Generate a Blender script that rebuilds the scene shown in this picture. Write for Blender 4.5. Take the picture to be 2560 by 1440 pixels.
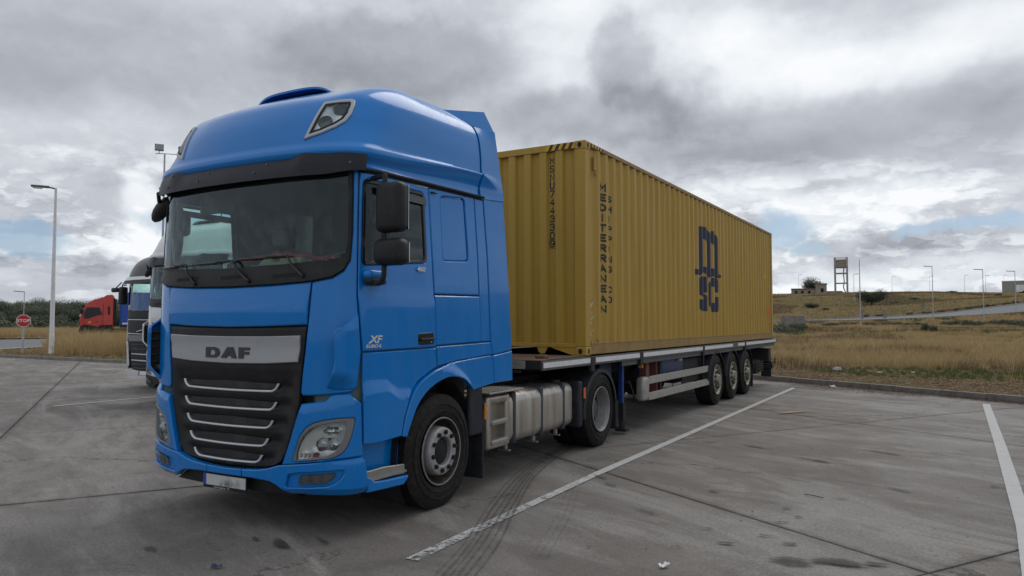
import bpy, bmesh, math, random, bisect
from mathutils import Vector, Matrix, geometry
import numpy as np
R_ = math.radians
random.seed(7)
C = bpy.context.scene.collection
for o in list(bpy.data.objects): bpy.data.objects.remove(o)
# ------------------------------------------------------------------ camera
CAM = Vector((5.346, -4.1228, 1.6965)); YAW = .5338; PITCH = .046
cd = bpy.data.cameras.new('camera'); cam = bpy.data.objects.new('camera', cd); C.objects.link(cam)
cam.location = CAM; cam.rotation_euler = (math.pi/2 + PITCH, 0, YAW)
cd.sensor_width = 36; cd.lens = 36*1840.56/2560; cd.clip_end = 6000; cd.clip_start = .05
bpy.context.scene.camera = cam
sc = bpy.context.scene
sc.view_settings.view_transform = 'Standard'; sc.view_settings.look = 'None'
sc.view_settings.exposure = 0.0; sc.view_settings.gamma = 1; sc.view_settings.use_curve_mapping = False
# ------------------------------------------------------------------ sky
SUN_AZ, SUN_EL = 4., 52.          # degrees: azimuth from +Y towards +X, elevation
w = bpy.data.worlds.new('World'); sc.world = w; w.use_nodes = True
w.cycles.sampling_method = 'MANUAL'; w.cycles.sample_map_resolution = 512
nt = w.node_tree; nt.nodes.clear()
class NG:
    def __init__(s, nt): s.nt = nt
    def n(s, t, **k):
        x = s.nt.nodes.new(t)
        for a, b in k.items(): setattr(x, a, b)
        return x
    def put(s, sock, v):
        if v is None: return
        if isinstance(v, bpy.types.NodeSocket): s.nt.links.new(v, sock)
        elif isinstance(v, (tuple, list)) and len(v) == 3 and sock.type == 'RGBA': sock.default_value = (*v, 1)
        else: sock.default_value = v
    def m(s, op, a, b=None, c=None, clamp=False):
        x = s.n('ShaderNodeMath', operation=op); x.use_clamp = clamp
        for i, v in enumerate((a, b, c)):
            if v is not None: s.put(x.inputs[i], v)
        return x.outputs[0]
    def v(s, op, a, b=None):
        x = s.n('ShaderNodeVectorMath', operation=op)
        s.put(x.inputs[0], a)
        if b is not None: s.put(x.inputs[1], b)
        return x.outputs[1] if op in ('LENGTH', 'DOT_PRODUCT', 'DISTANCE') else x.outputs[0]
    def noise(s, vec, scale, detail=3, rough=.55, dist=0., col=False, dim='3D'):
        x = s.n('ShaderNodeTexNoise'); x.noise_dimensions = dim
        if vec is not None: s.put(x.inputs['Vector'], vec)
        s.put(x.inputs['Scale'], scale); s.put(x.inputs['Detail'], detail); s.put(x.inputs['Roughness'], rough); s.put(x.inputs['Distortion'], dist)
        return x.outputs['Color' if col else 'Fac']
    def mr(s, v, a, b, c=0., d=1., t='SMOOTHSTEP'):
        x = s.n('ShaderNodeMapRange'); x.interpolation_type = t
        for i, q in enumerate((v, a, b, c, d)): s.put(x.inputs[i], q)
        return x.outputs[0]
    def mix(s, f, a, b, mode='MIX'):
        x = s.n('ShaderNodeMix', data_type='RGBA'); x.blend_type = mode; x.clamp_factor = True
        s.put(x.inputs[0], f); s.put(x.inputs[6], a); s.put(x.inputs[7], b)
        return x.outputs[2]
    def comb(s, a, b, c):
        x = s.n('ShaderNodeCombineXYZ')
        for i, q in enumerate((a, b, c)): s.put(x.inputs[i], q)
        return x.outputs[0]
    def sep(s, a):
        x = s.n('ShaderNodeSeparateXYZ'); s.put(x.inputs[0], a); return x.outputs
g = NG(nt)
tc = g.n('ShaderNodeTexCoord').outputs['Generated']
dx, dy, dz = g.sep(tc)
azr = g.m('ARCTAN2', dx, dy); elr = g.m('ARCSINE', dz)
az = g.m('MULTIPLY', azr, 57.2958); el = g.m('MULTIPLY', elr, 57.2958)
P = g.comb(az, el, 0.)
# cloud-layer coordinates: flattened towards the horizon
k = g.m('ADD', g.m('MAXIMUM', dz, 0.), .10)
L = g.comb(g.m('DIVIDE', dx, k), g.m('DIVIDE', dy, k), 0.)
wn = g.v('SUBTRACT', g.noise(tc, 6., 4, .5, col=True), (.5, .5, .5))
wn2 = g.v('SUBTRACT', g.noise(tc, 26., 5, .55, col=True), (.5, .5, .5))
Pw = g.v('ADD', P, g.v('MULTIPLY', wn, (11., 6., 0.)))
Ps = g.v('ADD', P, g.v('ADD', g.v('MULTIPLY', wn, (4., 3., 0.)), g.v('MULTIPLY', wn2, (3.2, 3.2, 0.))))
def blob(a, e, sa, se, soft, sharp=False):
    d = g.v('LENGTH', g.v('MULTIPLY', g.v('SUBTRACT', Ps if sharp else Pw, (a, e, 0.)), (1/sa, 1/se, 0.)))
    return g.mr(d, 1+soft, 1-soft, 0., 1.)
# azimuth, elevation, half sizes (degrees), softness, weight, sharp edge
BL = [(-58,19,14,4.0,.7,-.19,0),(-62,15.2,9,1.6,.6,-.10,0),(-40.0,19.6,9.0,3.2,.30,-.19,1),(-38,16.6,9,2.2,.8,-.12,0),(-29,22,3.4,3.6,.8,.12,0),(-22.2,19.8,2.7,2.9,.25,-.13,1),
 (-19.2,18.0,4.6,2.7,.30,-.12,1),(-16.,16.4,4.6,2.2,.4,-.08,1),(-23,15.6,9.0,2.2,.35,-.18,1),(-15,22,6,2,.8,.14,0),(-26,20,2.6,3,.7,.10,0),(-12,19.0,8,2.2,.85,.30,0),(-4,17.6,5,1.4,.8,.20,0),(1.6,19,3.6,1.5,.8,.20,0),(-24.3,23.4,4.5,1.0,.8,.18,0),
 (-5,13.4,10.5,2.4,.8,-.19,0),(-16,12.0,8.5,1.7,.8,-.16,0),(4,14.9,5,2.2,.7,-.16,0),(-7,8.6,8.5,1.7,.8,.27,0),(-22,10.2,9,2,.8,.12,0),(-5.2,5.4,3.7,1.4,.4,-.12,1),(1,5.6,3,1.2,.4,-.10,1),(-57,8.6,1.5,1.5,.6,.26,1),(-56,5.4,2.2,1.9,.6,.34,1),
 (-52.7,6.0,2.0,1.3,.5,.25,1),(-61,7.6,4.2,1.1,.6,-.10,0),(-62,4.2,6,.8,.7,-.06,0),(-63,2.2,6,.8,.8,-.10,0),(-3,3.0,9,1.4,.9,.16,0),(-3,7.0,2.5,.6,.5,.14,1),(-30,9,8,3,.8,.05,0),(9,20,7,5,.9,.12,0),(-75,14,8,6,.9,-.08,0)]
val = None
for a, e, sa, se, so, wt, sh in BL:
    t = g.m('MULTIPLY', blob(a, e, sa, se, so, sh), wt)
    val = t if val is None else g.m('ADD', val, t)
fb = g.m('SUBTRACT', g.noise(L, .55, 5, .5, .2), .5)
fbs = g.m('SUBTRACT', g.noise(g.v('ADD', L, (5., 2., 0.)), 1.7, 5, .5, .3), .5)
low = g.mr(dz, .20, .03)
val = g.m('ADD', g.m('ADD', val, .63), g.m('ADD', g.m('MULTIPLY', fb, .30), g.m('MULTIPLY', fbs, .11)))
# heaped clouds low in the sky: crisp lit edges above soft grey bases
def heap(sc_, st, sh, off):
    q = g.v('ADD', g.v('MULTIPLY', tc, (1., 1., st)), off)
    q = g.v('ADD', q, g.v('MULTIPLY', g.v('SUBTRACT', g.noise(q, sc_*3, 4, .5, col=True), (.5, .5, .5)), (.05, .05, .05)))
    n0 = g.noise(q, sc_, 6, .52); n1 = g.noise(g.v('ADD', q, (0., 0., sh)), sc_, 4, .50)
    body_ = g.mr(n0, .47, .56)
    lit = g.mr(g.m('SUBTRACT', n0, n1), -.05, .14)
    return body_, lit
h1, l1 = heap(7.5, 2.3, .05, (0., 0., 0.)); h2, l2 = heap(15., 2.6, .03, (3., 1., 0.))
hv = g.m('ADD', g.m('MULTIPLY', h1, g.m('SUBTRACT', g.m('MULTIPLY', l1, .62), .24)), g.m('MULTIPLY', h2, g.m('SUBTRACT', g.m('MULTIPLY', l2, .34), .12)))
val = g.m('ADD', val, g.m('MULTIPLY', hv, g.mr(dz, .26, .09, .06, .74)))
b1 = g.noise(tc, 20., 5, .5); b2 = g.noise(g.v('ADD', tc, (0., 0., .012)), 20., 5, .5)
val = g.m('ADD', val, g.m('MULTIPLY', g.m('SUBTRACT', b1, b2), .22))
ramp = g.n('ShaderNodeValToRGB'); g.put(ramp.inputs[0], val)
cr = ramp.color_ramp; cr.interpolation = 'B_SPLINE' if False else 'LINEAR'
def sr(r, gg, b):
    f = lambda c: ((c/255+.055)/1.055)**2.4 if c > 10 else c/255/12.92
    return (f(r), f(gg), f(b), 1)
cr.elements[0].position = .12; cr.elements[0].color = sr(136,140,150)
cr.elements[1].position = .98; cr.elements[1].color = sr(250,252,255)
for p_, c_ in ((.28, sr(154,158,167)), (.45, sr(178,182,191)), (.62, sr(201,206,214)), (.80, sr(230,236,241))):
    e_ = cr.elements.new(p_); e_.color = c_
cloud = g.n('ShaderNodeBackground'); g.put(cloud.inputs[0], ramp.outputs[0]); cloud.inputs[1].default_value = 1.0
sky = g.n('ShaderNodeTexSky', sky_type='NISHITA'); sky.sun_disc = False
sky.sun_elevation = R_(SUN_EL); sky.sun_rotation = R_(SUN_AZ)
bs = g.n('ShaderNodeBackground'); g.put(bs.inputs[0], g.mix(.55, sky.outputs[0], (1.6, 3.0, 5.0))); bs.inputs[1].default_value = .11
# gaps of blue between the clouds
gap = None
for a, e, sa, se in ((-10.4,6.4,1.7,1.5),(2,6.5,3.2,.6),(-65.5,5.6,4.2,.9),(-53.5,7.2,3.4,1.0),(-8.5,5.1,1.3,.6),(-1.5,6.3,1.5,.4)):
    t = blob(a, e, sa, se, .45, True); gap = t if gap is None else g.m('MAXIMUM', gap, t)
gap2 = g.m('MULTIPLY', g.mr(g.noise(L, .7, 6, .55), .66, .74), g.mr(dz, .45, .7))
gap = g.m('MULTIPLY', g.m('MAXIMUM', gap, gap2), .80)
ms = g.n('ShaderNodeMixShader'); g.put(ms.inputs[0], gap); nt.links.new(cloud.outputs[0], ms.inputs[1]); nt.links.new(bs.outputs[0], ms.inputs[2])
wo = g.n('ShaderNodeOutputWorld'); nt.links.new(ms.outputs[0], wo.inputs[0])
# ------------------------------------------------------------------ sun behind cloud
sl = bpy.data.lights.new('sun', 'SUN'); sl.energy = 0.9; sl.angle = R_(38); sl.color = (1., .96, .9)
so = bpy.data.objects.new('sun', sl); C.objects.link(so)
sd = Vector((math.sin(R_(SUN_AZ))*math.cos(R_(SUN_EL)), math.cos(R_(SUN_AZ))*math.cos(R_(SUN_EL)), math.sin(R_(SUN_EL))))
so.rotation_euler = (-sd).to_track_quat('-Z', 'Y').to_euler(); so.location = (0, 0, 40)
def lerp(a,b,t): return a+(b-a)*t
def smooth(t):
    t=max(0.,min(1.,t)); return t*t*(3-2*t)
def interp(tab,x):
    """monotone-ish Catmull interpolation of rows (x, a, b, ...)"""
    n=len(tab)
    if x<=tab[0][0]: return list(tab[0][1:])
    if x>=tab[-1][0]: return list(tab[-1][1:])
    i=0
    while tab[i+1][0]<x: i+=1
    p1,p2=tab[i],tab[i+1]; h=p2[0]-p1[0]; t=(x-p1[0])/h; out=[]
    for k in range(1,len(p1)):
        d=(p2[k]-p1[k])/h
        m1=d if i==0 else (lambda e:0 if e*d<=0 else 2*e*d/(e+d))((p1[k]-tab[i-1][k])/(p1[0]-tab[i-1][0]))
        m2=d if i+2>=n else (lambda e:0 if e*d<=0 else 2*e*d/(e+d))((tab[i+2][k]-p2[k])/(tab[i+2][0]-p2[0]))
        t2=t*t;t3=t2*t
        out.append((2*t3-3*t2+1)*p1[k]+(t3-2*t2+t)*h*m1+(-2*t3+3*t2)*p2[k]+(t3-t2)*h*m2)
    return out
# plan outline of the cab, near half: x, y
PLAN=[(0,0),(.3,.006),(.6,.026),(.85,.062),(1.0,.105),(1.1,.155),(1.17,.21),(1.215,.275),(1.236,.35),(1.244,.45),(1.246,.6),(1.246,1.0),(1.246,2.72)]
def _dense():
    pts=[];n=len(PLAN)
    for i in range(n-1):
        p0=PLAN[i-1] if i else (-PLAN[1][0],PLAN[1][1]); p1=PLAN[i];p2=PLAN[i+1];p3=PLAN[i+2] if i+2<n else (p2[0],p2[1]+1)
        # centripetal-like catmull with chord scaling
        d1=math.dist(p0,p1)**.5;d2=math.dist(p1,p2)**.5;d3=math.dist(p2,p3)**.5
        for k in range(24):
            t=k/24
            o=[]
            for a in (0,1):
                m1=(p1[a]-p0[a])/d1-(p2[a]-p0[a])/(d1+d2)+(p2[a]-p1[a])/d2
                m2=(p2[a]-p1[a])/d2-(p3[a]-p1[a])/(d2+d3)+(p3[a]-p2[a])/d3
                m1*=d2;m2*=d2;t2=t*t;t3=t2*t
                o.append((2*t3-3*t2+1)*p1[a]+(t3-2*t2+t)*m1+(-2*t3+3*t2)*p2[a]+(t3-t2)*m2)
            pts.append(tuple(o))
    pts.append(PLAN[-1]); return pts
_D=_dense(); _S=[0.]
for i in range(1,len(_D)): _S.append(_S[-1]+math.dist(_D[i-1],_D[i]))
def plan(s):
    a=abs(s); i=min(max(bisect.bisect_right(_S,a)-1,0),len(_S)-2)
    t=(a-_S[i])/(_S[i+1]-_S[i]); x=lerp(_D[i][0],_D[i+1][0],t); y=lerp(_D[i][1],_D[i+1][1],t)
    return (x if s>=0 else -x),y
def s_of_x(x):
    a=abs(x); i=0
    while _D[i+1][0]<a: i+=1
    t=(a-_D[i][0])/(_D[i+1][0]-_D[i][0]); r=lerp(_S[i],_S[i+1],t); return r if x>=0 else -r
def s_of_y(y):
    i=0
    while _D[i+1][1]<y: i+=1
    t=(y-_D[i][1])/(_D[i+1][1]-_D[i][1]); return lerp(_S[i],_S[i+1],t)
# z: lean in y, half width factor
LEAN=[(.0,.03,.985),(.35,.01,.992),(.62,.0,1.0),(1.0,.0,1.0),(1.4,.0,1.0),(2.0,.015,1.0),(2.9,.05,.998),(3.2,.06,.998)]
def body(s,z,d=0.):
    def q(s,z):
        x,y=plan(s); l,w=interp(LEAN,z); k=max(0.,1-y/1.2)
        return (x*w,y+l*k,z)
    p=q(s,z)
    if d:
        e=.004;a=q(s+e,z);b=q(s-e,z);c=q(s,z+e);f=q(s,z-e)
        u=[a[i]-b[i] for i in range(3)];v=[c[i]-f[i] for i in range(3)]
        n=(u[1]*v[2]-u[2]*v[1],u[2]*v[0]-u[0]*v[2],u[0]*v[1]-u[1]*v[0]); L=math.sqrt(sum(t*t for t in n)) or 1
        p=tuple(p[i]+d*n[i]/L for i in range(3))
    return p
# roof dome levels: t, z, halfwidth, front y, corner depth scale
ROOF=[(0.00,3.02,1.262,.03,1.0),(.05,3.055,1.278,.005,1.0),(.11,3.10,1.270,.010,1.05),(.15,3.122,1.256,.035,1.1),(.2,3.18,1.252,.045,1.3),(.35,3.345,1.246,.085,1.75),(.5,3.515,1.225,.175,1.9),(.56,3.575,1.205,.235,1.85),(.64,3.64,1.165,.35,1.7),
 (.72,3.705,1.10,.49,1.5),(.80,3.765,1.0,.66,1.35),(.88,3.795,.82,.92,1.1),(.95,3.81,.5,1.2,1.0),(1.0,3.815,.0,1.45,.6)]
S1=s_of_y(.6); SR=s_of_y(2.02)
def roof(s,t,d=0.):
    def q(s,t):
        z,w,f,c=interp(ROOF,t); a=abs(s); x,y=plan(max(-S1,min(S1,s))) if a>S1 else plan(s)
        if a<=S1: Y=f+y*c
        else: Y=lerp(f+.6*c,2.02+.0*t,(a-S1)/(SR-S1))
        X=x/1.246*w
        kk=smooth((.3-t)/.3)
        z+= .13*kk*smooth((Y-.1)/2.0)
        up=smooth((t-.35)/.5)
        z+= up*(.015*smooth((Y-.3)/.9)+.015*smooth((Y-1.1)/1.3))
        # raised shoulders
        z+= .028*math.exp(-((abs(X)-.97)/.16)**2)*smooth((t-.3)/.35)
        return (X,Y,z)
    p=q(s,t)
    if d:
        e=.004;a=q(s+e,t);b=q(s-e,t);c=q(s,min(1,t+e));f=q(s,t-e)
        u=[a[i]-b[i] for i in range(3)];v=[c[i]-f[i] for i in range(3)]
        n=(u[1]*v[2]-u[2]*v[1],u[2]*v[0]-u[0]*v[2],u[0]*v[1]-u[1]*v[0]); L=math.sqrt(sum(k*k for k in n)) or 1
        p=tuple(p[i]+d*n[i]/L for i in range(3))
    return p
# ------------------------------------------------------------------ materials
def mat(name, col, rough=.5, metal=0., var=0., vscale=3., coat=0., bump=0., bscale=40., spec=.5, dirt=None, dirt_amt=0., tr=0., dust=None, dustr=(.35, .7)):
    m = bpy.data.materials.new(name); m.use_nodes = True; nt = m.node_tree; g = NG(nt)
    b = nt.nodes['Principled BSDF']
    b.inputs['Roughness'].default_value = rough; b.inputs['Metallic'].default_value = metal
    b.inputs['Specular IOR Level'].default_value = spec
    if coat: b.inputs['Coat Weight'].default_value = coat; b.inputs['Coat Roughness'].default_value = .12
    if tr: b.inputs['Transmission Weight'].default_value = tr
    c = (*col, 1)
    src = None
    pos = g.n('ShaderNodeNewGeometry').outputs['Position']
    if var:
        n = g.noise(pos, vscale, 5, .6)
        src = g.mix(n, tuple(x*(1-var) for x in col), tuple(min(1, x*(1+var)) for x in col))
    if dirt:
        n = g.noise(pos, vscale*2.3, 8, .68)
        src = g.mix(g.m('MULTIPLY', g.mr(n, .47, .66), dirt_amt), src if src is not None else col, dirt)
    if dust:      # road film: more of it low on the body, streaky, keeps its place on the thing
        z = g.sep(pos)[2]
        n = g.noise(g.v('MULTIPLY', pos, (3., 3., .7)), 3., 6, .65)
        f = g.m('MULTIPLY', g.mr(z, dust[1], dust[0]), g.mr(n, .35, .7, .25, 1.))
        f = g.m('MULTIPLY', f, dust[2])
        src = g.mix(f, src if src is not None else col, dust[3])
        g.put(b.inputs['Roughness'], g.m('ADD', g.m('MULTIPLY', f, .5), g.mr(g.noise(pos, 2., 6, .6), .3, .7, rough*.8, rough*1.5)))
    if src is not None: g.put(b.inputs['Base Color'], src)
    else: b.inputs['Base Color'].default_value = c
    if bump:
        bp = g.n('ShaderNodeBump'); bp.inputs['Strength'].default_value = bump; bp.inputs['Distance'].default_value = .004
        g.put(bp.inputs['Height'], g.noise(pos, bscale, 5, .6)); g.put(b.inputs['Normal'], bp.outputs[0])
    return m
M = {}
def paint(name, col, dust):
    """vehicle paint: clear gloss, road film low down, insect specks and stone chips on it"""
    m = bpy.data.materials.new(name); m.use_nodes = True; g = NG(m.node_tree); b = m.node_tree.nodes['Principled BSDF']
    p = g.n('ShaderNodeNewGeometry').outputs['Position']; z = g.sep(p)[2]
    c = g.mix(g.noise(p, 1.3, 4, .5), tuple(x*.93 for x in col), tuple(x*1.05 for x in col))
    n = g.noise(g.v('MULTIPLY', p, (4., 4., .8)), 2.5, 7, .68)
    f = g.m('MULTIPLY', g.m('MULTIPLY', g.mr(z, dust[1], dust[0], .12, 1.), g.mr(n, .38, .72, .1, 1.)), dust[2])
    c = g.mix(f, c, dust[3])
    vo = g.n('ShaderNodeTexVoronoi'); g.put(vo.inputs['Vector'], p); vo.inputs['Scale'].default_value = 34.
    sp = g.m('MULTIPLY', g.mr(vo.outputs['Distance'], .10, .05), g.mr(g.noise(p, 5., 4, .6), .50, .62))
    c = g.mix(g.m('MULTIPLY', sp, .55), c, (.035, .035, .035))
    g.put(b.inputs['Base Color'], c); g.put(b.inputs['Roughness'], g.m('ADD', g.m('MULTIPLY', f, .9), g.mr(n, .3, .7, .12, .24)))
    b.inputs['Specular IOR Level'].default_value = .32; b.inputs['Coat Weight'].default_value = .30; g.put(b.inputs['Coat Roughness'], g.m('ADD', .03, g.m('MULTIPLY', f, .8)))
    return m
GRIME = (.22, .19, .16)
M['blue'] = paint('blue_paint', (.0, .180, .56), (.30, 2.2, .11, (.07, .14, .22)))
M['bluev'] = mat('blue_paint_plain', (.003, .175, .60), .33, coat=.35, var=.08, vscale=2)
M['black'] = mat('black_plastic', (.012, .012, .0135), .50, var=.3, vscale=5, bump=.15, bscale=300, dirt=(.04,.038,.035), dirt_amt=.3, spec=.32)
M['dark'] = mat('dark_void', (.008, .008, .009), .8)
M['gloss'] = mat('gloss_black', (.012, .012, .014), .22, var=.3)
M['rubber'] = mat('tyre_rubber', (.013, .012, .012), .78, var=.3, vscale=9, dirt=(.050, .042, .037), dirt_amt=.5, bump=.25, bscale=120, spec=.25)
M['silver'] = mat('silver_trim', (.60, .62, .64), .35, .25, var=.08, vscale=20)
M['chrome'] = mat('chrome', (.75, .76, .78), .12, 1.)
M['platesilver'] = mat('name_plate_silver', (.40, .41, .43), .42, .5, var=.04, vscale=4, dirt=(.25,.25,.25), dirt_amt=.12)
M['lettering'] = mat('dark_lettering', (.03, .033, .04), .5)
M['rimgrey'] = mat('steel_rim', (.25, .25, .25), .5, .3, var=.15, vscale=14, dirt=(.11, .095, .08), dirt_amt=.5)
M['hubsilver'] = mat('hub_silver', (.34, .34, .34), .45, .3, var=.12, vscale=14, dirt=(.18, .16, .14), dirt_amt=.5)
M['rimbrown'] = mat('rusty_rim', (.018, .014, .012), .75, var=.4, vscale=12, dirt=(.16,.12,.09), dirt_amt=.4)
M['alloy'] = mat('dirty_alloy_rim', (.30, .28, .22), .5, .4, var=.4, vscale=14, dirt=(.035, .028, .02), dirt_amt=.85)
M['nut'] = mat('wheel_nut_steel', (.03, .03, .032), .5, .5)
def tank_mat():
    m = bpy.data.materials.new('brushed_aluminium'); m.use_nodes = True; g = NG(m.node_tree); b = m.node_tree.nodes['Principled BSDF']
    p = g.n('ShaderNodeNewGeometry').outputs['Position']
    st = g.noise(g.v('MULTIPLY', p, (9., 9., .8)), 1., 6, .6); fine = g.noise(g.v('MULTIPLY', p, (60., 60., 2.5)), 1., 4, .6)
    c = g.mix(g.mr(st, .3, .7), (.36, .325, .285), (.54, .51, .47)); c = g.mix(g.mr(fine, .4, .65, 0., .35), c, (.30, .26, .22)); c = g.mix(g.mr(g.noise(p, 3., 6, .65), .52, .7, 0., .4), c, (.24, .195, .16))
    g.put(b.inputs['Base Color'], c); b.inputs['Metallic'].default_value = .75; g.put(b.inputs['Roughness'], g.mr(st, .3, .7, .30, .46)); return m
M['tank'] = tank_mat()
M['strap'] = mat('tank_strap', (.045, .05, .058), .5, .2, var=.2)
M['tread_plate'] = mat('tread_plate', (.36, .35, .33), .45, .7, var=.2, vscale=8)
M['white'] = paint('white_paint', (.66, .68, .70), (.4, 2., .3, (.38, .36, .33)))
M['greyframe'] = mat('grey_lamp_frame', (.19, .19, .195), .4, .35, var=.1)
M['liner'] = mat('cab_lining', (.085, .120, .118), .8, var=.15, vscale=6)
M['dash'] = mat('dashboard', (.035, .038, .036), .7)
M['cream'] = mat('crumpled_paper', (.42, .40, .26), .8, var=.3, vscale=18)
M['redcloth'] = mat('red_cloth', (.35, .03, .02), .8, var=.3, vscale=15)
def ochre():
    m = bpy.data.materials.new('container_ochre'); m.use_nodes = True; g = NG(m.node_tree); b = m.node_tree.nodes['Principled BSDF']
    p = g.n('ShaderNodeNewGeometry').outputs['Position']; z = g.sep(p)[2]
    c = g.mix(g.noise(g.v('MULTIPLY', p, (1., 1., .35)), .9, 6, .6), (.375, .230, .034), (.445, .282, .046))
    st = g.noise(g.v('MULTIPLY', p, (11., 11., .45)), 1., 7, .66)
    c = g.mix(g.m('MULTIPLY', g.mr(st, .50, .70), g.mr(z, 4.2, 1.3, .18, .42)), c, (.21, .112, .028))
    c = g.mix(g.mr(g.noise(g.v('MULTIPLY', p, (1., 1., 5.)), 7., 7, .72), .60, .70, 0., .22), c, (.52, .40, .16))
    rust = g.m('MULTIPLY', g.mr(g.noise(p, 3.1, 9, .74), .63, .70), .6); c = g.mix(rust, c, (.14, .060, .028))
    g.put(b.inputs['Base Color'], c); g.put(b.inputs['Roughness'], g.mr(st, .3, .7, .42, .62)); b.inputs['Specular IOR Level'].default_value = .4
    bp = g.n('ShaderNodeBump'); bp.inputs['Strength'].default_value = .5; bp.inputs['Distance'].default_value = .02
    g.put(bp.inputs['Height'], g.noise(p, 1.6, 3, .5)); g.put(b.inputs['Normal'], bp.outputs[0]); return m
M['yellow'] = ochre()
M['yellowrail'] = mat('container_rail', (.29, .185, .055), .6, var=.2, vscale=3, dirt=(.19, .095, .04), dirt_amt=.6)
M['navy'] = mat('navy_print', (.012, .018, .045), .55, var=.3, vscale=8)
M['print'] = mat('black_print', (.02, .02, .02), .6)
M['hazy'] = mat('hazard_yellow', (.62, .33, .01), .5, var=.1)
M['orange'] = mat('orange_plastic', (.60, .13, .01), .35)
M['amber'] = mat('amber_lens', (.55, .20, .03), .25)
M['redlens'] = mat('red_lens', (.25, .04, .02), .3)
M['tape'] = mat('reflective_tape', (.66, .67, .67), .5, var=.08, vscale=6, dirt=(.4, .38, .36), dirt_amt=.4)
M['rave'] = mat('galvanised_rave', (.10, .105, .115), .5, .5, var=.2)
M['chassis'] = mat('black_chassis', (.014, .014, .016), .7, var=.3)
M['navychassis'] = mat('blue_chassis', (.012, .03, .10), .5, var=.3)
M['legblue'] = mat('landing_leg_blue', (.006, .05, .24), .45, var=.3, dirt=(.03,.04,.07), dirt_amt=.5)
M['oxide'] = mat('red_oxide', (.16, .055, .04), .7, var=.3, dirt=(.10, .08, .07), dirt_amt=.5)
M['wood'] = mat('worn_deck_boards', (.15, .085, .06), .8, var=.35, vscale=6, dirt=(.07, .05, .04), dirt_amt=.6, bump=.3)
M['guard'] = mat('aluminium_guard', (.40, .39, .36), .5, .5, var=.12, vscale=5, dirt=(.24, .22, .18), dirt_amt=.6)
M['mudg'] = mat('black_mudguard', (.018, .020, .026), .6, var=.25, dirt=(.055,.052,.05), dirt_amt=.4, spec=.3)
M['galv'] = mat('galvanised_steel', (.42, .44, .46), .5, .5, var=.1)
M['polewhite'] = mat('white_pole_paint', (.72, .72, .74), .5, var=.07, vscale=3, dirt=(.4,.36,.3), dirt_amt=.3)
M['lampgrey'] = mat('lamp_grey', (.12, .12, .13), .5)
M['stopred'] = mat('sign_red', (.50, .015, .015), .45)
M['signwhite'] = mat('sign_white', (.75, .75, .75), .5)
M['truckred'] = mat('red_paint', (.50, .028, .015), .35, coat=.4, var=.06, dust=(1., 3., .2, (.3,.12,.08)))
M['tarpblue'] = mat('blue_tarpaulin', (.02, .07, .36), .5, var=.1)
M['concrete_wall'] = mat('grey_concrete', (.30, .29, .27), .85, var=.15, vscale=1.5)
M['oldconcrete'] = mat('weathered_concrete', (.24, .225, .20), .9, var=.25, vscale=1.2, dirt=(.12, .10, .08), dirt_amt=.6)
M['towerconcrete'] = mat('pale_concrete', (.36, .35, .33), .9, var=.2, vscale=.6, dirt=(.2, .19, .17), dirt_amt=.4)
M['plaster'] = mat('old_plaster', (.30, .26, .21), .9, var=.25, vscale=.8, dirt=(.16,.12,.09), dirt_amt=.6)
M['bark'] = mat('bark', (.06, .05, .04), .9, var=.3)
M['leaf'] = mat('oak_foliage', (.070, .088, .052), .7, var=.5, vscale=.6)
M['leaf2'] = mat('olive_foliage', (.10, .118, .070), .7, var=.45, vscale=.5)
M['leaf3'] = mat('dark_shrub_foliage', (.026, .040, .018), .7, var=.4, vscale=1)
M['mirrorglass'] = mat('mirror_glass', (.5, .55, .6), .05, 1.)
M['roof_tile'] = mat('roof_tile', (.16, .09, .06), .9, var=.3)
M['plate_white'] = mat('number_plate', (.50, .50, .49), .5, dirt=(.02, .02, .02), dirt_amt=1., vscale=1.6, var=.1)
M['plate_blue'] = mat('plate_blue_band', (.02, .06, .35), .5)
def glass_mat(name, tint, rough=.0, gl=.5):
    m = bpy.data.materials.new(name); m.use_nodes = True; nt = m.node_tree; nt.nodes.clear(); g = NG(nt)
    tb = g.n('ShaderNodeBsdfTransparent'); tb.inputs[0].default_value = (*tint, 1)
    gb = g.n('ShaderNodeBsdfGlossy'); gb.inputs[0].default_value = (.80, .93, 1, 1); gb.inputs[1].default_value = rough
    fr = g.n('ShaderNodeFresnel'); fr.inputs[0].default_value = 1.5
    pos = g.n('ShaderNodeNewGeometry').outputs['Position']
    df = g.n('ShaderNodeBsdfDiffuse'); df.inputs[0].default_value = (.35, .34, .32, 1)
    ms = g.n('ShaderNodeMixShader'); g.put(ms.inputs[0], g.m('MULTIPLY', fr.outputs[0], gl)); nt.links.new(tb.outputs[0], ms.inputs[1]); nt.links.new(gb.outputs[0], ms.inputs[2])
    m2 = g.n('ShaderNodeMixShader'); g.put(m2.inputs[0], g.mr(g.noise(pos, 4, 6, .6), .35, .75, .01, .045)); nt.links.new(ms.outputs[0], m2.inputs[1]); nt.links.new(df.outputs[0], m2.inputs[2])
    o = g.n('ShaderNodeOutputMaterial'); nt.links.new(m2.outputs[0], o.inputs[0]); return m
M['glass'] = glass_mat('windscreen_glass', (.74, .93, .88), 0, 1.0)
M['sideglass'] = glass_mat('side_glass', (.38, .46, .44), 0, .9)
M['lens'] = glass_mat('lamp_glass', (.92, .94, .95), 0, .8)
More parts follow.
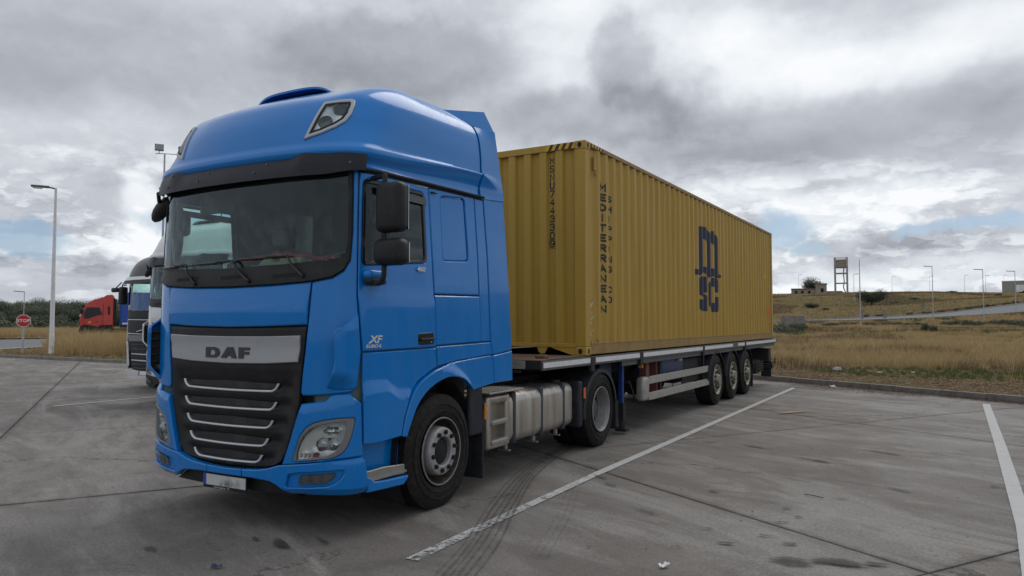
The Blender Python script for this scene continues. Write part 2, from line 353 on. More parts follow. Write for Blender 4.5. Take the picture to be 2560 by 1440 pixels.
# ------------------------------------------------------------------ mesh helpers
def newmesh(name, V, F, smooth=False, angle=None):
    me = bpy.data.meshes.new(name); me.from_pydata([tuple(v) for v in V], [], [tuple(f) for f in F]); me.update()
    if smooth:
        me.polygons.foreach_set('use_smooth', [True]*len(me.polygons))
        me.set_sharp_from_angle(angle=R_(angle or 40))
    return me
def link(name, me, m=None, parent=None, kind=None):
    o = bpy.data.objects.new(name, me); C.objects.link(o)
    if m is not None and me is not None:
        for q in (m if isinstance(m, (list, tuple)) else [m]): me.materials.append(q)
    if parent is not None: o.parent = parent
    if kind: o['kind'] = kind
    return o
def thing(name, label, cat, loc=(0, 0, 0), rz=0, group=None):
    o = bpy.data.objects.new(name, None); C.objects.link(o); o.location = loc; o.rotation_euler = (0, 0, rz)
    o.empty_display_size = .3; tag(o, label, cat, group); return o
def tag(o, label, cat, group=None):
    o['label'] = label; o['category'] = cat
    if group: o['group'] = group
    return o
class B:
    """collects shapes, becomes ONE mesh object"""
    def __init__(s): s.V = []; s.F = []; s.MI = []
    def add(s, V, F, mi=0):
        k = len(s.V); s.V += [tuple(v) for v in V]; s.F += [tuple(i+k for i in f) for f in F]; s.MI += [mi]*len(F); return s
    def box(s, x0, x1, y0, y1, z0, z1, bev=0., mi=0, rz=0, piv=None):
        if bev:
            bm = bmesh.new(); bmesh.ops.create_cube(bm, size=1)
            for v in bm.verts: v.co = Vector(((x0+x1)/2+v.co.x*(x1-x0), (y0+y1)/2+v.co.y*(y1-y0), (z0+z1)/2+v.co.z*(z1-z0)))
            b = min(bev, .45*min(abs(x1-x0), abs(y1-y0), abs(z1-z0)))
            bmesh.ops.bevel(bm, geom=bm.edges[:], offset=b, segments=2 if b < .03 else 4, profile=.5, affect='EDGES')
            bm.verts.ensure_lookup_table(); V = [v.co.copy() for v in bm.verts]; F = [[v.index for v in f.verts] for f in bm.faces]; bm.free()
        else:
            V = [Vector((x, y, z)) for x in (x0, x1) for y in (y0, y1) for z in (z0, z1)]
            F = [(0,1,3,2),(4,6,7,5),(0,4,5,1),(2,3,7,6),(0,2,6,4),(1,5,7,3)]
        if rz:
            c = Vector(piv or ((x0+x1)/2, (y0+y1)/2, 0)); m = Matrix.Rotation(rz, 3, 'Z'); V = [m@(v-c)+c for v in V]
        return s.add(V, F, mi)
    def xbox(s, mtx, sx, sy, sz, bev=0., mi=0):
        t = B().box(-sx/2, sx/2, -sy/2, sy/2, -sz/2, sz/2, bev)
        return s.add([mtx@Vector(v) for v in t.V], t.F, mi)
    def tube(s, pts, r, n=8, cap=True, mi=0, flat=None):
        pts = [Vector(p) for p in pts]; rs = r if isinstance(r, (list, tuple)) else [r]*len(pts)
        V = []; F = []; up = None
        for i, p in enumerate(pts):
            d = (pts[min(i+1, len(pts)-1)]-pts[max(i-1, 0)]).normalized()
            if up is None: up = Vector((0, 0, 1)) if abs(d.z) < .9 else Vector((1, 0, 0))
            a = d.cross(up).normalized(); b = a.cross(d).normalized(); up = b
            for k in range(n):
                t = 2*math.pi*k/n
                V.append(p+a*rs[i]*math.cos(t)+b*rs[i]*math.sin(t)*(flat or 1))
        for i in range(len(pts)-1):
            for k in range(n):
                q = (k+1) % n; F.append((i*n+k, i*n+q, (i+1)*n+q, (i+1)*n+k))
        if cap: F.append(tuple(reversed(range(n)))); F.append(tuple((len(pts)-1)*n+k for k in range(n)))
        return s.add(V, F, mi)
    def cyl(s, a, b, r, n=16, mi=0, r2=None): return s.tube([a, b], [r, r2 if r2 is not None else r], n, True, mi)
    def lathe(s, prof, c, axis='x', n=40, mi=0, sgn=1, close=False):
        """prof: (offset along axis, radius)"""
        V = []; F = []; c = Vector(c)
        for (a, r) in prof:
            for k in range(n):
                t = 2*math.pi*k/n; u, v = r*math.cos(t), r*math.sin(t)
                V.append(c+Vector((a*sgn, u, v)) if axis == 'x' else (c+Vector((u, a*sgn, v)) if axis == 'y' else c+Vector((u, v, a*sgn))))
        for i in range(len(prof)-1):
            for k in range(n):
                q = (k+1) % n; F.append((i*n+k, i*n+q, (i+1)*n+q, (i+1)*n+k))
        if close:
            F.append(tuple(range(n))); F.append(tuple((len(prof)-1)*n+k for k in range(n)))
        return s.add(V, F, mi)
    def prism(s, poly, f0, f1, mi=0):
        """poly 2D, f0/f1 map (u,v)->3D for the two ends"""
        n = len(poly); V = [f0(u, v) for u, v in poly]+[f1(u, v) for u, v in poly]
        tris = geometry.tessellate_polygon([[Vector((u, v, 0)) for u, v in poly]])
        F = [tuple(t) for t in tris]+[tuple(n+i for i in reversed(t)) for t in tris]+[(i, (i+1) % n, n+(i+1) % n, n+i) for i in range(n)]
        return s.add(V, F, mi)
    def build(s, name, m, parent=None, smooth=False, angle=35, kind=None):
        me = newmesh(name, s.V, s.F)
        ms = m if isinstance(m, (list, tuple)) else [m]
        o = link(name, me, list(ms), parent, kind)
        if len(ms) > 1: me.polygons.foreach_set('material_index', s.MI)
        bm = bmesh.new(); bm.from_mesh(me); bmesh.ops.recalc_face_normals(bm, faces=bm.faces); bm.to_mesh(me); bm.free()
        if smooth:
            me.polygons.foreach_set('use_smooth', [True]*len(me.polygons)); me.set_sharp_from_angle(angle=R_(angle))
        return o
def rnd(poly, r, n=4):
    """round the corners of a polygon"""
    out = []; N = len(poly)
    for i in range(N):
        p = Vector(poly[i]).to_2d(); a = Vector(poly[i-1]).to_2d(); b = Vector(poly[(i+1) % N]).to_2d()
        da, db = (a-p), (b-p); la, lb = da.length, db.length
        if la < 1e-6 or lb < 1e-6: continue
        ang = da.angle(db) if la*lb > 0 else math.pi
        if ang > 2.9: out.append((p.x, p.y)); continue
        q = min(r, la*.45, lb*.45); A = p+da/la*q; Bq = p+db/lb*q
        for k in range(n+1):
            t = k/n; c = A*(1-t)**2+p*2*t*(1-t)+Bq*t*t; out.append((c.x, c.y))
    return out
def area(p): return sum(p[i-1][0]*p[i][1]-p[i][0]*p[i-1][1] for i in range(len(p)))/2
def offset(p, d):
    """inward offset for positive d"""
    if area(p) < 0: p = p[::-1]
    out = []; N = len(p)
    for i in range(N):
        a, b, c = Vector(p[i-1]), Vector(p[i]), Vector(p[(i+1) % N])
        e1 = (b-a); e2 = (c-b)
        if e1.length < 1e-7 or e2.length < 1e-7: out.append(tuple(b)); continue
        n1 = Vector((-e1.y, e1.x)).normalized(); n2 = Vector((-e2.y, e2.x)).normalized(); n = n1+n2
        if n.length < 1e-3: n = n1
        n.normalize(); k = max(.5, n.dot(n1)); out.append(tuple(b+n*(d/k)))
    return out
def dens(p, res, sv=1.):
    out = []
    for i in range(len(p)):
        a, b = p[i], p[(i+1) % len(p)]; L = math.hypot(b[0]-a[0], (b[1]-a[1])*sv); n = max(1, int(math.ceil(L/res)))
        for k in range(n): out.append((lerp(a[0], b[0], k/n), lerp(a[1], b[1], k/n)))
    return out
def inside(px, py, poly):
    x = np.array([p[0] for p in poly]); y = np.array([p[1] for p in poly]); r = np.zeros(len(px), bool); j = len(x)-1
    for i in range(len(x)):
        c = ((y[i] > py) != (y[j] > py)) & (px < (x[j]-x[i])*(py-y[i])/((y[j]-y[i]) or 1e-12)+x[i]); r ^= c; j = i
    return r
def tri_patch(outer, holes, res, sv=1., lip=0.):
    """2D triangulation with inner grid; returns points, triangles, set of boundary verts"""
    loops = [dens(outer, res, sv)]+[dens(h, res, sv) for h in holes]; loops = [l[::-1] if area(l) < 0 else l for l in loops]
    rings = []
    if lip:
        rings.append(offset(loops[0], lip)); rings += [offset(h, -lip) for h in loops[1:]]
    pts = []; edges = []
    for l in loops+rings:
        k = len(pts); pts += [Vector(p) for p in l]; edges += [(k+i, k+(i+1) % len(l)) for i in range(len(l))]
    xs = [p[0] for p in outer]; ys = [p[1] for p in outer]
    gx = np.arange(min(xs)+res*.5, max(xs), res); gy = np.arange(min(ys)+res/sv*.5, max(ys), res/sv)
    if len(gx) and len(gy):
        X, Y = [a.ravel() for a in np.meshgrid(gx, gy)]
        ok = inside(X, Y, offset(outer, lip+res*.25))
        for h in holes: ok &= ~inside(X, Y, offset(h, -(lip+res*.25)))
        pts += [Vector((x, y)) for x, y in zip(X[ok], Y[ok])]
    V, E, F, *_ = geometry.delaunay_2d_cdt(pts, edges, [], 0, 1e-6)
    F = [f for f in F if len(f) == 3 and abs((V[f[1]].x-V[f[0]].x)*(V[f[2]].y-V[f[0]].y)-(V[f[2]].x-V[f[0]].x)*(V[f[1]].y-V[f[0]].y)) > 4e-7]
    cx = np.array([(V[f[0]].x+V[f[1]].x+V[f[2]].x)/3 for f in F]); cy = np.array([(V[f[0]].y+V[f[1]].y+V[f[2]].y)/3 for f in F])
    ok = inside(cx, cy, loops[0])
    for h in loops[1:len(holes)+1]: ok &= ~inside(cx, cy, h)
    F = [f for f, q in zip(F, ok) if q]
    ec = {}
    for f in F:
        for i in range(3):
            a, b = f[i], f[(i+1) % 3]; ec.setdefault((min(a, b), max(a, b)), []).append((a, b))
    be = [v[0] for v in ec.values() if len(v) == 1]
    used = sorted({i for f in F for i in f}); mp = {u: i for i, u in enumerate(used)}
    return [(V[u].x, V[u].y) for u in used], [tuple(mp[i] for i in f) for f in F], [(mp[a], mp[b]) for a, b in be]
def patch(name, outer, m, parent, holes=(), d0=0., dfun=None, surf=body, res=.06, lip=.006, drop=.006, th=.02, sv=1., angle=24, mirror=False, uv=None):
    if area(outer) < 0: outer = outer[::-1]
    hs = [h[::-1] if area(h) < 0 else h for h in holes]
    if mirror:
        outer = [(-s, z) for s, z in outer][::-1]; hs = [[(-s, z) for s, z in h][::-1] for h in hs]
    P2, F, be = tri_patch(outer, hs, res, sv, lip); bset = {i for e in be for i in e}
    D = (lambda s, z: d0+(dfun(abs(s) if mirror else s, z) if dfun else 0))
    V = [surf(s, z, D(s, z)-(drop if i in bset and lip else 0)) for i, (s, z) in enumerate(P2)]
    mp = {}
    for i in sorted(bset):
        mp[i] = len(V); s, z = P2[i]; V.append(surf(s, z, D(s, z)-th))
    F = list(F)+[(a, mp[a], mp[b], b) for a, b in be]
    o = link(name, newmesh(name, V, F), m, parent); me = o.data
    bm = bmesh.new(); bm.from_mesh(me); bmesh.ops.recalc_face_normals(bm, faces=bm.faces)
    # make sure the outer skin faces outward
    c = sum((f.normal.dot(Vector(surf(*P2[f.verts[0].index], 1.))-Vector(surf(*P2[f.verts[0].index], 0.))) for f in list(bm.faces)[:1]), 0)
    if c < 0: bmesh.ops.reverse_faces(bm, faces=bm.faces)
    bm.to_mesh(me); bm.free()
    me.polygons.foreach_set('use_smooth', [True]*len(me.polygons)); me.set_sharp_from_angle(angle=R_(angle))
    return o
def both(name, outer, m, parent, **k):
    a = patch(name, outer, m, parent, **k); b = patch(name, outer, m, parent, mirror=True, **k); return a, b
def grid(name, f, us, vs, m, parent, th=0., angle=40, kind=None):
    """open surface f(u,v,d)"""
    nu, nv = len(us), len(vs); V = [f(u, v, 0.) for u in us for v in vs]
    F = [(i*nv+j, (i+1)*nv+j, (i+1)*nv+j+1, i*nv+j+1) for i in range(nu-1) for j in range(nv-1)]
    if th:
        k = len(V); V += [f(u, v, -th) for u in us for v in vs]; F += [tuple(k+i for i in reversed(q)) for q in F[:]]
        bd = [i*nv for i in range(nu)]+[(nu-1)*nv+j for j in range(1, nv)]+[i*nv+nv-1 for i in range(nu-2, -1, -1)]+[j for j in range(nv-2, 0, -1)]
        F += [(bd[i], k+bd[i], k+bd[(i+1) % len(bd)], bd[(i+1) % len(bd)]) for i in range(len(bd))]
    b = B().add(V, F); return b.build(name, m, parent, smooth=True, angle=angle, kind=kind)
def lin(a, b, n): return [a+(b-a)*i/(n-1) for i in range(n)]
def text_mesh(txt, size, w=1., off=0., shear=0., res=4, font_space=1.):
    cu = bpy.data.curves.new('t', 'FONT'); cu.body = txt; cu.size = size; cu.align_x = 'CENTER'; cu.align_y = 'CENTER'; cu.offset = off; cu.resolution_u = res; cu.shear = shear; cu.space_character = font_space
    o = bpy.data.objects.new('t', cu); C.objects.link(o)
    bpy.context.view_layer.update(); dg = bpy.context.evaluated_depsgraph_get()
    me = bpy.data.meshes.new_from_object(o.evaluated_get(dg)); bpy.data.objects.remove(o)
    V = [(v.co.x*w, v.co.y) for v in me.vertices]; F = [tuple(p.vertices) for p in me.polygons]; bpy.data.meshes.remove(me)
    return V, F
def copy_tree(o, parent=None, swap=None, loc=None, rz=None, skip=()):
    c = o.copy(); C.objects.link(c)
    if parent is not None: c.parent = parent
    if loc is not None: c.location = loc
    if rz is not None: c.rotation_euler = (0, 0, rz)
    if swap and c.type == 'MESH':
        for i, s in enumerate(c.material_slots):
            n = swap(o, s.material)
            if n is not None and n is not s.material: s.link = 'OBJECT'; s.material = n
    for ch in list(o.children):
        if ch.name.split('.')[0] in skip: continue
        copy_tree(ch, c, swap, skip=skip)
    return c
# ------------------------------------------------------------------ ground and terrain
CX, CY, CZ = CAM
KERB = [(-110, 13.93), (-23, 13.93), (-16, 17.6), (-9.5, 24.4), (.79, 18.28), (14, 10.25), (40, -5.6), (60, -60), (-30, -90), (-110, -60)]
def kerb_dist(th, poly=KERB):
    """distance from the camera's ground point to the kerb in azimuth th (radians from +Y to +X)"""
    d = Vector((math.sin(th), math.cos(th))); best = 200
    for i in range(len(poly)):
        a = Vector(poly[i])-Vector((CX, CY)); b = Vector(poly[(i+1) % len(poly)])-Vector((CX, CY)); e = b-a
        den = d.x*e.y-d.y*e.x
        if abs(den) < 1e-9: continue
        t = (a.x*e.y-a.y*e.x)/den; u = (a.x*d.y-a.y*d.x)/den
        if t > 0 and 0 <= u <= 1: best = min(best, t)
    return best
EL = [(-45, .05, .1, 1.4), (-11, .06, .10, 1.98), (-7.9, .08, .14, 2.03), (-4, .16, .30, 2.10), (-.8, .27, .52, 2.04), (2, .44, .85, 1.90), (4.2, .62, 1.14, 1.86), (12, 1.2, 2.0, 2.3), (40, 1.2, 1.8, 2.2)]
def zel(r, e): return CZ+r*math.tan(R_(e))
def smn(x, y, s): # cheap smooth noise
    return (math.sin(x*s+1.3)*math.cos(y*s*1.27+.7)+math.sin(x*s*2.3-y*s*1.9+2.)*.5+math.sin(y*s*3.1+x*s*2.7)*.3)/1.8
def terrain(x, y):
    dx, dy = x-CX, y-CY; r = math.hypot(dx, dy); a = math.degrees(math.atan2(dx, dy)); rk = kerb_dist(math.radians(a))
    lo, up, cr = interp(EL, a)
    T = [(0, .10), (rk, .10), (max(60, rk+5), .42), (100, .95), (122, zel(122, lo-.42)), (134, zel(134, lo)), (148, zel(148, up)), (172, zel(172, lerp(up, cr, .30))), (215, zel(215, lerp(up, cr, .82))), (250, zel(250, cr)), (300, zel(250, cr)+.5), (420, zel(250, cr)-6), (3500, -30)]
    q = 0; i = 0
    def pl(T):
        if r <= T[0][0]: return T[0][1]
        for i in range(len(T)-1):
            if r <= T[i+1][0]:
                return lerp(T[i][1], T[i+1][1], (r-T[i][0])/(T[i+1][0]-T[i][0]))
        return T[-1][1]
    zr = pl(T)
    zl = pl([(0, .10), (rk, .10), (85, .18), (120, .5), (200, 2.0), (420, 3.), (3500, -20)])
    wgt = smooth((a+47)/22)*(1-smooth((a-60)/30))
    n = smn(x, y, .11)*.16*smooth((r-rk-4)/25)*(1-.6*smooth((r-118)/8)*(1-smooth((r-160)/20)))+smn(x, y, .045)*.5*smooth((r-165)/50)
    return lerp(zl, zr, wgt)+n
def field_material():
    m = bpy.data.materials.new('field_soil'); m.use_nodes = True; g = NG(m.node_tree); b = m.node_tree.nodes['Principled BSDF']
    p = g.n('ShaderNodeNewGeometry').outputs['Position']
    straw = g.mix(g.noise(p, .9, 8, .7), (.115, .078, .036), (.26, .18, .085))
    straw = g.mix(g.mr(g.noise(p, 12., 6, .7), .3, .7), g.mix(.5, straw, (.07, .05, .03)), straw)
    green = g.mix(g.noise(p, 1.7, 6, .7), (.035, .055, .018), (.10, .12, .045))
    f = g.mr(g.noise(g.v('MULTIPLY', p, (1., .45, 1.)), .07, 7, .62), .46, .60)
    c = g.mix(g.m('MULTIPLY', f, .8), straw, green)
    brown = g.mr(g.noise(p, .045, 8, .68), .50, .66)
    mott = g.noise(p, .35, 9, .78)
    c = g.mix(g.mr(mott, .42, .60, .0, .75), c, (.055, .045, .022)); c = g.mix(g.mr(g.noise(p, .8, 8, .8), .52, .66, 0., .6), c, (.30, .23, .12))
    c = g.mix(g.m('MULTIPLY', brown, .55), c, (.10, .062, .038))
    g.put(b.inputs['Base Color'], c); b.inputs['Roughness'].default_value = .95; b.inputs['Specular IOR Level'].default_value = .1
    bp = g.n('ShaderNodeBump'); bp.inputs['Strength'].default_value = .8; bp.inputs['Distance'].default_value = .12
    g.put(bp.inputs['Height'], g.noise(p, 3., 9, .75)); g.put(b.inputs['Normal'], bp.outputs[0])
    return m
M['field'] = field_material()
azs = []
a = -180.
while a < 180:
    azs.append(a); a += (.5 if (-72 < a < -48 or -14 < a < 14) else 3.)
rs = [0, .02, .05, .08, .12, .16, .21, .27, .33, .4]
V = []; F = []; nr = 0
for a in azs:
    th = R_(a); rk = kerb_dist(th)+.10; col = []
    R1 = [rk+(118-rk)*(q**1.4) for q in lin(0, 1, 34)]+[121, 124, 127, 130, 132, 134, 136, 138, 140, 142, 144, 146, 148, 150, 153, 157, 162]+lin(168, 300, 26)+[330, 370, 420, 550, 800, 1300, 2200, 3500]
    if rk > 117: R1 = [rk+i*.02 for i in range(34)]+R1[34:]
    nr = len(R1)
    for r in R1:
        x, y = CX+r*math.sin(th), CY+r*math.cos(th); V.append((x, y, terrain(x, y)))
n = len(azs)
for i in range(n):
    j = (i+1) % n
    for k in range(nr-1): F.append((i*nr+k, j*nr+k, j*nr+k+1, i*nr+k+1))
field = link('field', newmesh('field', V, F, True, 180), M['field'], kind='structure')
# base below everything
def concrete_material(name='slab_concrete'):
    m = bpy.data.materials.new(name); m.use_nodes = True; g = NG(m.node_tree); b = m.node_tree.nodes['Principled BSDF']
    p = g.n('ShaderNodeNewGeometry').outputs['Position']
    big = g.noise(p, .28, 6, .62, .6); mid = g.noise(p, 1.3, 8, .68, .3); fine = g.noise(p, 38., 6, .72); grit = g.noise(p, 190., 3, .75)
    # float and tyre drag direction: stretched across the bays
    th = -.42; rx = g.v('DOT_PRODUCT', p, (math.cos(th), math.sin(th), 0.)); ry = g.v('DOT_PRODUCT', p, (-math.sin(th), math.cos(th), 0.))
    q = g.comb(g.m('MULTIPLY', rx, .45), g.m('MULTIPLY', ry, 1.7), 0.)
    drag = g.noise(q, 1.1, 9, .70, .8); drag2 = g.noise(g.v('ADD', q, (9., 4., 0.)), .55, 9, .72, 1.2)
    c = g.mix(g.mr(big, .32, .68), (.162, .143, .127), (.268, .248, .225))
    c = g.mix(g.mr(drag, .42, .62, 0., .62), c, (.125, .111, .100))
    c = g.mix(g.mr(drag2, .47, .60, 0., .60), c, (.330, .310, .285))
    c = g.mix(g.mr(mid, .52, .68, 0., .35), c, (.255, .237, .215))
    c = g.mix(g.mr(g.noise(p, .8, 7, .7, 1.), .55, .72, 0., .65), c, (.100, .090, .082))
    brown = g.mr(g.noise(g.v('ADD', p, (7., 3., 0.)), .33, 7, .66), .53, .68, 0., .5)
    c = g.mix(brown, c, (.155, .118, .092))
    c = g.mix(g.mr(fine, .40, .66, .0, .50), c, (.070, .063, .057))
    c = g.mix(g.mr(grit, .56, .74, .0, .55), c, (.36, .345, .32)); c = g.mix(g.mr(grit, .44, .30, .0, .6), c, (.03, .028, .026))
    # grime gathered along the joints
    fa = g.m('MULTIPLY', g.m('ABSOLUTE', g.m('SUBTRACT', g.m('FRACT', g.m('ADD', g.m('DIVIDE', g.m('ADD', g.v('DOT_PRODUCT', p, (.8523, -.5230, 0.)), 1.60), 5.16), .5)), .5)), 5.16)
    bb_ = g.v('DOT_PRODUCT', p, (.5230, .8523, 0.)); fbj = g.m('MINIMUM', g.m('ABSOLUTE', g.m('SUBTRACT', bb_, 4.15)), g.m('MINIMUM', g.m('ABSOLUTE', g.m('SUBTRACT', bb_, -2.25)), g.m('ABSOLUTE', g.m('SUBTRACT', bb_, 10.2))))
    jd = g.m('ADD', g.m('MINIMUM', fa, fbj), g.m('MULTIPLY', g.m('SUBTRACT', g.noise(p, 6., 7, .7), .5), .22))
    c = g.mix(g.mr(jd, .09, -.01, 0., .55), c, (.060, .053, .047))
    # oil drops and old dark spots
    vo = g.n('ShaderNodeTexVoronoi'); vo.feature = 'F1'; g.put(vo.inputs['Vector'], g.v('ADD', p, g.v('MULTIPLY', g.v('SUBTRACT', g.noise(p, 5., 4, .6, col=True), (.5, .5, .5)), (.25, .25, 0.)))); vo.inputs['Scale'].default_value = 1.25
    spot = g.mr(vo.outputs['Distance'], .20, .10)
    keep = g.mr(g.noise(p, .55, 3, .5), .52, .62)
    c = g.mix(g.m('MULTIPLY', g.m('MULTIPLY', spot, keep), .50), c, (.035, .033, .032))
    vo2 = g.n('ShaderNodeTexVoronoi'); g.put(vo2.inputs['Vector'], p); vo2.inputs['Scale'].default_value = 7.
    c = g.mix(g.m('MULTIPLY', g.m('MULTIPLY', g.mr(vo2.outputs['Distance'], .16, .06), g.mr(g.noise(p, 1.1, 4, .6), .5, .6)), .5), c, (.04, .038, .036))
    # hairline cracks
    vc = g.n('ShaderNodeTexVoronoi'); vc.feature = 'DISTANCE_TO_EDGE'; g.put(vc.inputs['Vector'], g.v('ADD', p, g.v('MULTIPLY', g.v('SUBTRACT', g.noise(p, 1.6, 7, .7, col=True), (.5, .5, .5)), (1.4, 1.4, 0.)))); vc.inputs['Scale'].default_value = .16
    c = g.mix(g.m('MULTIPLY', g.mr(vc.outputs['Distance'], .0038, .0012), g.mr(g.noise(p, .5, 3, .5), .45, .55, 0., .75)), c, (.03, .028, .026))
    g.put(b.inputs['Base Color'], c); g.put(b.inputs['Roughness'], g.mr(mid, .3, .7, .62, .9)); b.inputs['Specular IOR Level'].default_value = .35
    bp = g.n('ShaderNodeBump'); bp.inputs['Strength'].default_value = .8; bp.inputs['Distance'].default_value = .004
    g.put(bp.inputs['Height'], g.m('ADD', g.m('MULTIPLY', fine, .6), g.m('MULTIPLY', grit, .4))); g.put(b.inputs['Normal'], bp.outputs[0])
    return m
M['slab'] = concrete_material()
M['joint'] = mat('joint_filler', (.022, .02, .018), .95)
link('ground', newmesh('ground', [(-3500,-3500,-.32),(3500,-3500,-.32),(3500,3500,-.32),(-3500,3500,-.32)], [(0,1,2,3)]), M['joint'], kind='structure')
bb = B().add([(-112,-92,-.075),(62,-92,-.075),(62,26,-.075),(-112,26,-.075)], [(0,1,2,3)])
lot = bb.build('parking_lot', M['joint'], kind='structure')
E1 = Vector((.8523, -.5230)); E2 = Vector((.5230, .8523)); RZ = math.atan2(E1.y, E1.x)
AL = [-1.60+5.16*i for i in range(-16, 10)]; BLn = [-14.9-6.4*6, -14.9-6.4*5, -14.9-6.4*4, -14.9-6.4*3, -14.9-6.4*2, -14.9-6.4, -14.9, -8.6, -2.25, 4.15, 10.2, 16.2, 22.4, 28.8]
GAP = .016
slabcache = {}
from mathutils import noise as mnoise
def slab_mesh(L, W):
    kx = (round(L, 2), round(W, 2))
    if kx in slabcache: return slabcache[kx]
    b = B(); nx, ny = 3, 3; r = .008
    b.box(0, L-GAP, 0, W-GAP, -.07, 0, bev=0)
    V = [Vector(v) for v in b.V]; bm = bmesh.new(); vs = [bm.verts.new(v) for v in V]; [bm.faces.new([vs[i] for i in f]) for f in b.F]
    bmesh.ops.recalc_face_normals(bm, faces=bm.faces)
    bmesh.ops.bevel(bm, geom=[e for e in bm.edges if all(v.co.z > -.01 for v in e.verts)], offset=r, segments=2, profile=.5, affect='EDGES')
    me = bpy.data.meshes.new('slab'); bm.to_mesh(me); bm.free(); me.materials.append(M['slab']); slabcache[kx] = me; return me
def in_poly(x, y, poly):
    r = False; j = len(poly)-1
    for i in range(len(poly)):
        xi, yi = poly[i]; xj, yj = poly[j]
        if (yi > y) != (yj > y) and x < (xj-xi)*(y-yi)/(yj-yi)+xi: r = not r
        j = i
    return r
cnt = 0
for i in range(len(AL)-1):
    for j in range(len(BLn)-1):
        o2 = E1*AL[i]+E2*BLn[j]; c = E1*(AL[i]+AL[i+1])/2+E2*(BLn[j]+BLn[j+1])/2
        if not (-75 < c.x < 30 and -32 < c.y < 30): continue
        # slab reaching beyond the kerb lies under the soil of the verge; keep those that touch the lot
        corners = [E1*AL[i+p]+E2*BLn[j+q] for p in (0, 1) for q in (0, 1)]+[c]
        if not any(in_poly(v.x, v.y, KERB) for v in corners): continue
        me = slab_mesh(AL[i+1]-AL[i], BLn[j+1]-BLn[j])
        o = bpy.data.objects.new('slab', me); C.objects.link(o); o.parent = lot
        o.location = (o2.x, o2.y, (random.random()-.5)*.004); o.rotation_euler = (0, 0, RZ); cnt += 1
# far remainder of the lot
for (x0, x1, y0, y1) in ((-112, -80, -92, 13.8), (-80, 40, -92, -38)):
    pass
# kerb stones
M['kerb'] = mat('kerb_concrete', (.19, .18, .165), .85, var=.2, vscale=2, dirt=(.09, .08, .07), dirt_amt=.6, bump=.4, bscale=30)
ks = B().box(0, .992, -.07, .07, -.3, .135, bev=.018); ksm = newmesh('kerb_stone', ks.V, ks.F, True, 30); ksm.materials.append(M['kerb'])
kerb = bpy.data.objects.new('kerb', None); C.objects.link(kerb); kerb['kind'] = 'structure'
kc = 0
for i in range(len(KERB)-1):
    a, b = Vector(KERB[i]), Vector(KERB[i+1]); d = (b-a); L = d.length; d.normalize(); n = int(L)
    for k in range(n):
        p = a+d*(k*L/n); 
        if not (-72 < p.x < 22 and p.y > -8): continue
        if -21 < p.x < -1.5: 
            if k % 1: continue
        if kc >= 200: continue
        o = bpy.data.objects.new('kerb_stone', ksm); C.objects.link(o); o.parent = kerb; kc += 1
        o.location = (p.x, p.y, (random.random()-.5)*.012); o.rotation_euler = (0, 0, math.atan2(d.y, d.x)+(random.random()-.5)*.006); o.scale = (L/n, 1, 1)
# painted lines, worn
def paint_mat(name, col, lo, hi, scale=9.):
    EDGE = .45 if 'stain' in name or 'spill' in name or 'mark' in name else .16
    m = bpy.data.materials.new(name); m.use_nodes = True; nt = m.node_tree; g = NG(nt); b = nt.nodes['Principled BSDF']
    p = g.n('ShaderNodeNewGeometry').outputs['Position']
    c = g.mix(g.noise(p, 5., 6, .7), tuple(x*.65 for x in col), col); g.put(b.inputs['Base Color'], c); b.inputs['Roughness'].default_value = .8
    t = g.n('ShaderNodeBsdfTransparent'); ms = g.n('ShaderNodeMixShader')
    uv = g.n('ShaderNodeTexCoord').outputs['UV']; u, v_, _ = g.sep(uv)
    edge = g.m('MULTIPLY', g.mr(v_, 0., EDGE), g.mr(v_, 1., 1-EDGE)); wear = u
    nn = g.m('ADD', g.m('MULTIPLY', g.noise(p, scale, 8, .75), .7), g.m('MULTIPLY', g.noise(p, scale*7, 4, .7), .3))
    f = g.m('MULTIPLY', g.mr(g.m('ADD', nn, g.m('MULTIPLY', g.m('SUBTRACT', wear, .5), .30)), lo, hi), g.mr(g.m('ADD', edge, g.m('MULTIPLY', nn, .8)), .55 if EDGE < .2 else .42, .75 if EDGE < .2 else 1.15))
    g.put(ms.inputs[0], f); nt.links.new(t.outputs[0], ms.inputs[1]); nt.links.new(b.outputs[0], ms.inputs[2]); nt.links.new(ms.outputs[0], nt.nodes['Material Output'].inputs[0])
    return m
M['line'] = paint_mat('worn_white_line_paint', (.56, .56, .545), .40, .52)
M['skid'] = paint_mat('tyre_mark', (.050, .046, .043), .40, .95, 13.)
M['skidfaint'] = paint_mat('faint_tyre_mark', (.075, .070, .066), .45, 1.1, 9.)
M['ochre_spill'] = paint_mat('ochre_spill', (.36, .27, .14), .42, .50, 8.)
M['oil'] = paint_mat('oil_stain', (.055, .051, .048), .30, .80, 3.)
M['palespill'] = paint_mat('pale_spill', (.27, .26, .245), .60, 1.1, 5.)
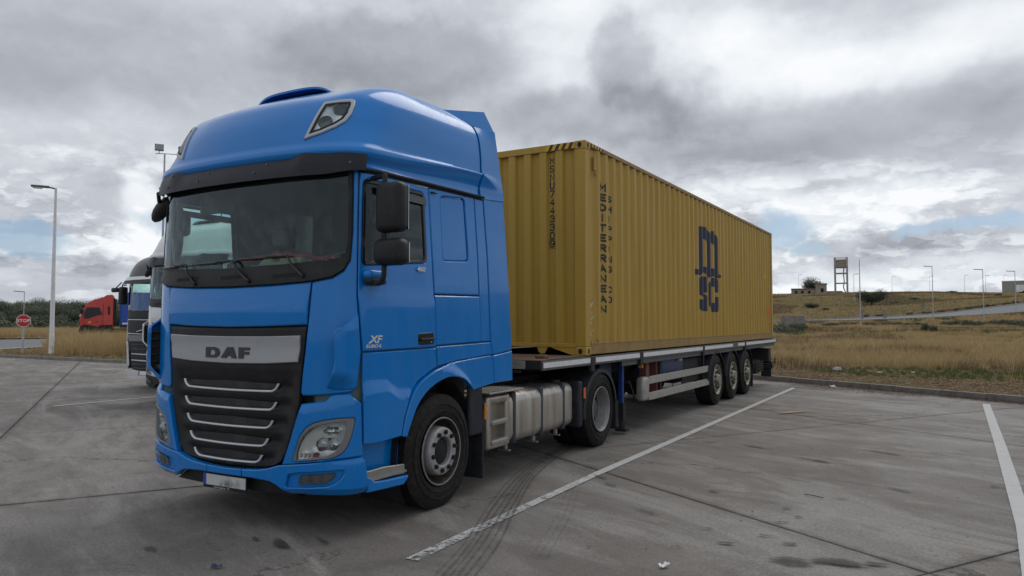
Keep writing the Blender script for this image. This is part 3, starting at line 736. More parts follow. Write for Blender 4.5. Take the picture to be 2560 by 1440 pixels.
def ribbon(name, pts, wd, z, m, w0=1., w1=1., nsub=1, label=None, cat=None, wob=.0):
    """flat strip with UV: u = amount of paint, v across"""
    P = []
    for i in range(len(pts)-1):
        for k in range(nsub): t = k/nsub; P.append(Vector(pts[i]).lerp(Vector(pts[i+1]), t))
    P.append(Vector(pts[-1])); V = []; F = []; UV = []; n = len(P)
    for i, p in enumerate(P):
        d = (P[min(i+1, n-1)]-P[max(i-1, 0)]); d.normalize(); nn = Vector((-d.y, d.x)); q = wob*math.sin(i*1.7)
        V += [(p.x+nn.x*(wd/2+q), p.y+nn.y*(wd/2+q), z), (p.x-nn.x*(wd/2-q), p.y-nn.y*(wd/2-q), z)]; t = i/(n-1); u = lerp(w0, w1, t); UV += [(u, 1), (u, 0)]
    F = [(2*i, 2*i+1, 2*i+3, 2*i+2) for i in range(n-1)]
    me = newmesh(name, V, F); ul = me.uv_layers.new(name='UVMap')
    for l in me.loops: ul.data[l.index].uv = UV[l.vertex_index]
    o = link(name, me, m); o['kind'] = 'structure'; return o
def smoothline(pts, n=8):
    out = []
    for i in range(len(pts)-1):
        p0, p1, p2, p3 = [Vector(pts[max(0, min(len(pts)-1, j))]) for j in (i-1, i, i+1, i+2)]
        for k in range(n):
            t = k/n; out.append(tuple(.5*((2*p1)+(p2-p0)*t+(2*p0-5*p1+4*p2-p3)*t*t+(3*p1-p0-3*p2+p3)*t**3)))
    out.append(tuple(pts[-1])); return out
ribbon('bay_line', [(2.02, .10), (1.975, 1.9), (1.94, 3.5)], .115, .0075, M['line'], .38, .66, 8)
ribbon('bay_line', [(1.94, 3.5), (1.925, 9), (1.91, 15.9)], .125, .0075, M['line'], .72, 1.2, 8)
ribbon('bay_line', [(5.72, 0.), (5.86, 3.3), (5.93, 8), (5.99, 14.0)], .15, .0075, M['line'], 1.15, 1.1, 8)
ribbon('bay_line', [(-2.15, 2.), (-2.1, 16)], .13, .0075, M['line'], .8, 1.2, 6)
ribbon('bay_line', [(-6.15, 4.), (-6.1, 18)], .13, .0075, M['line'], .35, 1.0, 6)
ribbon('bay_line', [(-10.15, 4.), (-10.1, 18)], .13, .0075, M['line'], .8, 1.2, 6)
# tyre marks: five tread lines sweeping from under the truck to the lower edge
for k, off in enumerate((0, .055, .11, .16, .215, .27)):
    base = [(2.50, -.55), (2.14, .55), (1.66, 1.72), (1.2, 2.95), (.86, 4.2), (.70, 5.3)]
    pp = [(x+off*(1-.25*i/5)+.01*math.sin(i*2+k), y+off*.25) for i, (x, y) in enumerate(base)]
    ribbon('tyre_mark', smoothline(pp), (.020, .030, .024, .034, .026, .030)[k], .011, M['skid'], .78, .95, 1)
ribbon('tyre_mark', smoothline([(2.62, -.5), (2.3, .6), (1.82, 1.8), (1.34, 3.0), (1., 4.2), (.85, 5.2)]), .34, .0092, M['skidfaint'], .62, .9)
for off in (0, .06, .12):
    ribbon('tyre_mark', smoothline([(2.72+off, .6), (2.35+off, 1.75), (2.02+off, 2.6), (1.6+off, 3.9), (1.35+off, 5.1)]), .02, .011, M['skid'], .55, .5)
ribbon('tyre_mark', smoothline([(2.4, -1.35), (.8, -.5), (-.3, .25)]), .3, .0092, M['skidfaint'], .45, .6)
ribbon('tyre_mark', smoothline([(-16, 3.2), (-11, 5.3), (-7.5, 8.0), (-5, 11)]), .28, .0092, M['skidfaint'], .5, .6)
ribbon('tyre_mark', smoothline([(-2.2, -3.4), (-3.2, -.6), (-4.8, 1.8), (-8, 4.6), (-13, 7.)]), .26, .0092, M['skidfaint'], .6, .55)
ribbon('tyre_mark', smoothline([(4.8, 2.5), (3.6, 5.2), (2.9, 8.4), (2.6, 12.)]), .3, .0092, M['skidfaint'], .45, .6)
ribbon('tyre_mark', smoothline([(3.0, 1.3), (3.8, 2.1), (4.4, 3.4)]), .26, .0092, M['skidfaint'], .5, .4)
def stain(cx, cy, a, b, rot, m, z, seed=0, wear=1., name='stain'):
    rr = random.Random(seed); n = 36; ph = [rr.random()*6.28 for _ in range(5)]
    V = [(cx, cy, z)]; UV = [(wear, .5)]
    for i in range(n):
        t = 2*math.pi*i/n; k = 1+.16*math.sin(2*t+ph[0])+.12*math.sin(3*t+ph[1])+.08*math.sin(5*t+ph[2])+.05*math.sin(9*t+ph[3])
        x, y = a*k*math.cos(t), b*k*math.sin(t); V.append((cx+x*math.cos(rot)-y*math.sin(rot), cy+x*math.sin(rot)+y*math.cos(rot), z)); UV.append((wear, 0))
    F = [(0, i+1, (i+1) % n+1) for i in range(n)]; me = newmesh(name, V, F); ul = me.uv_layers.new(name='UVMap')
    for l in me.loops: ul.data[l.index].uv = UV[l.vertex_index]
    o = link(name, me, m); o['kind'] = 'structure'; return o
stain(2.78, 10.45, .42, .20, 1.0, M['ochre_spill'], .0135, 3, 1.1)
stain(3.15, 10.15, .25, .05, .3, M['ochre_spill'], .0135, 5, 1.2)
for i, (x, y, a, b, r_, s_) in enumerate(((.93,-.12,.20,.075,-.55,1),(.66,-.13,.09,.035,-.5,2),(4.63,1.57,.23,.13,.2,3),(4.88,1.66,.10,.05,.2,4),(4.35,1.42,.22,.13,.4,5),(4.27,1.85,.10,.045,.2,6),(4.08,1.98,.09,.04,.3,7),(3.85,1.62,.08,.04,.2,8),(4.1,2.45,.08,.035,.4,9),(4.2,2.7,.06,.03,.4,10),(4.05,2.95,.07,.03,.4,11),(3.62,1.95,.06,.03,.4,12),(2.05,3.35,.16,.05,-.5,13),(2.3,3.05,.12,.04,-.5,14),(3.3,3.3,.1,.035,-.3,15),(3.0,2.2,.18,.06,-.4,16),(4.9,4.3,.2,.05,-.5,17),(3.9,5.6,.3,.07,-.5,18),(4.6,6.6,.4,.06,-.5,19),(3.1,6.2,.35,.07,-.5,20),(1.15,.1,.16,.03,-.4,21),(.2,-.7,.12,.05,-.4,22),(4.75,1.2,.13,.05,.3,23),(3.55,1.35,.07,.03,.3,24),(4.42,3.6,.09,.03,0,25))):
    stain(x, y, a, b, r_, M['oil'], .0128+.0004*(i % 5), s_, .95-.18*(i > 11))
for i, (x, y, a, b, r_) in enumerate(((3.6,7.8,.7,.14,-.5),(4.6,5.0,.9,.25,-.4),(3.2,4.0,.6,.2,-.5),(2.7,9.0,.5,.1,-.5),(5.2,12.6,.5,.12,-.4),(-6.5,3.4,1.5,.2,.85),(-9,6.,2.5,.22,.6),(-3,.4,.7,.1,.8))):
    stain(x, y, a, b, r_, M['palespill'], .0102, 40+i, .8)
# -------------------------------------------------------------- far road on the left, hill road on the right
M['asphalt'] = mat('far_asphalt', (.155, .16, .17), .85, var=.12, vscale=.4)
M['kerbpale'] = mat('pale_kerb', (.33, .31, .28), .9, var=.3, vscale=.5)
def polar(a, r, dz=0.):
    x, y = CX+r*math.sin(R_(a)), CY+r*math.cos(R_(a)); return (x, y, terrain(x, y)+dz)
V = []; F = []
na = 90
for i in range(na+1):
    a = lerp(-30, 14, i/na)
    for r in lin(134.2, 147.5, 8): V.append(polar(a, r, .06))
F = [(i*8+k, (i+1)*8+k, (i+1)*8+k+1, i*8+k+1) for i in range(na) for k in range(7)]
link('hill_road', newmesh('hill_road', V, F, True, 180), M['asphalt'], kind='structure')
kb = B()
for i in range(na*2):
    a = lerp(-30, 14, i/na/2); a2 = lerp(-30, 14, (i+.94)/na/2)
    p = [polar(a, 147.6, -.2), polar(a2, 147.6, -.2), polar(a2, 147.6, .24), polar(a, 147.6, .24), polar(a, 148.0, -.2), polar(a2, 148.0, -.2), polar(a2, 148.0, .24), polar(a, 148.0, .24)]
    kb.add(p, [(0,1,2,3),(4,7,6,5),(3,2,6,7),(0,3,7,4),(1,5,6,2)])
kb.build('hill_road_kerb', M['kerbpale'], kind='structure')
def flat_strip(name, A, Bb, n, m, z):
    V = []
    for i in range(n+1):
        t = i/n
        for s in lin(0, 1, 6):
            p = Vector(A[0]).lerp(Vector(A[1]), t).lerp(Vector(Bb[0]).lerp(Vector(Bb[1]), t), s); V.append((p.x, p.y, terrain(p.x, p.y)+z))
    F = [(i*6+k, (i+1)*6+k, (i+1)*6+k+1, i*6+k+1) for i in range(n) for k in range(5)]
    return link(name, newmesh(name, V, F, True, 180), m, kind='structure')
flat_strip('road', ((-39.2, 14.4), (-56, 44)), ((-67.5, 8), (-62.5, 60)), 40, M['asphalt'], .03)
flat_strip('road_edge_line', ((-39.6, 14.6), (-50, 33)), ((-39.85, 14.6), (-50.25, 33)), 20, M['signwhite'], .055)
flat_strip('road_kerb', ((-67.6, 8), (-62.6, 60)), ((-68.2, 8), (-63.2, 60)), 20, M['kerbpale'], .16)
# -------------------------------------------------------------- grass, litter, shrubs, trees
def grass_mat(name, c0, c1, sc):
    m = bpy.data.materials.new(name); m.use_nodes = True; g = NG(m.node_tree); b = m.node_tree.nodes['Principled BSDF']
    p = g.n('ShaderNodeNewGeometry').outputs['Position']
    c = g.mix(g.noise(p, sc, 4, .7), c0, c1); c = g.mix(g.noise(p, 25., 2, .6), g.mix(.30, c, (.06, .04, .02)), c)
    g.put(b.inputs['Base Color'], c); b.inputs['Roughness'].default_value = .8; b.inputs['Specular IOR Level'].default_value = .15
    return m
M['straw'] = grass_mat('dry_grass', (.40, .275, .125), (.72, .56, .31), .35)
M['brownstraw'] = grass_mat('brown_weeds', (.17, .11, .065), (.34, .24, .14), .5)
M['green'] = grass_mat('green_grass', (.070, .115, .032), (.18, .21, .075), .8)
rng = np.random.default_rng(3)
tcache = {}
def zfast(x, y):
    k = (round(x*1.0), round(y*1.0))
    def tz(i, j):
        if (i, j) not in tcache: tcache[(i, j)] = terrain(i*1., j*1.)
        return tcache[(i, j)]
    i, j = math.floor(x), math.floor(y); fx, fy = x-i, y-j
    return lerp(lerp(tz(i, j), tz(i+1, j), fx), lerp(tz(i, j+1), tz(i+1, j+1), fx), fy)
def vnoise(x, y, s): return .5+.5*mnoise.noise(Vector((x*s, y*s, 3.7)))
def blades(name, pts, hts, wds, m, per=6, spread=.12, lean=.35, simple=False):
    """pts (n,3): clumps of blades, one joined object"""
    n = len(pts); N = n*per
    base = np.repeat(pts, per, 0); h = np.repeat(hts, per)*rng.uniform(.55, 1.1, N); wd = np.repeat(wds, per)
    a = rng.uniform(0, 2*np.pi, N); rr = rng.uniform(0, 1, N)**.5*spread*np.clip(np.repeat(hts, per)/.4, .5, 2); base = base+np.stack([np.cos(a)*rr, np.sin(a)*rr, np.zeros(N)-.03], 1)
    d = rng.uniform(0, 2*np.pi, N); ln = rng.normal(0, lean*1.35, N)*h; th = rng.uniform(0, 2*np.pi, N)
    sx, sy = np.cos(th)*wd, np.sin(th)*wd; lx, ly = np.cos(d)*ln+.08*h, np.sin(d)*ln
    if simple:
        V = np.empty((N, 3, 3)); V[:, 0] = base-np.stack([sx, sy, 0*sx], 1); V[:, 1] = base+np.stack([sx, sy, 0*sx], 1); V[:, 2] = base+np.stack([lx, ly, h], 1)
        V = V.reshape(-1, 3); k = np.arange(N)*3; loops = np.stack([k, k+1, k+2], 1).ravel(); starts = np.arange(N)*3; nf = N
    else:
        V = np.empty((N, 5, 3)); V[:, 0] = base-np.stack([sx, sy, 0*sx], 1)*.8; V[:, 1] = base+np.stack([sx, sy, 0*sx], 1)*.8
        mid = base+np.stack([lx*.35, ly*.35, h*.6], 1); V[:, 2] = mid+np.stack([sx, sy, 0*sx], 1)*.7; V[:, 3] = mid-np.stack([sx, sy, 0*sx], 1)*.7
        V[:, 4] = base+np.stack([lx, ly, h], 1); V = V.reshape(-1, 3); k = np.arange(N)*5
        q = np.stack([k, k+1, k+2, k+3], 1); t = np.stack([k+3, k+2, k+4], 1)
        loops = np.concatenate([q.ravel(), t.ravel()]); starts = np.concatenate([np.arange(N)*4, N*4+np.arange(N)*3]); nf = 2*N
    me = bpy.data.meshes.new(name); me.vertices.add(len(V)); me.vertices.foreach_set('co', V.ravel())
    me.loops.add(len(loops)); me.loops.foreach_set('vertex_index', loops.astype(np.int32)); me.polygons.add(nf); me.polygons.foreach_set('loop_start', starts.astype(np.int32))
    me.update(calc_edges=True); me.validate()
    o = link(name, me, m); o['kind'] = 'stuff'; return o
def scatter(n, a0, a1, r0, r1, pw=1.):
    out = []
    while len(out) < n:
        a = random.uniform(a0, a1); u = random.random(); r = math.sqrt(lerp(r0*r0, r1*r1, u**pw)); out.append((a, r))
    return out
def greenness(x, y): return vnoise(x, y*1.6, .085)*.65+vnoise(x+40, y, .28)*.35
S = []; G = []; Bn = []
for a, r in scatter(40000, -15, 9, 16, 132, 1.3):
    th = R_(a); rk = kerb_dist(th)
    if r < rk+.35: continue
    if vnoise((CX+r*math.sin(th))*1.0, (CY+r*math.cos(th))*1.4, .8) < .30 and random.random() < .8: continue
    x, y = CX+r*math.sin(th), CY+r*math.cos(th); dk = r-rk; gg = greenness(x, y)
    e = math.hypot((x-5.2)/3.4, (y-21.2)/2.0)      # the low green patch behind the kerb
    if dk < 3.2+1.6*vnoise(x, y, .4):
        if e < 1.1 or dk < .3: G.append((x, y, r, random.uniform(.05, .16)))
        elif random.random() < .30: (S if random.random() < .5 else Bn).append((x, y, r, random.uniform(.03, .11)))
    elif e < 1.1: G.append((x, y, r, random.uniform(.07, .2)))
    elif gg > (.57 if r > 46 else .68) and random.random() < .8: G.append((x, y, r, random.uniform(.12, .4)))
    elif vnoise(x+90, y, .16) < .40 and random.random() < .75: Bn.append((x, y, r, random.uniform(.12, .5)))
    elif vnoise(x, y+70, .45) < .36: (Bn if random.random() < .3 else S).append((x, y, r, random.uniform(.05, .2)))
    else: S.append((x, y, r, random.uniform(.22, .62)*lerp(.45, 1.2, vnoise(x, y, .35))))
for a, r in scatter(19000, -69.5, -55.5, 36, 105, 1.2):
    th = R_(a); rk = kerb_dist(th); x, y = CX+r*math.sin(th), CY+r*math.cos(th); dk = r-rk
    if dk < .4 or abs(x) > 100: continue
    # the road corridor stays clear
    t = (y-14.4)/(42-14.4); xn = lerp(-39.2, -56, (y-14.4)/29.6)+.5; xf = lerp(-67.5, -62.5, (y-8)/52)
    if xf-.8 < x < xn: continue
    near = x > xn
    if dk < 3.6+1.5*vnoise(x, y, .5):
        if random.random() < .35: (S if random.random() < .6 else Bn).append((x, y, r, random.uniform(.04, .14)))
        continue
    if a > -62.7 and r < 66:
        S.append((x, y, r, random.uniform(.45, 1.35)*lerp(.35, 1.35, vnoise(x, y, .55))*min(1, .35+(dk-3.)/3.)))
    elif r > 62: S.append((x, y, r, random.uniform(.5, 1.0)))
    elif near and random.random() < .3: S.append((x, y, r, random.uniform(.05, .2)))
H = []
for a, r in scatter(26000, -14, 8, 150, 262): th = R_(a); H.append((CX+r*math.sin(th), CY+r*math.cos(th), r, random.uniform(.15, .45)))
HB_ = [h for h in H if vnoise(h[0], h[1], .06) < .42]; H = [h for h in H if vnoise(h[0], h[1], .06) >= .42]; HG = H[::4]
def mk(name, L, m, per, spread, wk=1.):
    for part_, sel in ((0, [p for p in L if p[2] < 52]), (1, [p for p in L if p[2] >= 52])):
        if not sel: continue
        A = np.array(sel); pts = np.stack([A[:, 0], A[:, 1], [zfast(x, y) for x, y in A[:, :2]]], 1)
        blades(name, pts, A[:, 3], (.0022+A[:, 2]*.00011)*wk*(1.5 if part_ else 1.), m, per=int(per*(1.25 if part_ else 1.4)), spread=spread, simple=bool(part_))
mk('dry_grass', S, M['straw'], 15, .18); mk('green_grass', G, M['green'], 14, .16); mk('brown_weeds', Bn, M['brownstraw'], 12, .16)
mk('hillside_grass', H, M['straw'], 6, .4); mk('hillside_weeds', HB_, M['brownstraw'], 6, .4); mk('hillside_green_grass', HG, M['green'], 6, .4)
# mown straw litter and dead leaves along the kerb
def flakes(name, pts, size, m, zoff=.012):
    V = []; F = []
    for x, y, z in pts:
        k = len(V); s = size*random.uniform(.5, 1.3); t = random.random()*6.28; q = random.uniform(.2, .5); tl = random.uniform(-.4, .4)
        c, sn = math.cos(t)*s, math.sin(t)*s
        V += [(x-c, y-sn, z+zoff), (x+sn*q, y-c*q, z+zoff+abs(tl)*s*.5), (x+c, y+sn, z+zoff+tl*s*.3+.01), (x-sn*q, y+c*q, z+zoff+.004)]; F.append((k, k+1, k+2, k+3))
    o = link(name, newmesh(name, V, F), m); o['kind'] = 'stuff'; return o
M['deadleaf'] = mat('dead_leaves', (.085, .040, .026), .9, var=.6, vscale=30)
M['chaff'] = mat('mown_straw', (.20, .125, .062), .9, var=.6, vscale=20)
kd = Vector((14-.79, 10.25-18.28)).normalized(); kn = Vector((-kd.y, kd.x))
L1 = []; 
for _ in range(5200):
    t = random.uniform(-1, 9); q = abs(random.gauss(0, .42))*(1.4 if 1.5 < t < 5.2 else .45); p = Vector((.79, 18.28))+kd*t-kn*(q+.08)
    L1.append((p.x, p.y, .012))
flakes('leaf_litter', L1, .030, M['deadleaf'])
L2 = []
for _ in range(21000):
    t = random.uniform(-4, 12); q = random.uniform(.1, 5.2); p = Vector((.79, 18.28))+kd*t+kn*q; 
    if math.hypot((p.x-5.2)/3.2, (p.y-21.2)/1.9) < 1 and random.random() < .85: continue
    L2.append((p.x, p.y, zfast(p.x, p.y)))
for _ in range(7000):
    x = random.uniform(-50, -20); y = 14.1+random.random()*4.; L2.append((x, y, zfast(x, y)))
flakes('mown_straw', L2, .045, M['chaff'], .02)
L3 = [(p[0], p[1], .012) for p in [(random.uniform(1.2, 6.5), random.uniform(.5, 15)) for _ in range(150)]+[(random.uniform(-14, 0), random.uniform(-3, 12)) for _ in range(110)]]
flakes('leaf_crumbs', L3, .016, M['deadleaf'])
# pale stones and scraps of litter by the kerb
for i, (x, y, s_) in enumerate(((2.32, 21.2, .16), (3.55, 20.75, .09), (-.6, 21.6, .10), (4.4, 21.2, .07))):
    bm = bmesh.new(); bmesh.ops.create_icosphere(bm, subdivisions=2, radius=s_)
    for v in bm.verts: v.co *= 1+.3*mnoise.noise(v.co*9+Vector((i, 0, 0))); v.co.z *= .6
    me = bpy.data.meshes.new('stone'); bm.to_mesh(me); bm.free(); o = link('stone', me, M['concrete_wall']); o.location = (x, y, zfast(x, y)+s_*.3)
    tag(o, ['largest pale stone in the dry grass behind the kerb', 'pale stone on the edge of the low green grass patch', 'small pale stone in the mown straw just right of the trailer', 'smallest pale stone in the green patch behind the kerb'][i], 'stone')
def crumple(name, x, y, s_, m, label, cat, z=0.01, seed=0):
    bm = bmesh.new(); bmesh.ops.create_grid(bm, x_segments=6, y_segments=6, size=s_)
    for v in bm.verts: v.co.z = abs(mnoise.noise(v.co*22+Vector((seed, 3, 1))))*s_*1.2; v.co.y *= .6
    me = bpy.data.meshes.new(name); bm.to_mesh(me); bm.free(); o = link(name, me, m); o.location = (x, y, z); o.rotation_euler = (0, 0, seed); tag(o, label, cat); return o
crumple('paper_scrap', 3.62, .86, .035, M['signwhite'], 'crumpled white scrap of paper on the concrete near the joint', 'litter', seed=1)
crumple('paper_scrap', 2.75, 16.55, .10, M['signwhite'], 'white scrap of paper lying among the dead leaves by the kerb', 'litter', seed=2)
crumple('blue_strip', .97, -.72, .035, M['navychassis'], 'small curved blue plastic strip on the concrete in front of the blue truck', 'litter', seed=4)
tw = B().tube([(4.10, 3.62, .012), (4.2, 3.585, .014), (4.28, 3.55, .012)], .004, 6).build('twig', M['bark']); tag(tw, 'thin dark twig lying on the bare concrete of the empty bay', 'twig')
def leafcloud(n, rx, ry, rz, seed, size, lobes=7):
    rr = random.Random(seed); L = []
    for _ in range(lobes):
        t = rr.random()*6.28; q = rr.uniform(.25, .75); L.append((math.cos(t)*q*rx, math.sin(t)*q*ry, rr.uniform(-.35, .55)*rz, rr.uniform(.35, .6)))
    L.append((0, 0, 0, .6)); V = []; F = []
    for _ in range(n):
        lx, ly, lz, lr = rr.choice(L)
        while True:
            p = Vector((rr.gauss(0, 1), rr.gauss(0, 1), rr.gauss(0, 1)))
            if p.length > .1: break
        p.normalize(); k = lr*(rr.random()**.35); c = Vector((lx+p.x*k*rx, ly+p.y*k*ry, lz+p.z*k*rz))
        nrm = (p+Vector((rr.gauss(0, .5), rr.gauss(0, .5), rr.gauss(.3, .5)))).normalized(); u = nrm.orthogonal().normalized(); v = nrm.cross(u); s = size*rr.uniform(.6, 1.4); t = rr.random()*6.28
        u, v = u*math.cos(t)+v*math.sin(t), v*math.cos(t)-u*math.sin(t); i = len(V)
        V += [c-u*s*.5, c-v*s*.3, c+u*s*.6+nrm*s*.1, c+v*s*.35]; F.append((i, i+1, i+2, i+3))
    return V, F
def trunk_mesh(h, r, rx, seed, z1):
    rr = random.Random(seed); b = B(); top = Vector((rr.uniform(-.1, .1)*rx, 0, h)); b.tube([(0, 0, -.3), (rr.uniform(-.05, .05), 0, h*.5), top], [r*1.3, r, r*.75], 8)
    for i in range(5):
        t = i*1.256+rr.random(); e = Vector((math.cos(t)*rx*.55, math.sin(t)*rx*.55, z1+rr.uniform(-.1, .3)*rx)); b.tube([top*.85, (top+e)*.5+Vector((0, 0, .1*rx)), e], [r*.55, r*.35, r*.12], 6)
    return b
tmesh = []
for i in range(5):
    V, F = leafcloud(7000, 1, 1, .78, 100+i, .06, 16); tmesh.append(newmesh('crown', V, F)); tmesh[-1].materials.append(M['leaf'] if i % 2 else M['leaf2'])
trk = []
for i in range(3):
    b = trunk_mesh(.9, .07, 1, i, 1.2); me = newmesh('trunk', b.V, b.F, True, 60); me.materials.append(M['bark']); trk.append(me)
def tree(x, y, s, hz, label, group=None, kind=None, matx=None, name='oak_tree', z=None):
    t = thing(name, label, 'tree', (x, y, zfast(x, y) if z is None else z), random.random()*6.28, group); t.scale = (s, s, s)
    c = bpy.data.objects.new('crown', random.choice(tmesh) if kind is None else tmesh[kind]); C.objects.link(c); c.parent = t; c.location = (0, 0, 1.02*hz); c.scale = (1, 1, hz)
    if matx: c.material_slots[0].link = 'OBJECT'; c.material_slots[0].material = matx
    k = bpy.data.objects.new('trunk', random.choice(trk)); C.objects.link(k); k.parent = t; k.scale = (1, 1, hz)
    return t
nt_ = 0
for row, (rr0, sc0, n) in enumerate(((118, 2.3, 30), (138, 2.7, 30), (160, 3.1, 32), (185, 3.5, 34))):
    for i in range(n):
        a = lerp(-71, -46, (i+.5)/n)+random.uniform(-.35, .35); r = rr0+random.uniform(-8, 8); x, y = CX+r*math.sin(R_(a)), CY+r*math.cos(R_(a))
        s = sc0*random.uniform(.62, 1.02)
        if a < -61: s *= .92
        front = row == 0
        tree(x, y, s, random.uniform(.85, 1.05), 'rounded grey green holm oak at the front of the wood beyond the road' if front else 'dark holm oak within the wood behind the red truck', 'front row of oaks beyond the road' if front else 'oaks of the wood beyond the road'); nt_ += 1
# undergrowth closing the foot of the wood
V = []; F = []
for i in range(150):
    a = lerp(-72, -45, i/150)+random.uniform(-.1, .1); r = random.uniform(104, 175); x, y = CX+r*math.sin(R_(a)), CY+r*math.cos(R_(a)); v, f = leafcloud(420, 2.2, 2.2, 1.3, i, .24, 4); z = zfast(x, y)+.7; k = len(V)
    V += [(p.x+x, p.y+y, p.z+z) for p in v]; F += [tuple(q+k for q in ff) for ff in f]
o = link('undergrowth', newmesh('undergrowth', V, F), M['leaf2']); o['kind'] = 'stuff'
# shrubs on the right: by the road, on the hillside
def shrub(a, r, rx, rz, n, label, m='leaf3', size=.22, group=None, name='shrub'):
    x, y = CX+r*math.sin(R_(a)), CY+r*math.cos(R_(a)); V, F = leafcloud(n*3, rx, rx, rz, int(a*100+r), size*.55, 6)
    o = link(name, newmesh(name, V, F), M[m]); o.location = (x, y, zfast(x, y)+rz*.55); tag(o, label, 'shrub', group); return o
pt_ = lambda a, r: (CX+r*math.sin(R_(a)), CY+r*math.cos(R_(a)))
tree(*pt_(-8.4, 254), 4.0, .86, 'round dark tree rising behind the ruined house on the hilltop', kind=1, matx=M['leaf3'], z=zel(254, 1.86))
t = tree(*pt_(-4.55, 185), 3.05, 1.0, 'broad dark fig-like tree in the middle of the hillside', kind=2, matx=M['leaf3'], z=zel(185, .74))
t = tree(*pt_(-8.5, 185), 1.75, .8, 'small dark tree low on the hillside below the ruined house', kind=3, matx=M['leaf3'], z=zel(185, .62))
shrub(-1.05, 76, .78, .72, 900, 'round dark green shrub standing alone in the field in front of the hill road', size=.12)
for i, (a, r, rx, rz) in enumerate(((-10.9, 70, 1.6, .9), (-10.0, 74, 1.3, .8), (-9.3, 82, 1.1, .6), (-6.6, 112, 1.3, .5), (-5.9, 115, 1.2, .5), (-4.6, 112, 1.2, .5), (-3.4, 110, 1.4, .6), (-2.6, 112, 1.2, .55), (-1.9, 108, 1.3, .6), (0.0, 106, 1.3, .6), (.7, 106, 1.5, .7), (1.5, 104, 1.6, .7), (2.6, 108, 1.5, .5), (3.6, 104, 1.6, .7), (4.3, 100, 1.4, .7), (5.5, 100, 1.5, .7), (-12.2, 72, 1.5, .9), (-7.3, 96, 1.2, .5))):
    shrub(a, r, rx, rz, 500, 'low green weedy shrub in the belt between field and hill road', size=.2, group='weedy shrubs along the lower side of the hill road', m='leaf' if i % 3 else 'leaf2')
for i, a in enumerate((-5.0, -4.0, -2.2, -1.2, -.4, .6, 1.3, 1.9, 2.5, 3.3, 3.9, 4.8)):
    shrub(a, 148.8, .9, .45, 160, 'small dark weed tuft growing along the upper kerb of the hill road', size=.25, group='weed tufts on the upper kerb of the hill road')
for i, (a, r) in enumerate(((-7.6, 178), (-3.2, 190), (-1.9, 200), (.3, 228), (2.9, 210))):
    shrub(a, r, 1.1, .35, 120, 'low brownish bush scattered on the grassy hillside', size=.35, group='low bushes scattered on the hillside', m='leaf2' if i % 2 else 'leaf3')
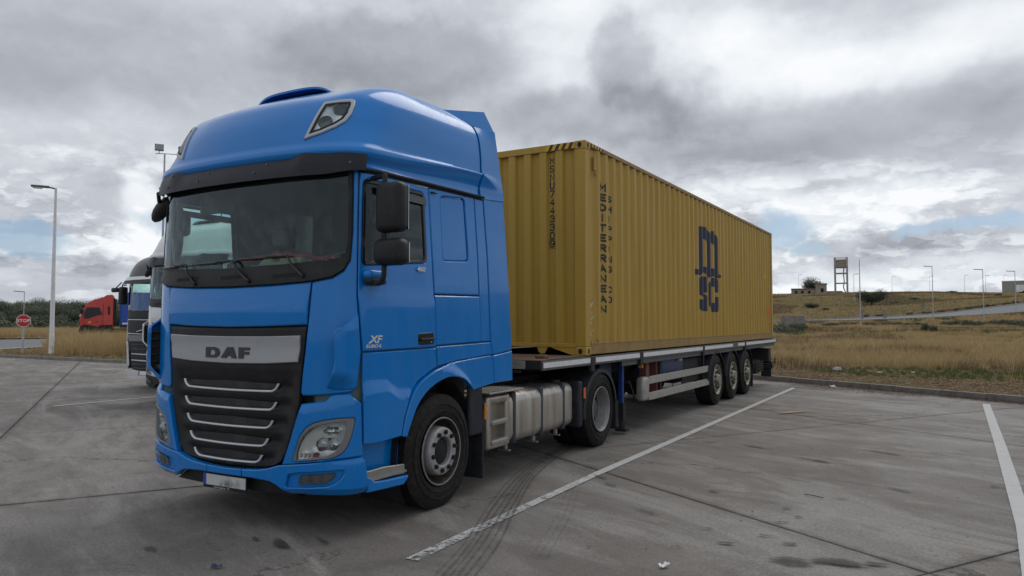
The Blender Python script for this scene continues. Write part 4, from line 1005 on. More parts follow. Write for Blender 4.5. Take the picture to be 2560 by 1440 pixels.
# ================================================================== blue articulated truck (tractor unit)
TY = .0248
def make_wheel(parent, x, y, z, side, style, R=.515, W=.30, name='wheel', dual=False, nuts=True):
    """x = outer face, side=+1/-1 outward direction"""
    b = B(); s = side
    def tyre(off):
        prof = [(-.035+off, .305), (-.012+off, .318), (0+off, .345), (.004+off, .40), (-.004+off, .455), (-.02+off, .49), (-.035+off, R-.006)]
        tr = []
        xs = lin(-.045, -W+.045, 6)
        for i, q in enumerate(xs):
            tr += [(q+.014+off, R), (q-.010+off, R), (q-.012+off, R-.014), (q-.022+off, R-.014)] if i < 5 else [(q+.014+off, R), (q+off, R)]
        back = [(-W+.035+off, R-.006), (-W+.02+off, .49), (-W-.0+off, .44), (-W+off, .36), (-W+.03+off, .305), (-.035+off, .305)]
        b.lathe(prof+tr+back, (x, y, z), 'x', 64, 0, s)
        # sidewall rings
        for rr in (.365, .425): b.lathe([(.002+off, rr-.006), (.009+off, rr), (.002+off, rr+.006)], (x, y, z), 'x', 64, 0, s)
    tyre(0)
    if dual: tyre(-W-.04)
    w = b.build(name, M['rubber'], parent, smooth=True, angle=28)
    if style == 'steer':
        r = B(); r.lathe([(.0, .308), (.006, .304), (.006, .296), (-.004, .288), (-.05, .284), (-.10, .270), (-.13, .245), (-.12, .205)], (x, y, z), 'x', 56, 0, s)
        r.build('rim', M['rimbrown'], w, smooth=True)
        f = B(); f.lathe([(.001, .309), (.009, .306), (.009, .297), (.0, .293)], (x, y, z), 'x', 56, 0, s); f.build('rim_flange', M['rimgrey'], w, smooth=True)
        f = B(); f.lathe([(-.13, .228), (-.03, .222), (.006, .216), (.018, .208), (.021, .200), (.021, .140), (.014, .130), (-.05, .125)], (x, y, z), 'x', 56, 0, s)
        f.build('disc', M['hubsilver'], w, smooth=True)
        f = B(); f.lathe([(-.05, .126), (-.02, .12), (-.005, .08), (.004, .03), (.004, .0)], (x, y, z), 'x', 32, 0, s); f.build('hub', M['dark'], w, smooth=True)
        nx, nr = .020, .172
    elif style == 'drive':
        r = B(); r.lathe([(.001, .308), (.009, .305), (.009, .296), (-.002, .288), (-.03, .280), (-.05, .272), (-.14, .268), (-.152, .262)], (x, y, z), 'x', 56, 0, s)
        r.build('rim', M['rimgrey'], w, smooth=True)
        r = B(); r.lathe([(-.150, .266), (-.170, .25), (-.172, .215), (-.166, .15), (-.15, .13), (-.11, .13), (-.10, .10), (-.10, 0)], (x, y, z), 'x', 56, 0, s); r.build('disc', M['discdark'], w, smooth=True); nx, nr = -.150, .17
        f = B()
        for k in range(8):
            t = 2*math.pi*(k+.5)/8; f.cyl((x-.162*s, y+.222*math.cos(t), z+.222*math.sin(t)), (x-.155*s, y+.222*math.cos(t), z+.222*math.sin(t)), .026, 10)
        f.build('hand_holes', M['dark'], w)
    else:
        r = B(); r.lathe([(.001, .308), (.009, .305), (.009, .296), (-.002, .286), (-.03, .272), (-.05, .26), (-.03, .235), (-.012, .205), (-.008, .135), (-.012, .12), (.02, .112), (.055, .10), (.06, .06), (.06, 0)], (x, y, z), 'x', 44, 0, s)
        r.build('rim', M['alloy'], w, smooth=True); nx, nr = -.006, .168
        f = B()
        for k in range(10):
            t = 2*math.pi*(k+.5)/10; f.cyl((x-.03*s, y+.228*math.cos(t), z+.228*math.sin(t)), (x-.018*s, y+.228*math.cos(t), z+.228*math.sin(t)), .024, 8)
        f.build('hand_holes', M['dark'], w)
    if nuts:
        nb = B().cyl((0, 0, 0), (.020*s, 0, 0), .021, 10).cyl((.020*s, 0, 0), (.028*s, 0, 0), .012, 8); key = 'nut%d' % s
        if key not in _nut: me = newmesh('wheel_nut', nb.V, nb.F); me.materials.append(M['nut']); _nut[key] = me
        for k in range(10):
            t = 2*math.pi*(k+.25)/10; o = bpy.data.objects.new('wheel_nut', _nut[key]); C.objects.link(o); o.parent = w; o.location = (x+nx*s, y+nr*math.cos(t), z+nr*math.sin(t))
    return w
_nut = {}
def sym(half):
    """half outline from s=0 bottom/top to s=0: mirrored to a closed loop"""
    return [(s, z) for s, z in half]+[(-s, z) for s, z in reversed(half) if s > 1e-6]
BARS = [(1.132, .575), (.982, .553), (.834, .52), (.686, .472), (.549, .41)]
def grille_d(s, z):
    e = interp([(.45, .42), (.55, .57), (.65, .66), (.75, .70), (.9, .745), (1.03, .778), (1.27, .797), (1.66, .84)], z)[0]
    f = smooth((e-abs(s))/.13)
    d = -.012-lerp(.028, .008, smooth((z-1.22)/.10))*f
    if z < 1.30:
        ph = (z-1.132)/.1475; w = .5+.5*math.cos(2*math.pi*(ph-.28)); d -= .030*(w**1.5)*smooth((e-.06-abs(s))/.10)*smooth((1.30-z)/.06)
    return d
def dome_drop(s, z): return 0.
def cab_parts(T, blue, plate=True):
    P = lambda name, poly, m=blue, **k: patch(name, poly, m, T, **k)
    PB = lambda name, poly, m=blue, **k: both(name, poly, m, T, **k)
    glass_o = sym([(0, 2.150), (.6, 2.165), (1.0, 2.188), (1.105, 2.205), (1.150, 2.245), (1.165, 2.33), (1.163, 2.7), (1.150, 2.90), (0, 2.90)])
    win = rnd([(1.278, 2.846), (2.085, 2.850), (2.140, 2.225), (1.285, 2.148)], .05)
    # inner shell: keeps the gaps dark and carries the openings
    sh = [(1.84, 1.03), (1.90, 1.10), (2.15, 1.19), (2.5, 1.24), (2.9, 1.20), (3.3, 1.12), (3.67, 1.10), (3.52, 2.96), (0, 2.96)]
    out = [(-s, z) for s, z in reversed(sh[:-1])]; full = [(s, z) for s, z in sh[:-1]]+out
    full = [(0, 1.03)]+full
    patch('cab_shell', full, M['liner'], T, holes=[offset(glass_o, -.004), offset(win, .0), [(-s, z) for s, z in offset(win, .0)]], d0=-.034, res=.07, lip=0, th=.02, dfun=lambda s, z: -.075*smooth((1.74-z)/.06)*smooth((.93-abs(s))/.06))
    patch('front_shell', [(-1.36, .40), (1.36, .40), (1.30, 1.10), (-1.30, 1.10)], M['dark'], T, d0=-.10, res=.12, lip=0, th=.02)
    bx = B().box(-1.1, 1.1, 2.10, 2.16, 1.2, 2.95).box(-1.15, 1.15, .15, 2.14, 1.25, 1.30).box(-1.15, 1.15, .2, 2.14, 2.93, 2.96)
    bx.build('cab_inner_wall', M['liner'], T)
    # windscreen and its black surround
    ws_out = sym([(0, 1.992), (.57, 2.003), (.879, 2.022), (1.05, 2.052), (1.138, 2.108), (1.185, 2.19), (1.197, 2.4), (1.193, 2.7), (1.182, 2.945), (0, 2.945)])
    P('windscreen_surround', ws_out, M['black'], holes=[glass_o], d0=.001, lip=.004, th=.03, dfun=lambda s, z: .014*smooth((2.15-z)/.05))
    patch('windscreen', offset(glass_o, -.003), M['glass'], T, d0=-.006, lip=0, th=.004, res=.12)
    P('sunshade_band', sym([(0, 2.822), (.7, 2.822), (1.05, 2.815), (1.15, 2.80), (1.15, 2.93), (0, 2.93)]), M['dark'], d0=-.016, lip=0, th=.004)
    # hood, corner panels with pillars
    P('hood_panel', sym([(0, 1.983), (.45, 1.99), (.866, 2.012), (.845, 1.676), (.45, 1.662), (0, 1.655)]), lip=.009, drop=.008, dfun=lambda s, z: .012*smooth(min((z-1.655)/.10, (1.99-z)/.10)))
    PB('corner_panel', [(.880, 2.010), (.856, 1.676), (.836, 1.458), (.812, 1.268), (.802, 1.135), (.818, 1.114), (1.045, 1.128), (1.204, 1.144), (1.25, 1.165), (1.298, 1.451), (1.251, 1.908), (1.236, 2.935), (1.196, 2.94), (1.203, 2.7), (1.207, 2.4), (1.195, 2.182), (1.145, 2.10), (1.055, 2.043)], lip=.008, drop=.007, res=.05)
    PB('side_deflector', rnd([(1.093, 1.622), (1.17, 1.672), (1.225, 1.740), (1.268, 1.765), (1.294, 1.45), (1.262, 1.172), (1.12, 1.158), (1.02, 1.180), (1.075, 1.25), (1.104, 1.337), (1.108, 1.5)], .03), lip=.008, drop=.008, th=.03, res=.025,
       dfun=lambda s, z: .008+.098*smooth((1.285-s)/.15)*smooth((z-1.150)/.16)*smooth((1.78-z)/.14))
    for sg in (1, -1):
        b = B(); b.add([body(sg*1.165, z, d) for z in lin(1.24, 1.62, 8) for d in (.0, .075)], [(2*i, 2*i+2, 2*i+3, 2*i+1) for i in range(7)])
        for z in lin(1.26, 1.60, 6): b.add([body(sg*s_, z+q, d) for s_, d in ((1.105, .008), (1.105, .080), (1.165, .075), (1.165, .0)) for q in (0, .012)], [(0,2,4,6),(1,7,5,3),(0,1,3,2)])
        b.build('deflector_louvre', M['black'], T)
    # grille
    P('grille', sym([(0, .496), (.388, .512), (.5, .532), (.56, .553), (.61, .582), (.651, .645), (.692, .753), (.742, .91), (.775, 1.031), (.782, 1.126), (.794, 1.268), (.816, 1.458), (.838, 1.664), (.45, 1.652), (0, 1.645)]), M['black'], dfun=grille_d, res=.026, lip=.005, th=.05, angle=60)
    for zb, h in BARS:
        P('grille_mesh', sym([(0, zb+.012), (h-.05, zb+.018), (h-.02, zb+.06), (0, zb+.072)]), M['gmesh'], d0=-.052, lip=0, th=.004)
        pts = []
        half = [(h, zb+.066), (h-.018, zb+.036), (h-.05, zb+.012), (h-.12, zb+.002), (0, zb-.003)]
        for s, z in [(-s, z) for s, z in half]+half[::-1][1:]: pts.append(body(s, z, -.012))
        B().tube(smooth3(pts, 5), .0120, 8, flat=.8).build('grille_bar', M['silver'], T, smooth=True, angle=60)
    for zb in (1.215, 1.06, .91, .765, .62):
        pass
    P('name_plate_panel', sym([(0, 1.350), (.45, 1.358), (.768, 1.376), (.786, 1.47), (.790, 1.588), (.45, 1.578), (0, 1.575)]), M['platesilver'], lip=.006, drop=.006, th=.03, res=.05, dfun=lambda s, z: .004+.010*smooth((z-1.522)/.008))
    if plate:
        k = -.022
        L = [([(-.234,1.483),(-.234,1.394),(-.115,1.394),(-.076,1.408),(-.062,1.430),(-.062,1.450),(-.076,1.470),(-.115,1.483)], [[(-.180,1.460),(-.180,1.417),(-.13,1.417),(-.112,1.430),(-.112,1.448),(-.13,1.460)]]),
             ([(-.043,1.394),(.038,1.486),(.105,1.486),(.147,1.394),(.092,1.394),(.085,1.412),(.042,1.412),(.056,1.430),(.079,1.430),(.072,1.452),(.022,1.394)], []),
             ([(.172,1.486),(.296,1.486),(.296,1.462),(.226,1.462),(.226,1.450),(.290,1.450),(.290,1.427),(.226,1.427),(.226,1.394),(.172,1.394)], [])]
        for o, hs in L:
            P('name_letter', [(s+k, z) for s, z in o], M['lettering'], holes=[[(s+k, z) for s, z in h] for h in hs], d0=.012, lip=0, th=.012, res=.03)
    # bumper
    hl_o = [(1.238,.943),(1.248,.929),(1.242,.881),(1.222,.799),(1.195,.724),(1.162,.677),(1.121,.65),(1.059,.629),(.911,.612),(.749,.595),(.753,.63),(.789,.736),(.813,.8),(.868,.865),(.93,.902),(1.02,.925),(1.125,.94)]
    hl_i = [(1.176,.915),(1.18,.863),(1.161,.78),(1.131,.719),(1.093,.678),(1.037,.65),(.949,.63),(.778,.61),(.782,.666),(.805,.737),(.837,.794),(.9,.853),(.976,.886),(1.077,.905)]
    ridge = lambda s: .96+.085*smooth((s-.75)/.55)+.035
    PB('headlamp_panel', [(.808,1.047),(1.018,1.075),(1.046,1.110),(1.067,1.128),(1.212,1.134),(1.24,1.100),(1.298,1.053),(1.304,.869),(1.310,.645),(1.094,.624),(.872,.592),(.640,.562),(.672,.64),(.714,.753),(.764,.91),(.797,1.0)],
       holes=[offset(hl_o, -.003)], lip=.008, drop=.007, th=.05, res=.045, dfun=lambda s, z: .018-.055*smooth((z-ridge(s)+.005)/.13))
    PB('headlamp_frame', hl_o, M['greyframe'], holes=[hl_i], d0=.02, lip=.005, th=.05)
    for mir in (False, True):
        K = dict(mirror=mir)
        lamp = patch('headlamp', offset(hl_i, -.003), M['lens'], T, d0=.010, lip=0, th=.003, res=.08, **K)
        patch('headlamp_bowl', offset(hl_i, -.002), M['bowl'], lamp, lip=0, th=.01, res=.03, dfun=lambda s, z: -.006-.045*smooth(min((1.19-s)/.1, (s-.76)/.15, (z-.60)/.1, (.94-z)/.08)), **K)
        patch('reflector', rnd([(.93,.665),(1.10,.680),(1.135,.735),(1.13,.79),(.99,.792),(.93,.76)], .02), M['chrome'], lamp, lip=.01, drop=.02, th=.01, res=.02, dfun=lambda s, z: -.028+.03*math.cos((z-.73)*55)*.5+.01*math.sin(s*60), **K)
        patch('reflector', rnd([(1.0,.805),(1.13,.808),(1.145,.85),(1.12,.885),(1.04,.875),(.99,.84)], .02), M['chrome'], lamp, lip=.01, drop=.02, th=.01, res=.02, dfun=lambda s, z: -.028+.015*math.cos((z-.84)*70)+.008*math.sin(s*80), **K)
        patch('indicator', rnd([(.915,.636),(.955,.638),(.96,.668),(.925,.672)], .012), M['redlens'], lamp, d0=-.008, lip=.003, th=.02, **K)
        for i in range(4):
            s0 = .792+i*.034; patch('led', rnd([(s0,.622+i*.003),(s0+.026,.624+i*.003),(s0+.027,.662+i*.003),(s0+.003,.660+i*.003)], .008), M['chrome'], lamp, d0=-.006, lip=.004, th=.01, **K)
    fog_o = rnd([(.70,.488),(.79,.506),(1.095,.536),(1.175,.542),(1.165,.495),(1.124,.452),(1.062,.418),(.913,.402),(.672,.386),(.69,.44)], .03)
    fog_l = rnd([(.812,.490),(1.108,.520),(1.100,.485),(1.054,.438),(.98,.428),(.790,.412)], .02)
    lb = [(.215,.490),(.388,.502),(.5,.522),(.56,.541),(.614,.556),(.872,.584),(1.094,.616),(1.312,.637),(1.336,.58),(1.357,.464),(1.366,.339),(1.235,.334),(1.0,.333),(.817,.333),(.715,.336),(.645,.364),(.573,.402),(.509,.422),(.3,.432),(.215,.432)]
    PB('lower_bumper', lb, holes=[offset(fog_o, -.002)], lip=.008, drop=.007, th=.06, res=.04, dfun=lambda s, z: .022-.05*smooth((.40-z)/.07)*smooth((s-.6)/.2)-.02*smooth((z-.575-.05*(s-.6))/.03))
    P('bumper_centre', [(-.207,.432),(.207,.432),(.207,.490),(0,.485),(-.207,.490)], d0=.022, lip=.005, th=.05)
    for mir in (False, True):
        patch('fog_lamp_recess', fog_o, blue, T, d0=.0, lip=.0, th=.01, mirror=mir, res=.03, dfun=lambda s, z: -.006)
        f = patch('fog_lamp', fog_l, M['lens'], T, d0=.020, lip=.006, drop=.01, th=.03, mirror=mir)
        patch('fog_reflector', offset(fog_l, .004), M['bowl3'], f, lip=0, th=.01, res=.02, mirror=mir, dfun=lambda s, z: -.000+.005*math.sin(s*70))
    P('skid_panel', [(-.78,.30),(.78,.30),(.66,.37),(.58,.41),(.5,.432),(-.5,.432),(-.58,.41),(-.66,.37)], M['black'], d0=-.06, lip=.01, drop=.01, th=.05)
    # roof, brow, flare
    us = [-SR+2*SR*i/150 for i in range(151)]; vs = [0, .02, .05, .08, .12]+lin(.16, 1., 40)
    grid('roof', roof, us, vs, blue, T, angle=60)
    def flare(s, v, d):
        a = Vector(body(s, 2.935, .002)); b = Vector(roof(s, 0.)); p = a.lerp(b, v); n = (Vector(body(s, 2.95, 1.))-Vector(body(s, 2.95, 0.)))
        return p+n*(-.028*math.sin(math.pi*v)*smooth((abs(s)-1.)/.3)+d)
    grid('roof_flare', flare, us, lin(0, 1, 9), blue, T, angle=60)
    # exterior sun visor
    def vis(s, v, d):
        a = abs(s); top = 3.070+.018*smooth((a-.95)/.3)-.052*smooth((.80-a)/.18); bot = 2.862+.045*smooth((a-.95)/.35)
        z = lerp(bot, top, v); k = .078-.045*v+.008*math.sin(math.pi*v)-.018*smooth((a-1.10)/.25)+.012*math.exp(-((a-.80)/.09)**2)*smooth(v*1.4)
        return body(s, z, k+d)
    grid('sun_visor', lambda s, v, d: vis(s*(1+.018*v-.009), v, d), lin(-1.285, 1.285, 96), lin(0, 1, 12), M['visor'], T, th=.012, angle=50)
    for s, v in ((-.86,.25),(-.80,.75),(-.40,.40),(-.28,.80),(.30,.42),(.42,.82),(1.17,.35),(-1.17,.35)):
        p = Vector(vis(s, v, 0)); q = Vector(vis(s, v, .008)); B().cyl(p, q, .009, 8).build('visor_screw', M['screw'], T)
    # drip rail
    for sg in (1, -1):
        pts = [body(sg*s, lerp(2.922, 2.962, (s-1.26)/2.25), .012) for s in lin(1.25, 3.10, 20)]
        B().tube(pts, .014, 8).build('drip_rail', M['dark'], T, smooth=True)
        pts = [body(sg*s, lerp(2.900, 2.935, (s-1.26)/2.25), .006) for s in lin(1.25, 3.10, 20)]
        B().tube(pts, .006, 6).build('gutter_seam', M['black'], T, smooth=True)
    # roof auxiliary lamps
    mo = [(.818,.501),(.962,.510),(1.023,.516),(1.050,.505),(1.060,.472),(1.063,.395),(1.041,.335),(.989,.285),(.896,.235),(.750,.193)]
    for mir in (False, True):
        K = dict(surf=roof, mirror=mir, sv=1.)
        patch('roof_lamp_frame', mo, M['platesilver'], T, holes=[offset(mo, .030)], d0=.016, lip=.006, drop=.006, th=.03, res=.03, **K)
        lamp = patch('roof_lamp', offset(mo, .028), M['lens'], T, d0=.013, lip=0, th=.003, res=.05, **K)
        patch('lamp_gasket', offset(mo, .029), M['dark'], lamp, holes=[offset(mo, .044)], d0=.0145, lip=0, th=.006, res=.03, **K)
        patch('roof_lamp_bowl', offset(mo, .030), M['bowl2'], lamp, d0=.0045, lip=0, th=.003, res=.03, dfun=lambda s, z: .002*math.sin(s*40), **K)
        for (s, t, r) in ((.975, .430, .066), (.893, .330, .062)):
            sg = -1 if mir else 1; p = Vector(roof(sg*s, t, 0.)); n = Vector(roof(sg*s, t, 1.))-p; n.normalize(); q = n.to_track_quat('Z', 'Y').to_matrix()
            b = B(); prof = [(.0, r), (.0105, r), (.0115, r*.93), (.009, r*.88), (.010, r*.5), (.0115, 0)]; V = []; F = []; nn = 28
            for (h, rr) in prof:
                for k in range(nn): V.append(p+q@Vector((rr*math.cos(k*2*math.pi/nn), rr*math.sin(k*2*math.pi/nn), h)))
            F = [(i*nn+k, i*nn+(k+1) % nn, (i+1)*nn+(k+1) % nn, (i+1)*nn+k) for i in range(len(prof)-1) for k in range(nn)]
            b.add(V, F).build('driving_lamp', M['lampdark'], lamp, smooth=True)
    # roof hatch scoop
    def scoop(u, v, d):
        x = u*.52; y = .66+v*.80; h = .115*(1-abs(u)**5)*(1-.75*v**1.5)+.0
        z0 = 3.74+.05*smooth((y-.6)/.6); return (x, y+.05*abs(u)**2, z0+h+d*.9)
    grid('roof_hatch', scoop, lin(-1, 1, 41), lin(0, 1, 12), blue, T, th=.022, angle=50)
    B().box(-.40, .30, .78, .82, 3.72, 3.83).build('hatch_opening', M['dark'], T)
    # side windows and doors
    PB('door', [(1.247, 2.900), (1.259, 1.908), (1.309, 1.463), (2.282, 1.473), (2.252, 1.942), (2.158, 2.910)], holes=[offset(win, -.002)], lip=.008, drop=.007, th=.035, res=.06, dfun=lambda s, z: .010*(1-smooth((z-1.905)/.02)))
    for mir in (False, True):
        patch('window_frame', win, M['gloss'], T, holes=[offset(win, .028)], d0=.003, lip=.004, th=.02, mirror=mir)
        patch('side_window', offset(win, .026), M['sideglass'] if not mir else M['glass'], T, d0=-.010, lip=0, th=.004, res=.15, mirror=mir)
        sg = -1 if mir else 1
        # slats of the wind deflector above the window
        patch('window_deflector', [(1.40, 2.80), (2.09, 2.80), (2.098, 2.735), (1.40, 2.742)], M['smoke'], T, d0=.022, lip=0, th=.004, mirror=mir)
        h = patch('door_handle', rnd([(1.992, 1.600), (2.238, 1.605), (2.250, 1.492), (2.002, 1.488)], .03), M['gloss'], T, d0=.012, lip=.006, th=.02, mirror=mir)
        patch('handle_grip', rnd([(2.02, 1.552), (2.225, 1.556), (2.228, 1.532), (2.022, 1.528)], .01), M['black'], h, d0=.034, lip=.004, th=.02, mirror=mir)
        patch('key_slot', rnd([(2.185, 1.522), (2.200, 1.522), (2.200, 1.512), (2.185, 1.512)], .004), M['silver'], h, d0=.018, lip=0, th=.01, mirror=mir)
        B().box(sg*1.262-.01, sg*1.262+.01, 1.165, 1.20, 2.86, 2.875, bev=.003).box(sg*1.262-.01, sg*1.262+.01, 1.215, 1.24, 2.862, 2.872, bev=.003).build('door_buffer', M['dark'], T)
    PB('door_lower_panel', [(1.311,1.451),(2.282,1.461),(2.305,1.292),(2.2,1.256),(2.012,1.177),(1.890,1.066),(1.796,.881),(1.762,.739),(1.5,.725),(1.318,.73),(1.311,1.02),(1.312,1.16)], lip=.008, drop=.007, th=.03, res=.05,
       dfun=lambda s, z: .004+.022*(1-smooth((z-interp([(1.3,1.15),(1.58,1.168),(1.72,1.09),(2.3,1.09)], s)[0]+.012)/.035))*smooth((2.05-s)/.3))
    fender_o = [(1.771,.735),(1.806,.876),(1.900,1.056),(2.02,1.166),(2.205,1.245),(2.335,1.277),(2.644,1.322),(3.25,1.355),(3.298,1.346),(3.324,1.07)]
    fender_i = [(2.93,1.030),(2.83,1.10),(2.70,1.158),(2.53,1.187),(2.36,1.170),(2.149,1.098),(1.996,.990),(1.9,.855),(1.828,.72)]
    sm = lambda L: [(p.x, p.y) for p in smooth3([Vector((a, b, 0)) for a, b in L], 3)]
    fender_o = sm(fender_o[:8])+fender_o[8:]; fender_i = sm(fender_i)
    def fd(s, z):
        r = math.hypot(s-2.33, z-.52); return .004+.030*smooth((.80-r)/.06)
    PB('fender', fender_o+fender_i, lip=.008, drop=.007, th=.05, res=.035, dfun=fd)
    PB('fender_rear_panel', [(3.333,1.07),(3.712,1.072),(3.698,1.385),(3.306,1.350)], lip=.008, drop=.007, th=.03, dfun=lambda s, z: .006)
    ins = rnd([(2.350, 2.858), (2.757, 2.893), (2.835, 2.290), (2.400, 2.262)], .05)
    PB('sleeper_side_panel', [(2.167, 2.910), (2.932, 2.935), (3.0, 2.355), (3.030, 1.962), (2.262, 1.952)], holes=[offset(ins, -.004)], lip=.010, drop=.006, th=.02, res=.06)
    PB('sleeper_inset_panel', ins, d0=-.012, lip=.012, drop=.010, th=.02, res=.06)
    PB('locker_door', [(2.262, 1.936), (3.034, 1.948), (3.064, 1.500), (2.292, 1.484)], lip=.009, drop=.008, th=.02, d0=.006)
    PB('side_strip', [(2.943, 2.935), (3.097, 2.94), (3.180, 2.369), (3.252, 1.500), (3.074, 1.500), (3.010, 2.355)], lip=.007, drop=.006, th=.02)
    PB('lower_side_panel', [(2.294, 1.473), (3.254, 1.488), (3.29, 1.366), (2.9, 1.344), (2.65, 1.332), (2.317, 1.294)], lip=.008, drop=.007, th=.02, d0=.004)
    PB('side_extender', [(3.108, 2.945), (3.515, 2.968), (3.59, 2.4), (3.643, 1.97), (3.687, 1.51), (3.694, 1.396), (3.300, 1.360), (3.262, 1.500), (3.19, 2.369)], lip=.008, drop=.007, th=.03, dfun=lambda s, z: -.02*smooth((1.50-z)/.04)*0+.004)
    # upper fairing behind the roof
    for sg in (1, -1):
        fr = [(0.0,), ]
        tl = lin(0, .66, 12)
        def fa(u, v, d, sg=sg):
            q = max(0, (v-.10)/.90); t = .66*q; a = Vector(roof(SR, t))
            if v < .10: a = Vector(flare(SR, v/.10, 0))
            a.y += .012; b = Vector((1.238-.02*v, 2.51-.17*v, 2.975+.71*v)); p = a.lerp(b, u); p.x += .012+d; return (sg*p.x, p.y, p.z)
        grid('roof_fairing', fa, lin(0, 1, 6), lin(0, 1, 21), blue, T, th=.035, angle=50)
        tip = Vector(roof(s_of_y(1.62)+.0, .70)); 
        def fb_(u, v, d, sg=sg):
            a0 = Vector(roof(SR*.86+SR*.14*u, .705)); y0 = lerp(1.62, 2.36, u)
            lo = Vector((lerp(1.07, 1.205, u), y0, lerp(3.70, 3.675, u))); hi = Vector((lerp(1.05, 1.13, u), lerp(1.60, 2.27, u), lerp(3.765, 3.895, u)))
            p = lo.lerp(hi, v); return (sg*(p.x+d+.012), p.y, p.z)
        grid('roof_spoiler', fb_, lin(0, 1, 8), lin(0, 1, 4), blue, T, th=.05, angle=50)
    B().box(-1.05, 1.05, 2.0, 2.06, 2.95, 3.80).build('roof_rear_wall', blue, T)
    # steps under the door
    PB('step_well', [(1.33, .76), (1.885, .76), (1.885, .46), (1.33, .46)], d0=-.11, lip=0, th=.01)
    PB('step_tread_edge', [(1.352, .495), (1.60, .50), (1.888, .478), (1.895, .392), (1.45, .418), (1.36, .462)], M['tread_plate'], d0=-.035, lip=.006, th=.02)
    PB('step_skirt', [(1.374, .339), (1.832, .319), (1.886, .362), (1.896, .386), (1.60, .398), (1.446, .412), (1.40, .45), (1.362, .465)], d0=.006, lip=.008, drop=.007, th=.05)
    for sg in (1, -1):
        b = B()
        for i in range(5):
            for j in range(3): b.box(sg*1.09+sg*j*.045-.014, sg*1.09+sg*j*.045+.014, .47+i*.08, .52+i*.08, .432, .440)
        x0, x1 = sorted((sg*1.05, sg*1.22)); b.box(x0, x1, .40, .88, .415, .432); b.build('step_tread', M['tread_plate'], T)
    # wheel housing, mud flaps, underbody
    for sg in (1, -1):
        b = B(); n = 22; V = []; F = []
        for i in range(n+1):
            t = R_(lerp(-38, 202, i/n)); y, z = 1.36+.60*math.cos(t)*-1, .53+.64*math.sin(t)
            V += [(sg*.72, y, z), (sg*1.205, y, z)]
        F = [(2*i, 2*i+1, 2*i+3, 2*i+2) for i in range(n)]; b.add(V, F).build('wheel_housing', M['mudg'], T, smooth=True)
        x0, x1 = sorted((sg*.86, sg*1.235)); B().box(x0, x1, 2.10, 2.125, .13, .80, bev=.008).build('mud_flap', M['mudg'], T)
        bb = B().box(*sorted((sg*1.19, sg*1.238)), 1.86, 2.10, .58, 1.10, bev=.02); bb.build('mudguard_edge', M['mudg'], T)
    B().box(-.95, .95, .25, 2.2, .42, 1.22).box(-.42, .42, 2.2, 3.2, .5, 1.0).build('engine_block', M['dark'], T)
    B().box(-.45, -.37, .3, 6.3, .72, .98).box(.37, .45, .3, 6.3, .72, .98).box(-.37, .37, 4.2, 4.3, .72, .98).box(-.37, .37, 6.2, 6.3, .72, .98).build('chassis_rails', M['chassis'], T)
    B().cyl((-1.0, 5.21, .52), (1.0, 5.21, .52), .07, 12).box(-.25, .25, 4.98, 5.44, .34, .72, bev=.1).cyl((-1.1, 1.38, .52), (1.1, 1.38, .52), .06, 12).build('axles', M['chassis'], T)
    B().box(-.45, .45, 4.55, 5.45, 1.00, 1.13, bev=.04).build('fifth_wheel', M['chassis'], T)
    for sg in (1, -1):
        make_wheel(T, sg*1.235, 1.38, .515, sg, 'steer', .52, .30)
        make_wheel(T, sg*1.235, 5.21, .505, sg, 'drive', .51, .28, dual=True)
    # fuel tanks with straps, steps and top plate
    for sg in (1, -1):
        X = lambda a, b: sorted((sg*a, sg*b))
        tk = B().box(*X(.62, 1.2), 2.72, 4.42, .375, .93, bev=.11).build('fuel_tank', M['tank'], T, smooth=True)
        b = B().box(*X(.66, 1.10), 2.27, 2.735, .40, .91, bev=.03)
        b.box(*X(1.02, 1.2), 2.262, 2.345, .375, .93, bev=.035).box(*X(1.02, 1.2), 2.655, 2.735, .375, .93, bev=.035).box(*X(1.0, 1.196), 2.30, 2.70, .835, .928, bev=.035).box(*X(1.0, 1.196), 2.30, 2.70, .376, .44, bev=.03)
        b.build('tank_step_housing', M['tank'], T, smooth=True)
        for z in (.62, .415): B().box(*X(1.02, 1.212), 2.335, 2.665, z, z+.055, bev=.012).build('tank_step', M['tread_plate'], T, smooth=True)
        for y in (2.80, 3.46, 4.06):
            st = B().box(*X(.61, 1.210), y-.005, y+.062, .365, .940, bev=.115).build('tank_strap', M['strap'], T, smooth=True)
            B().box(*X(1.06, 1.10), y+.005, y+.055, .30, .375, bev=.008).box(*X(1.0, 1.14), y+.01, y+.05, .285, .302, bev=.004).build('strap_foot', M['tread_plate'], st)
        c = B().cyl((sg*1.0, 4.22, .925), (sg*1.0, 4.22, .965), .075, 14).build('filler_cap', M['black'], T, smooth=True)
        pl = B().box(*X(.84, 1.25), 2.22, 2.95, .952, .972, bev=.006)
        for i in range(16):
            for j in range(9): 
                if (i+j) % 2: pl.box(*X(.87+j*.041, .887+j*.041), 2.25+i*.043, 2.275+i*.043, .972, .976)
        pl.build('catwalk_plate', M['tread_plate'], T)
        B().box(*X(1.04, 1.185), 2.16, 2.25, .62, .90, bev=.02).build('lamp_bracket', M['mudg'], T)
        B().box(*X(1.188, 1.208), 2.19, 2.235, .70, .87, bev=.008).build('side_marker_lamp', M['amber'], T)
        # rear mudguard in three sections
        n = 24; V = []; F = []
        for i in range(n+1):
            t = R_(lerp(-8, 172, i/n)); y, z = 5.21-.605*math.cos(t), .50+.57*math.sin(t)
            for x, dz in ((.58, .0), (1.18, 0), (1.235, -.012), (1.242, -.07)):
                k = 1+dz/.6; V.append((sg*x, 5.21-.605*k*math.cos(t), .50+.57*k*math.sin(t)))
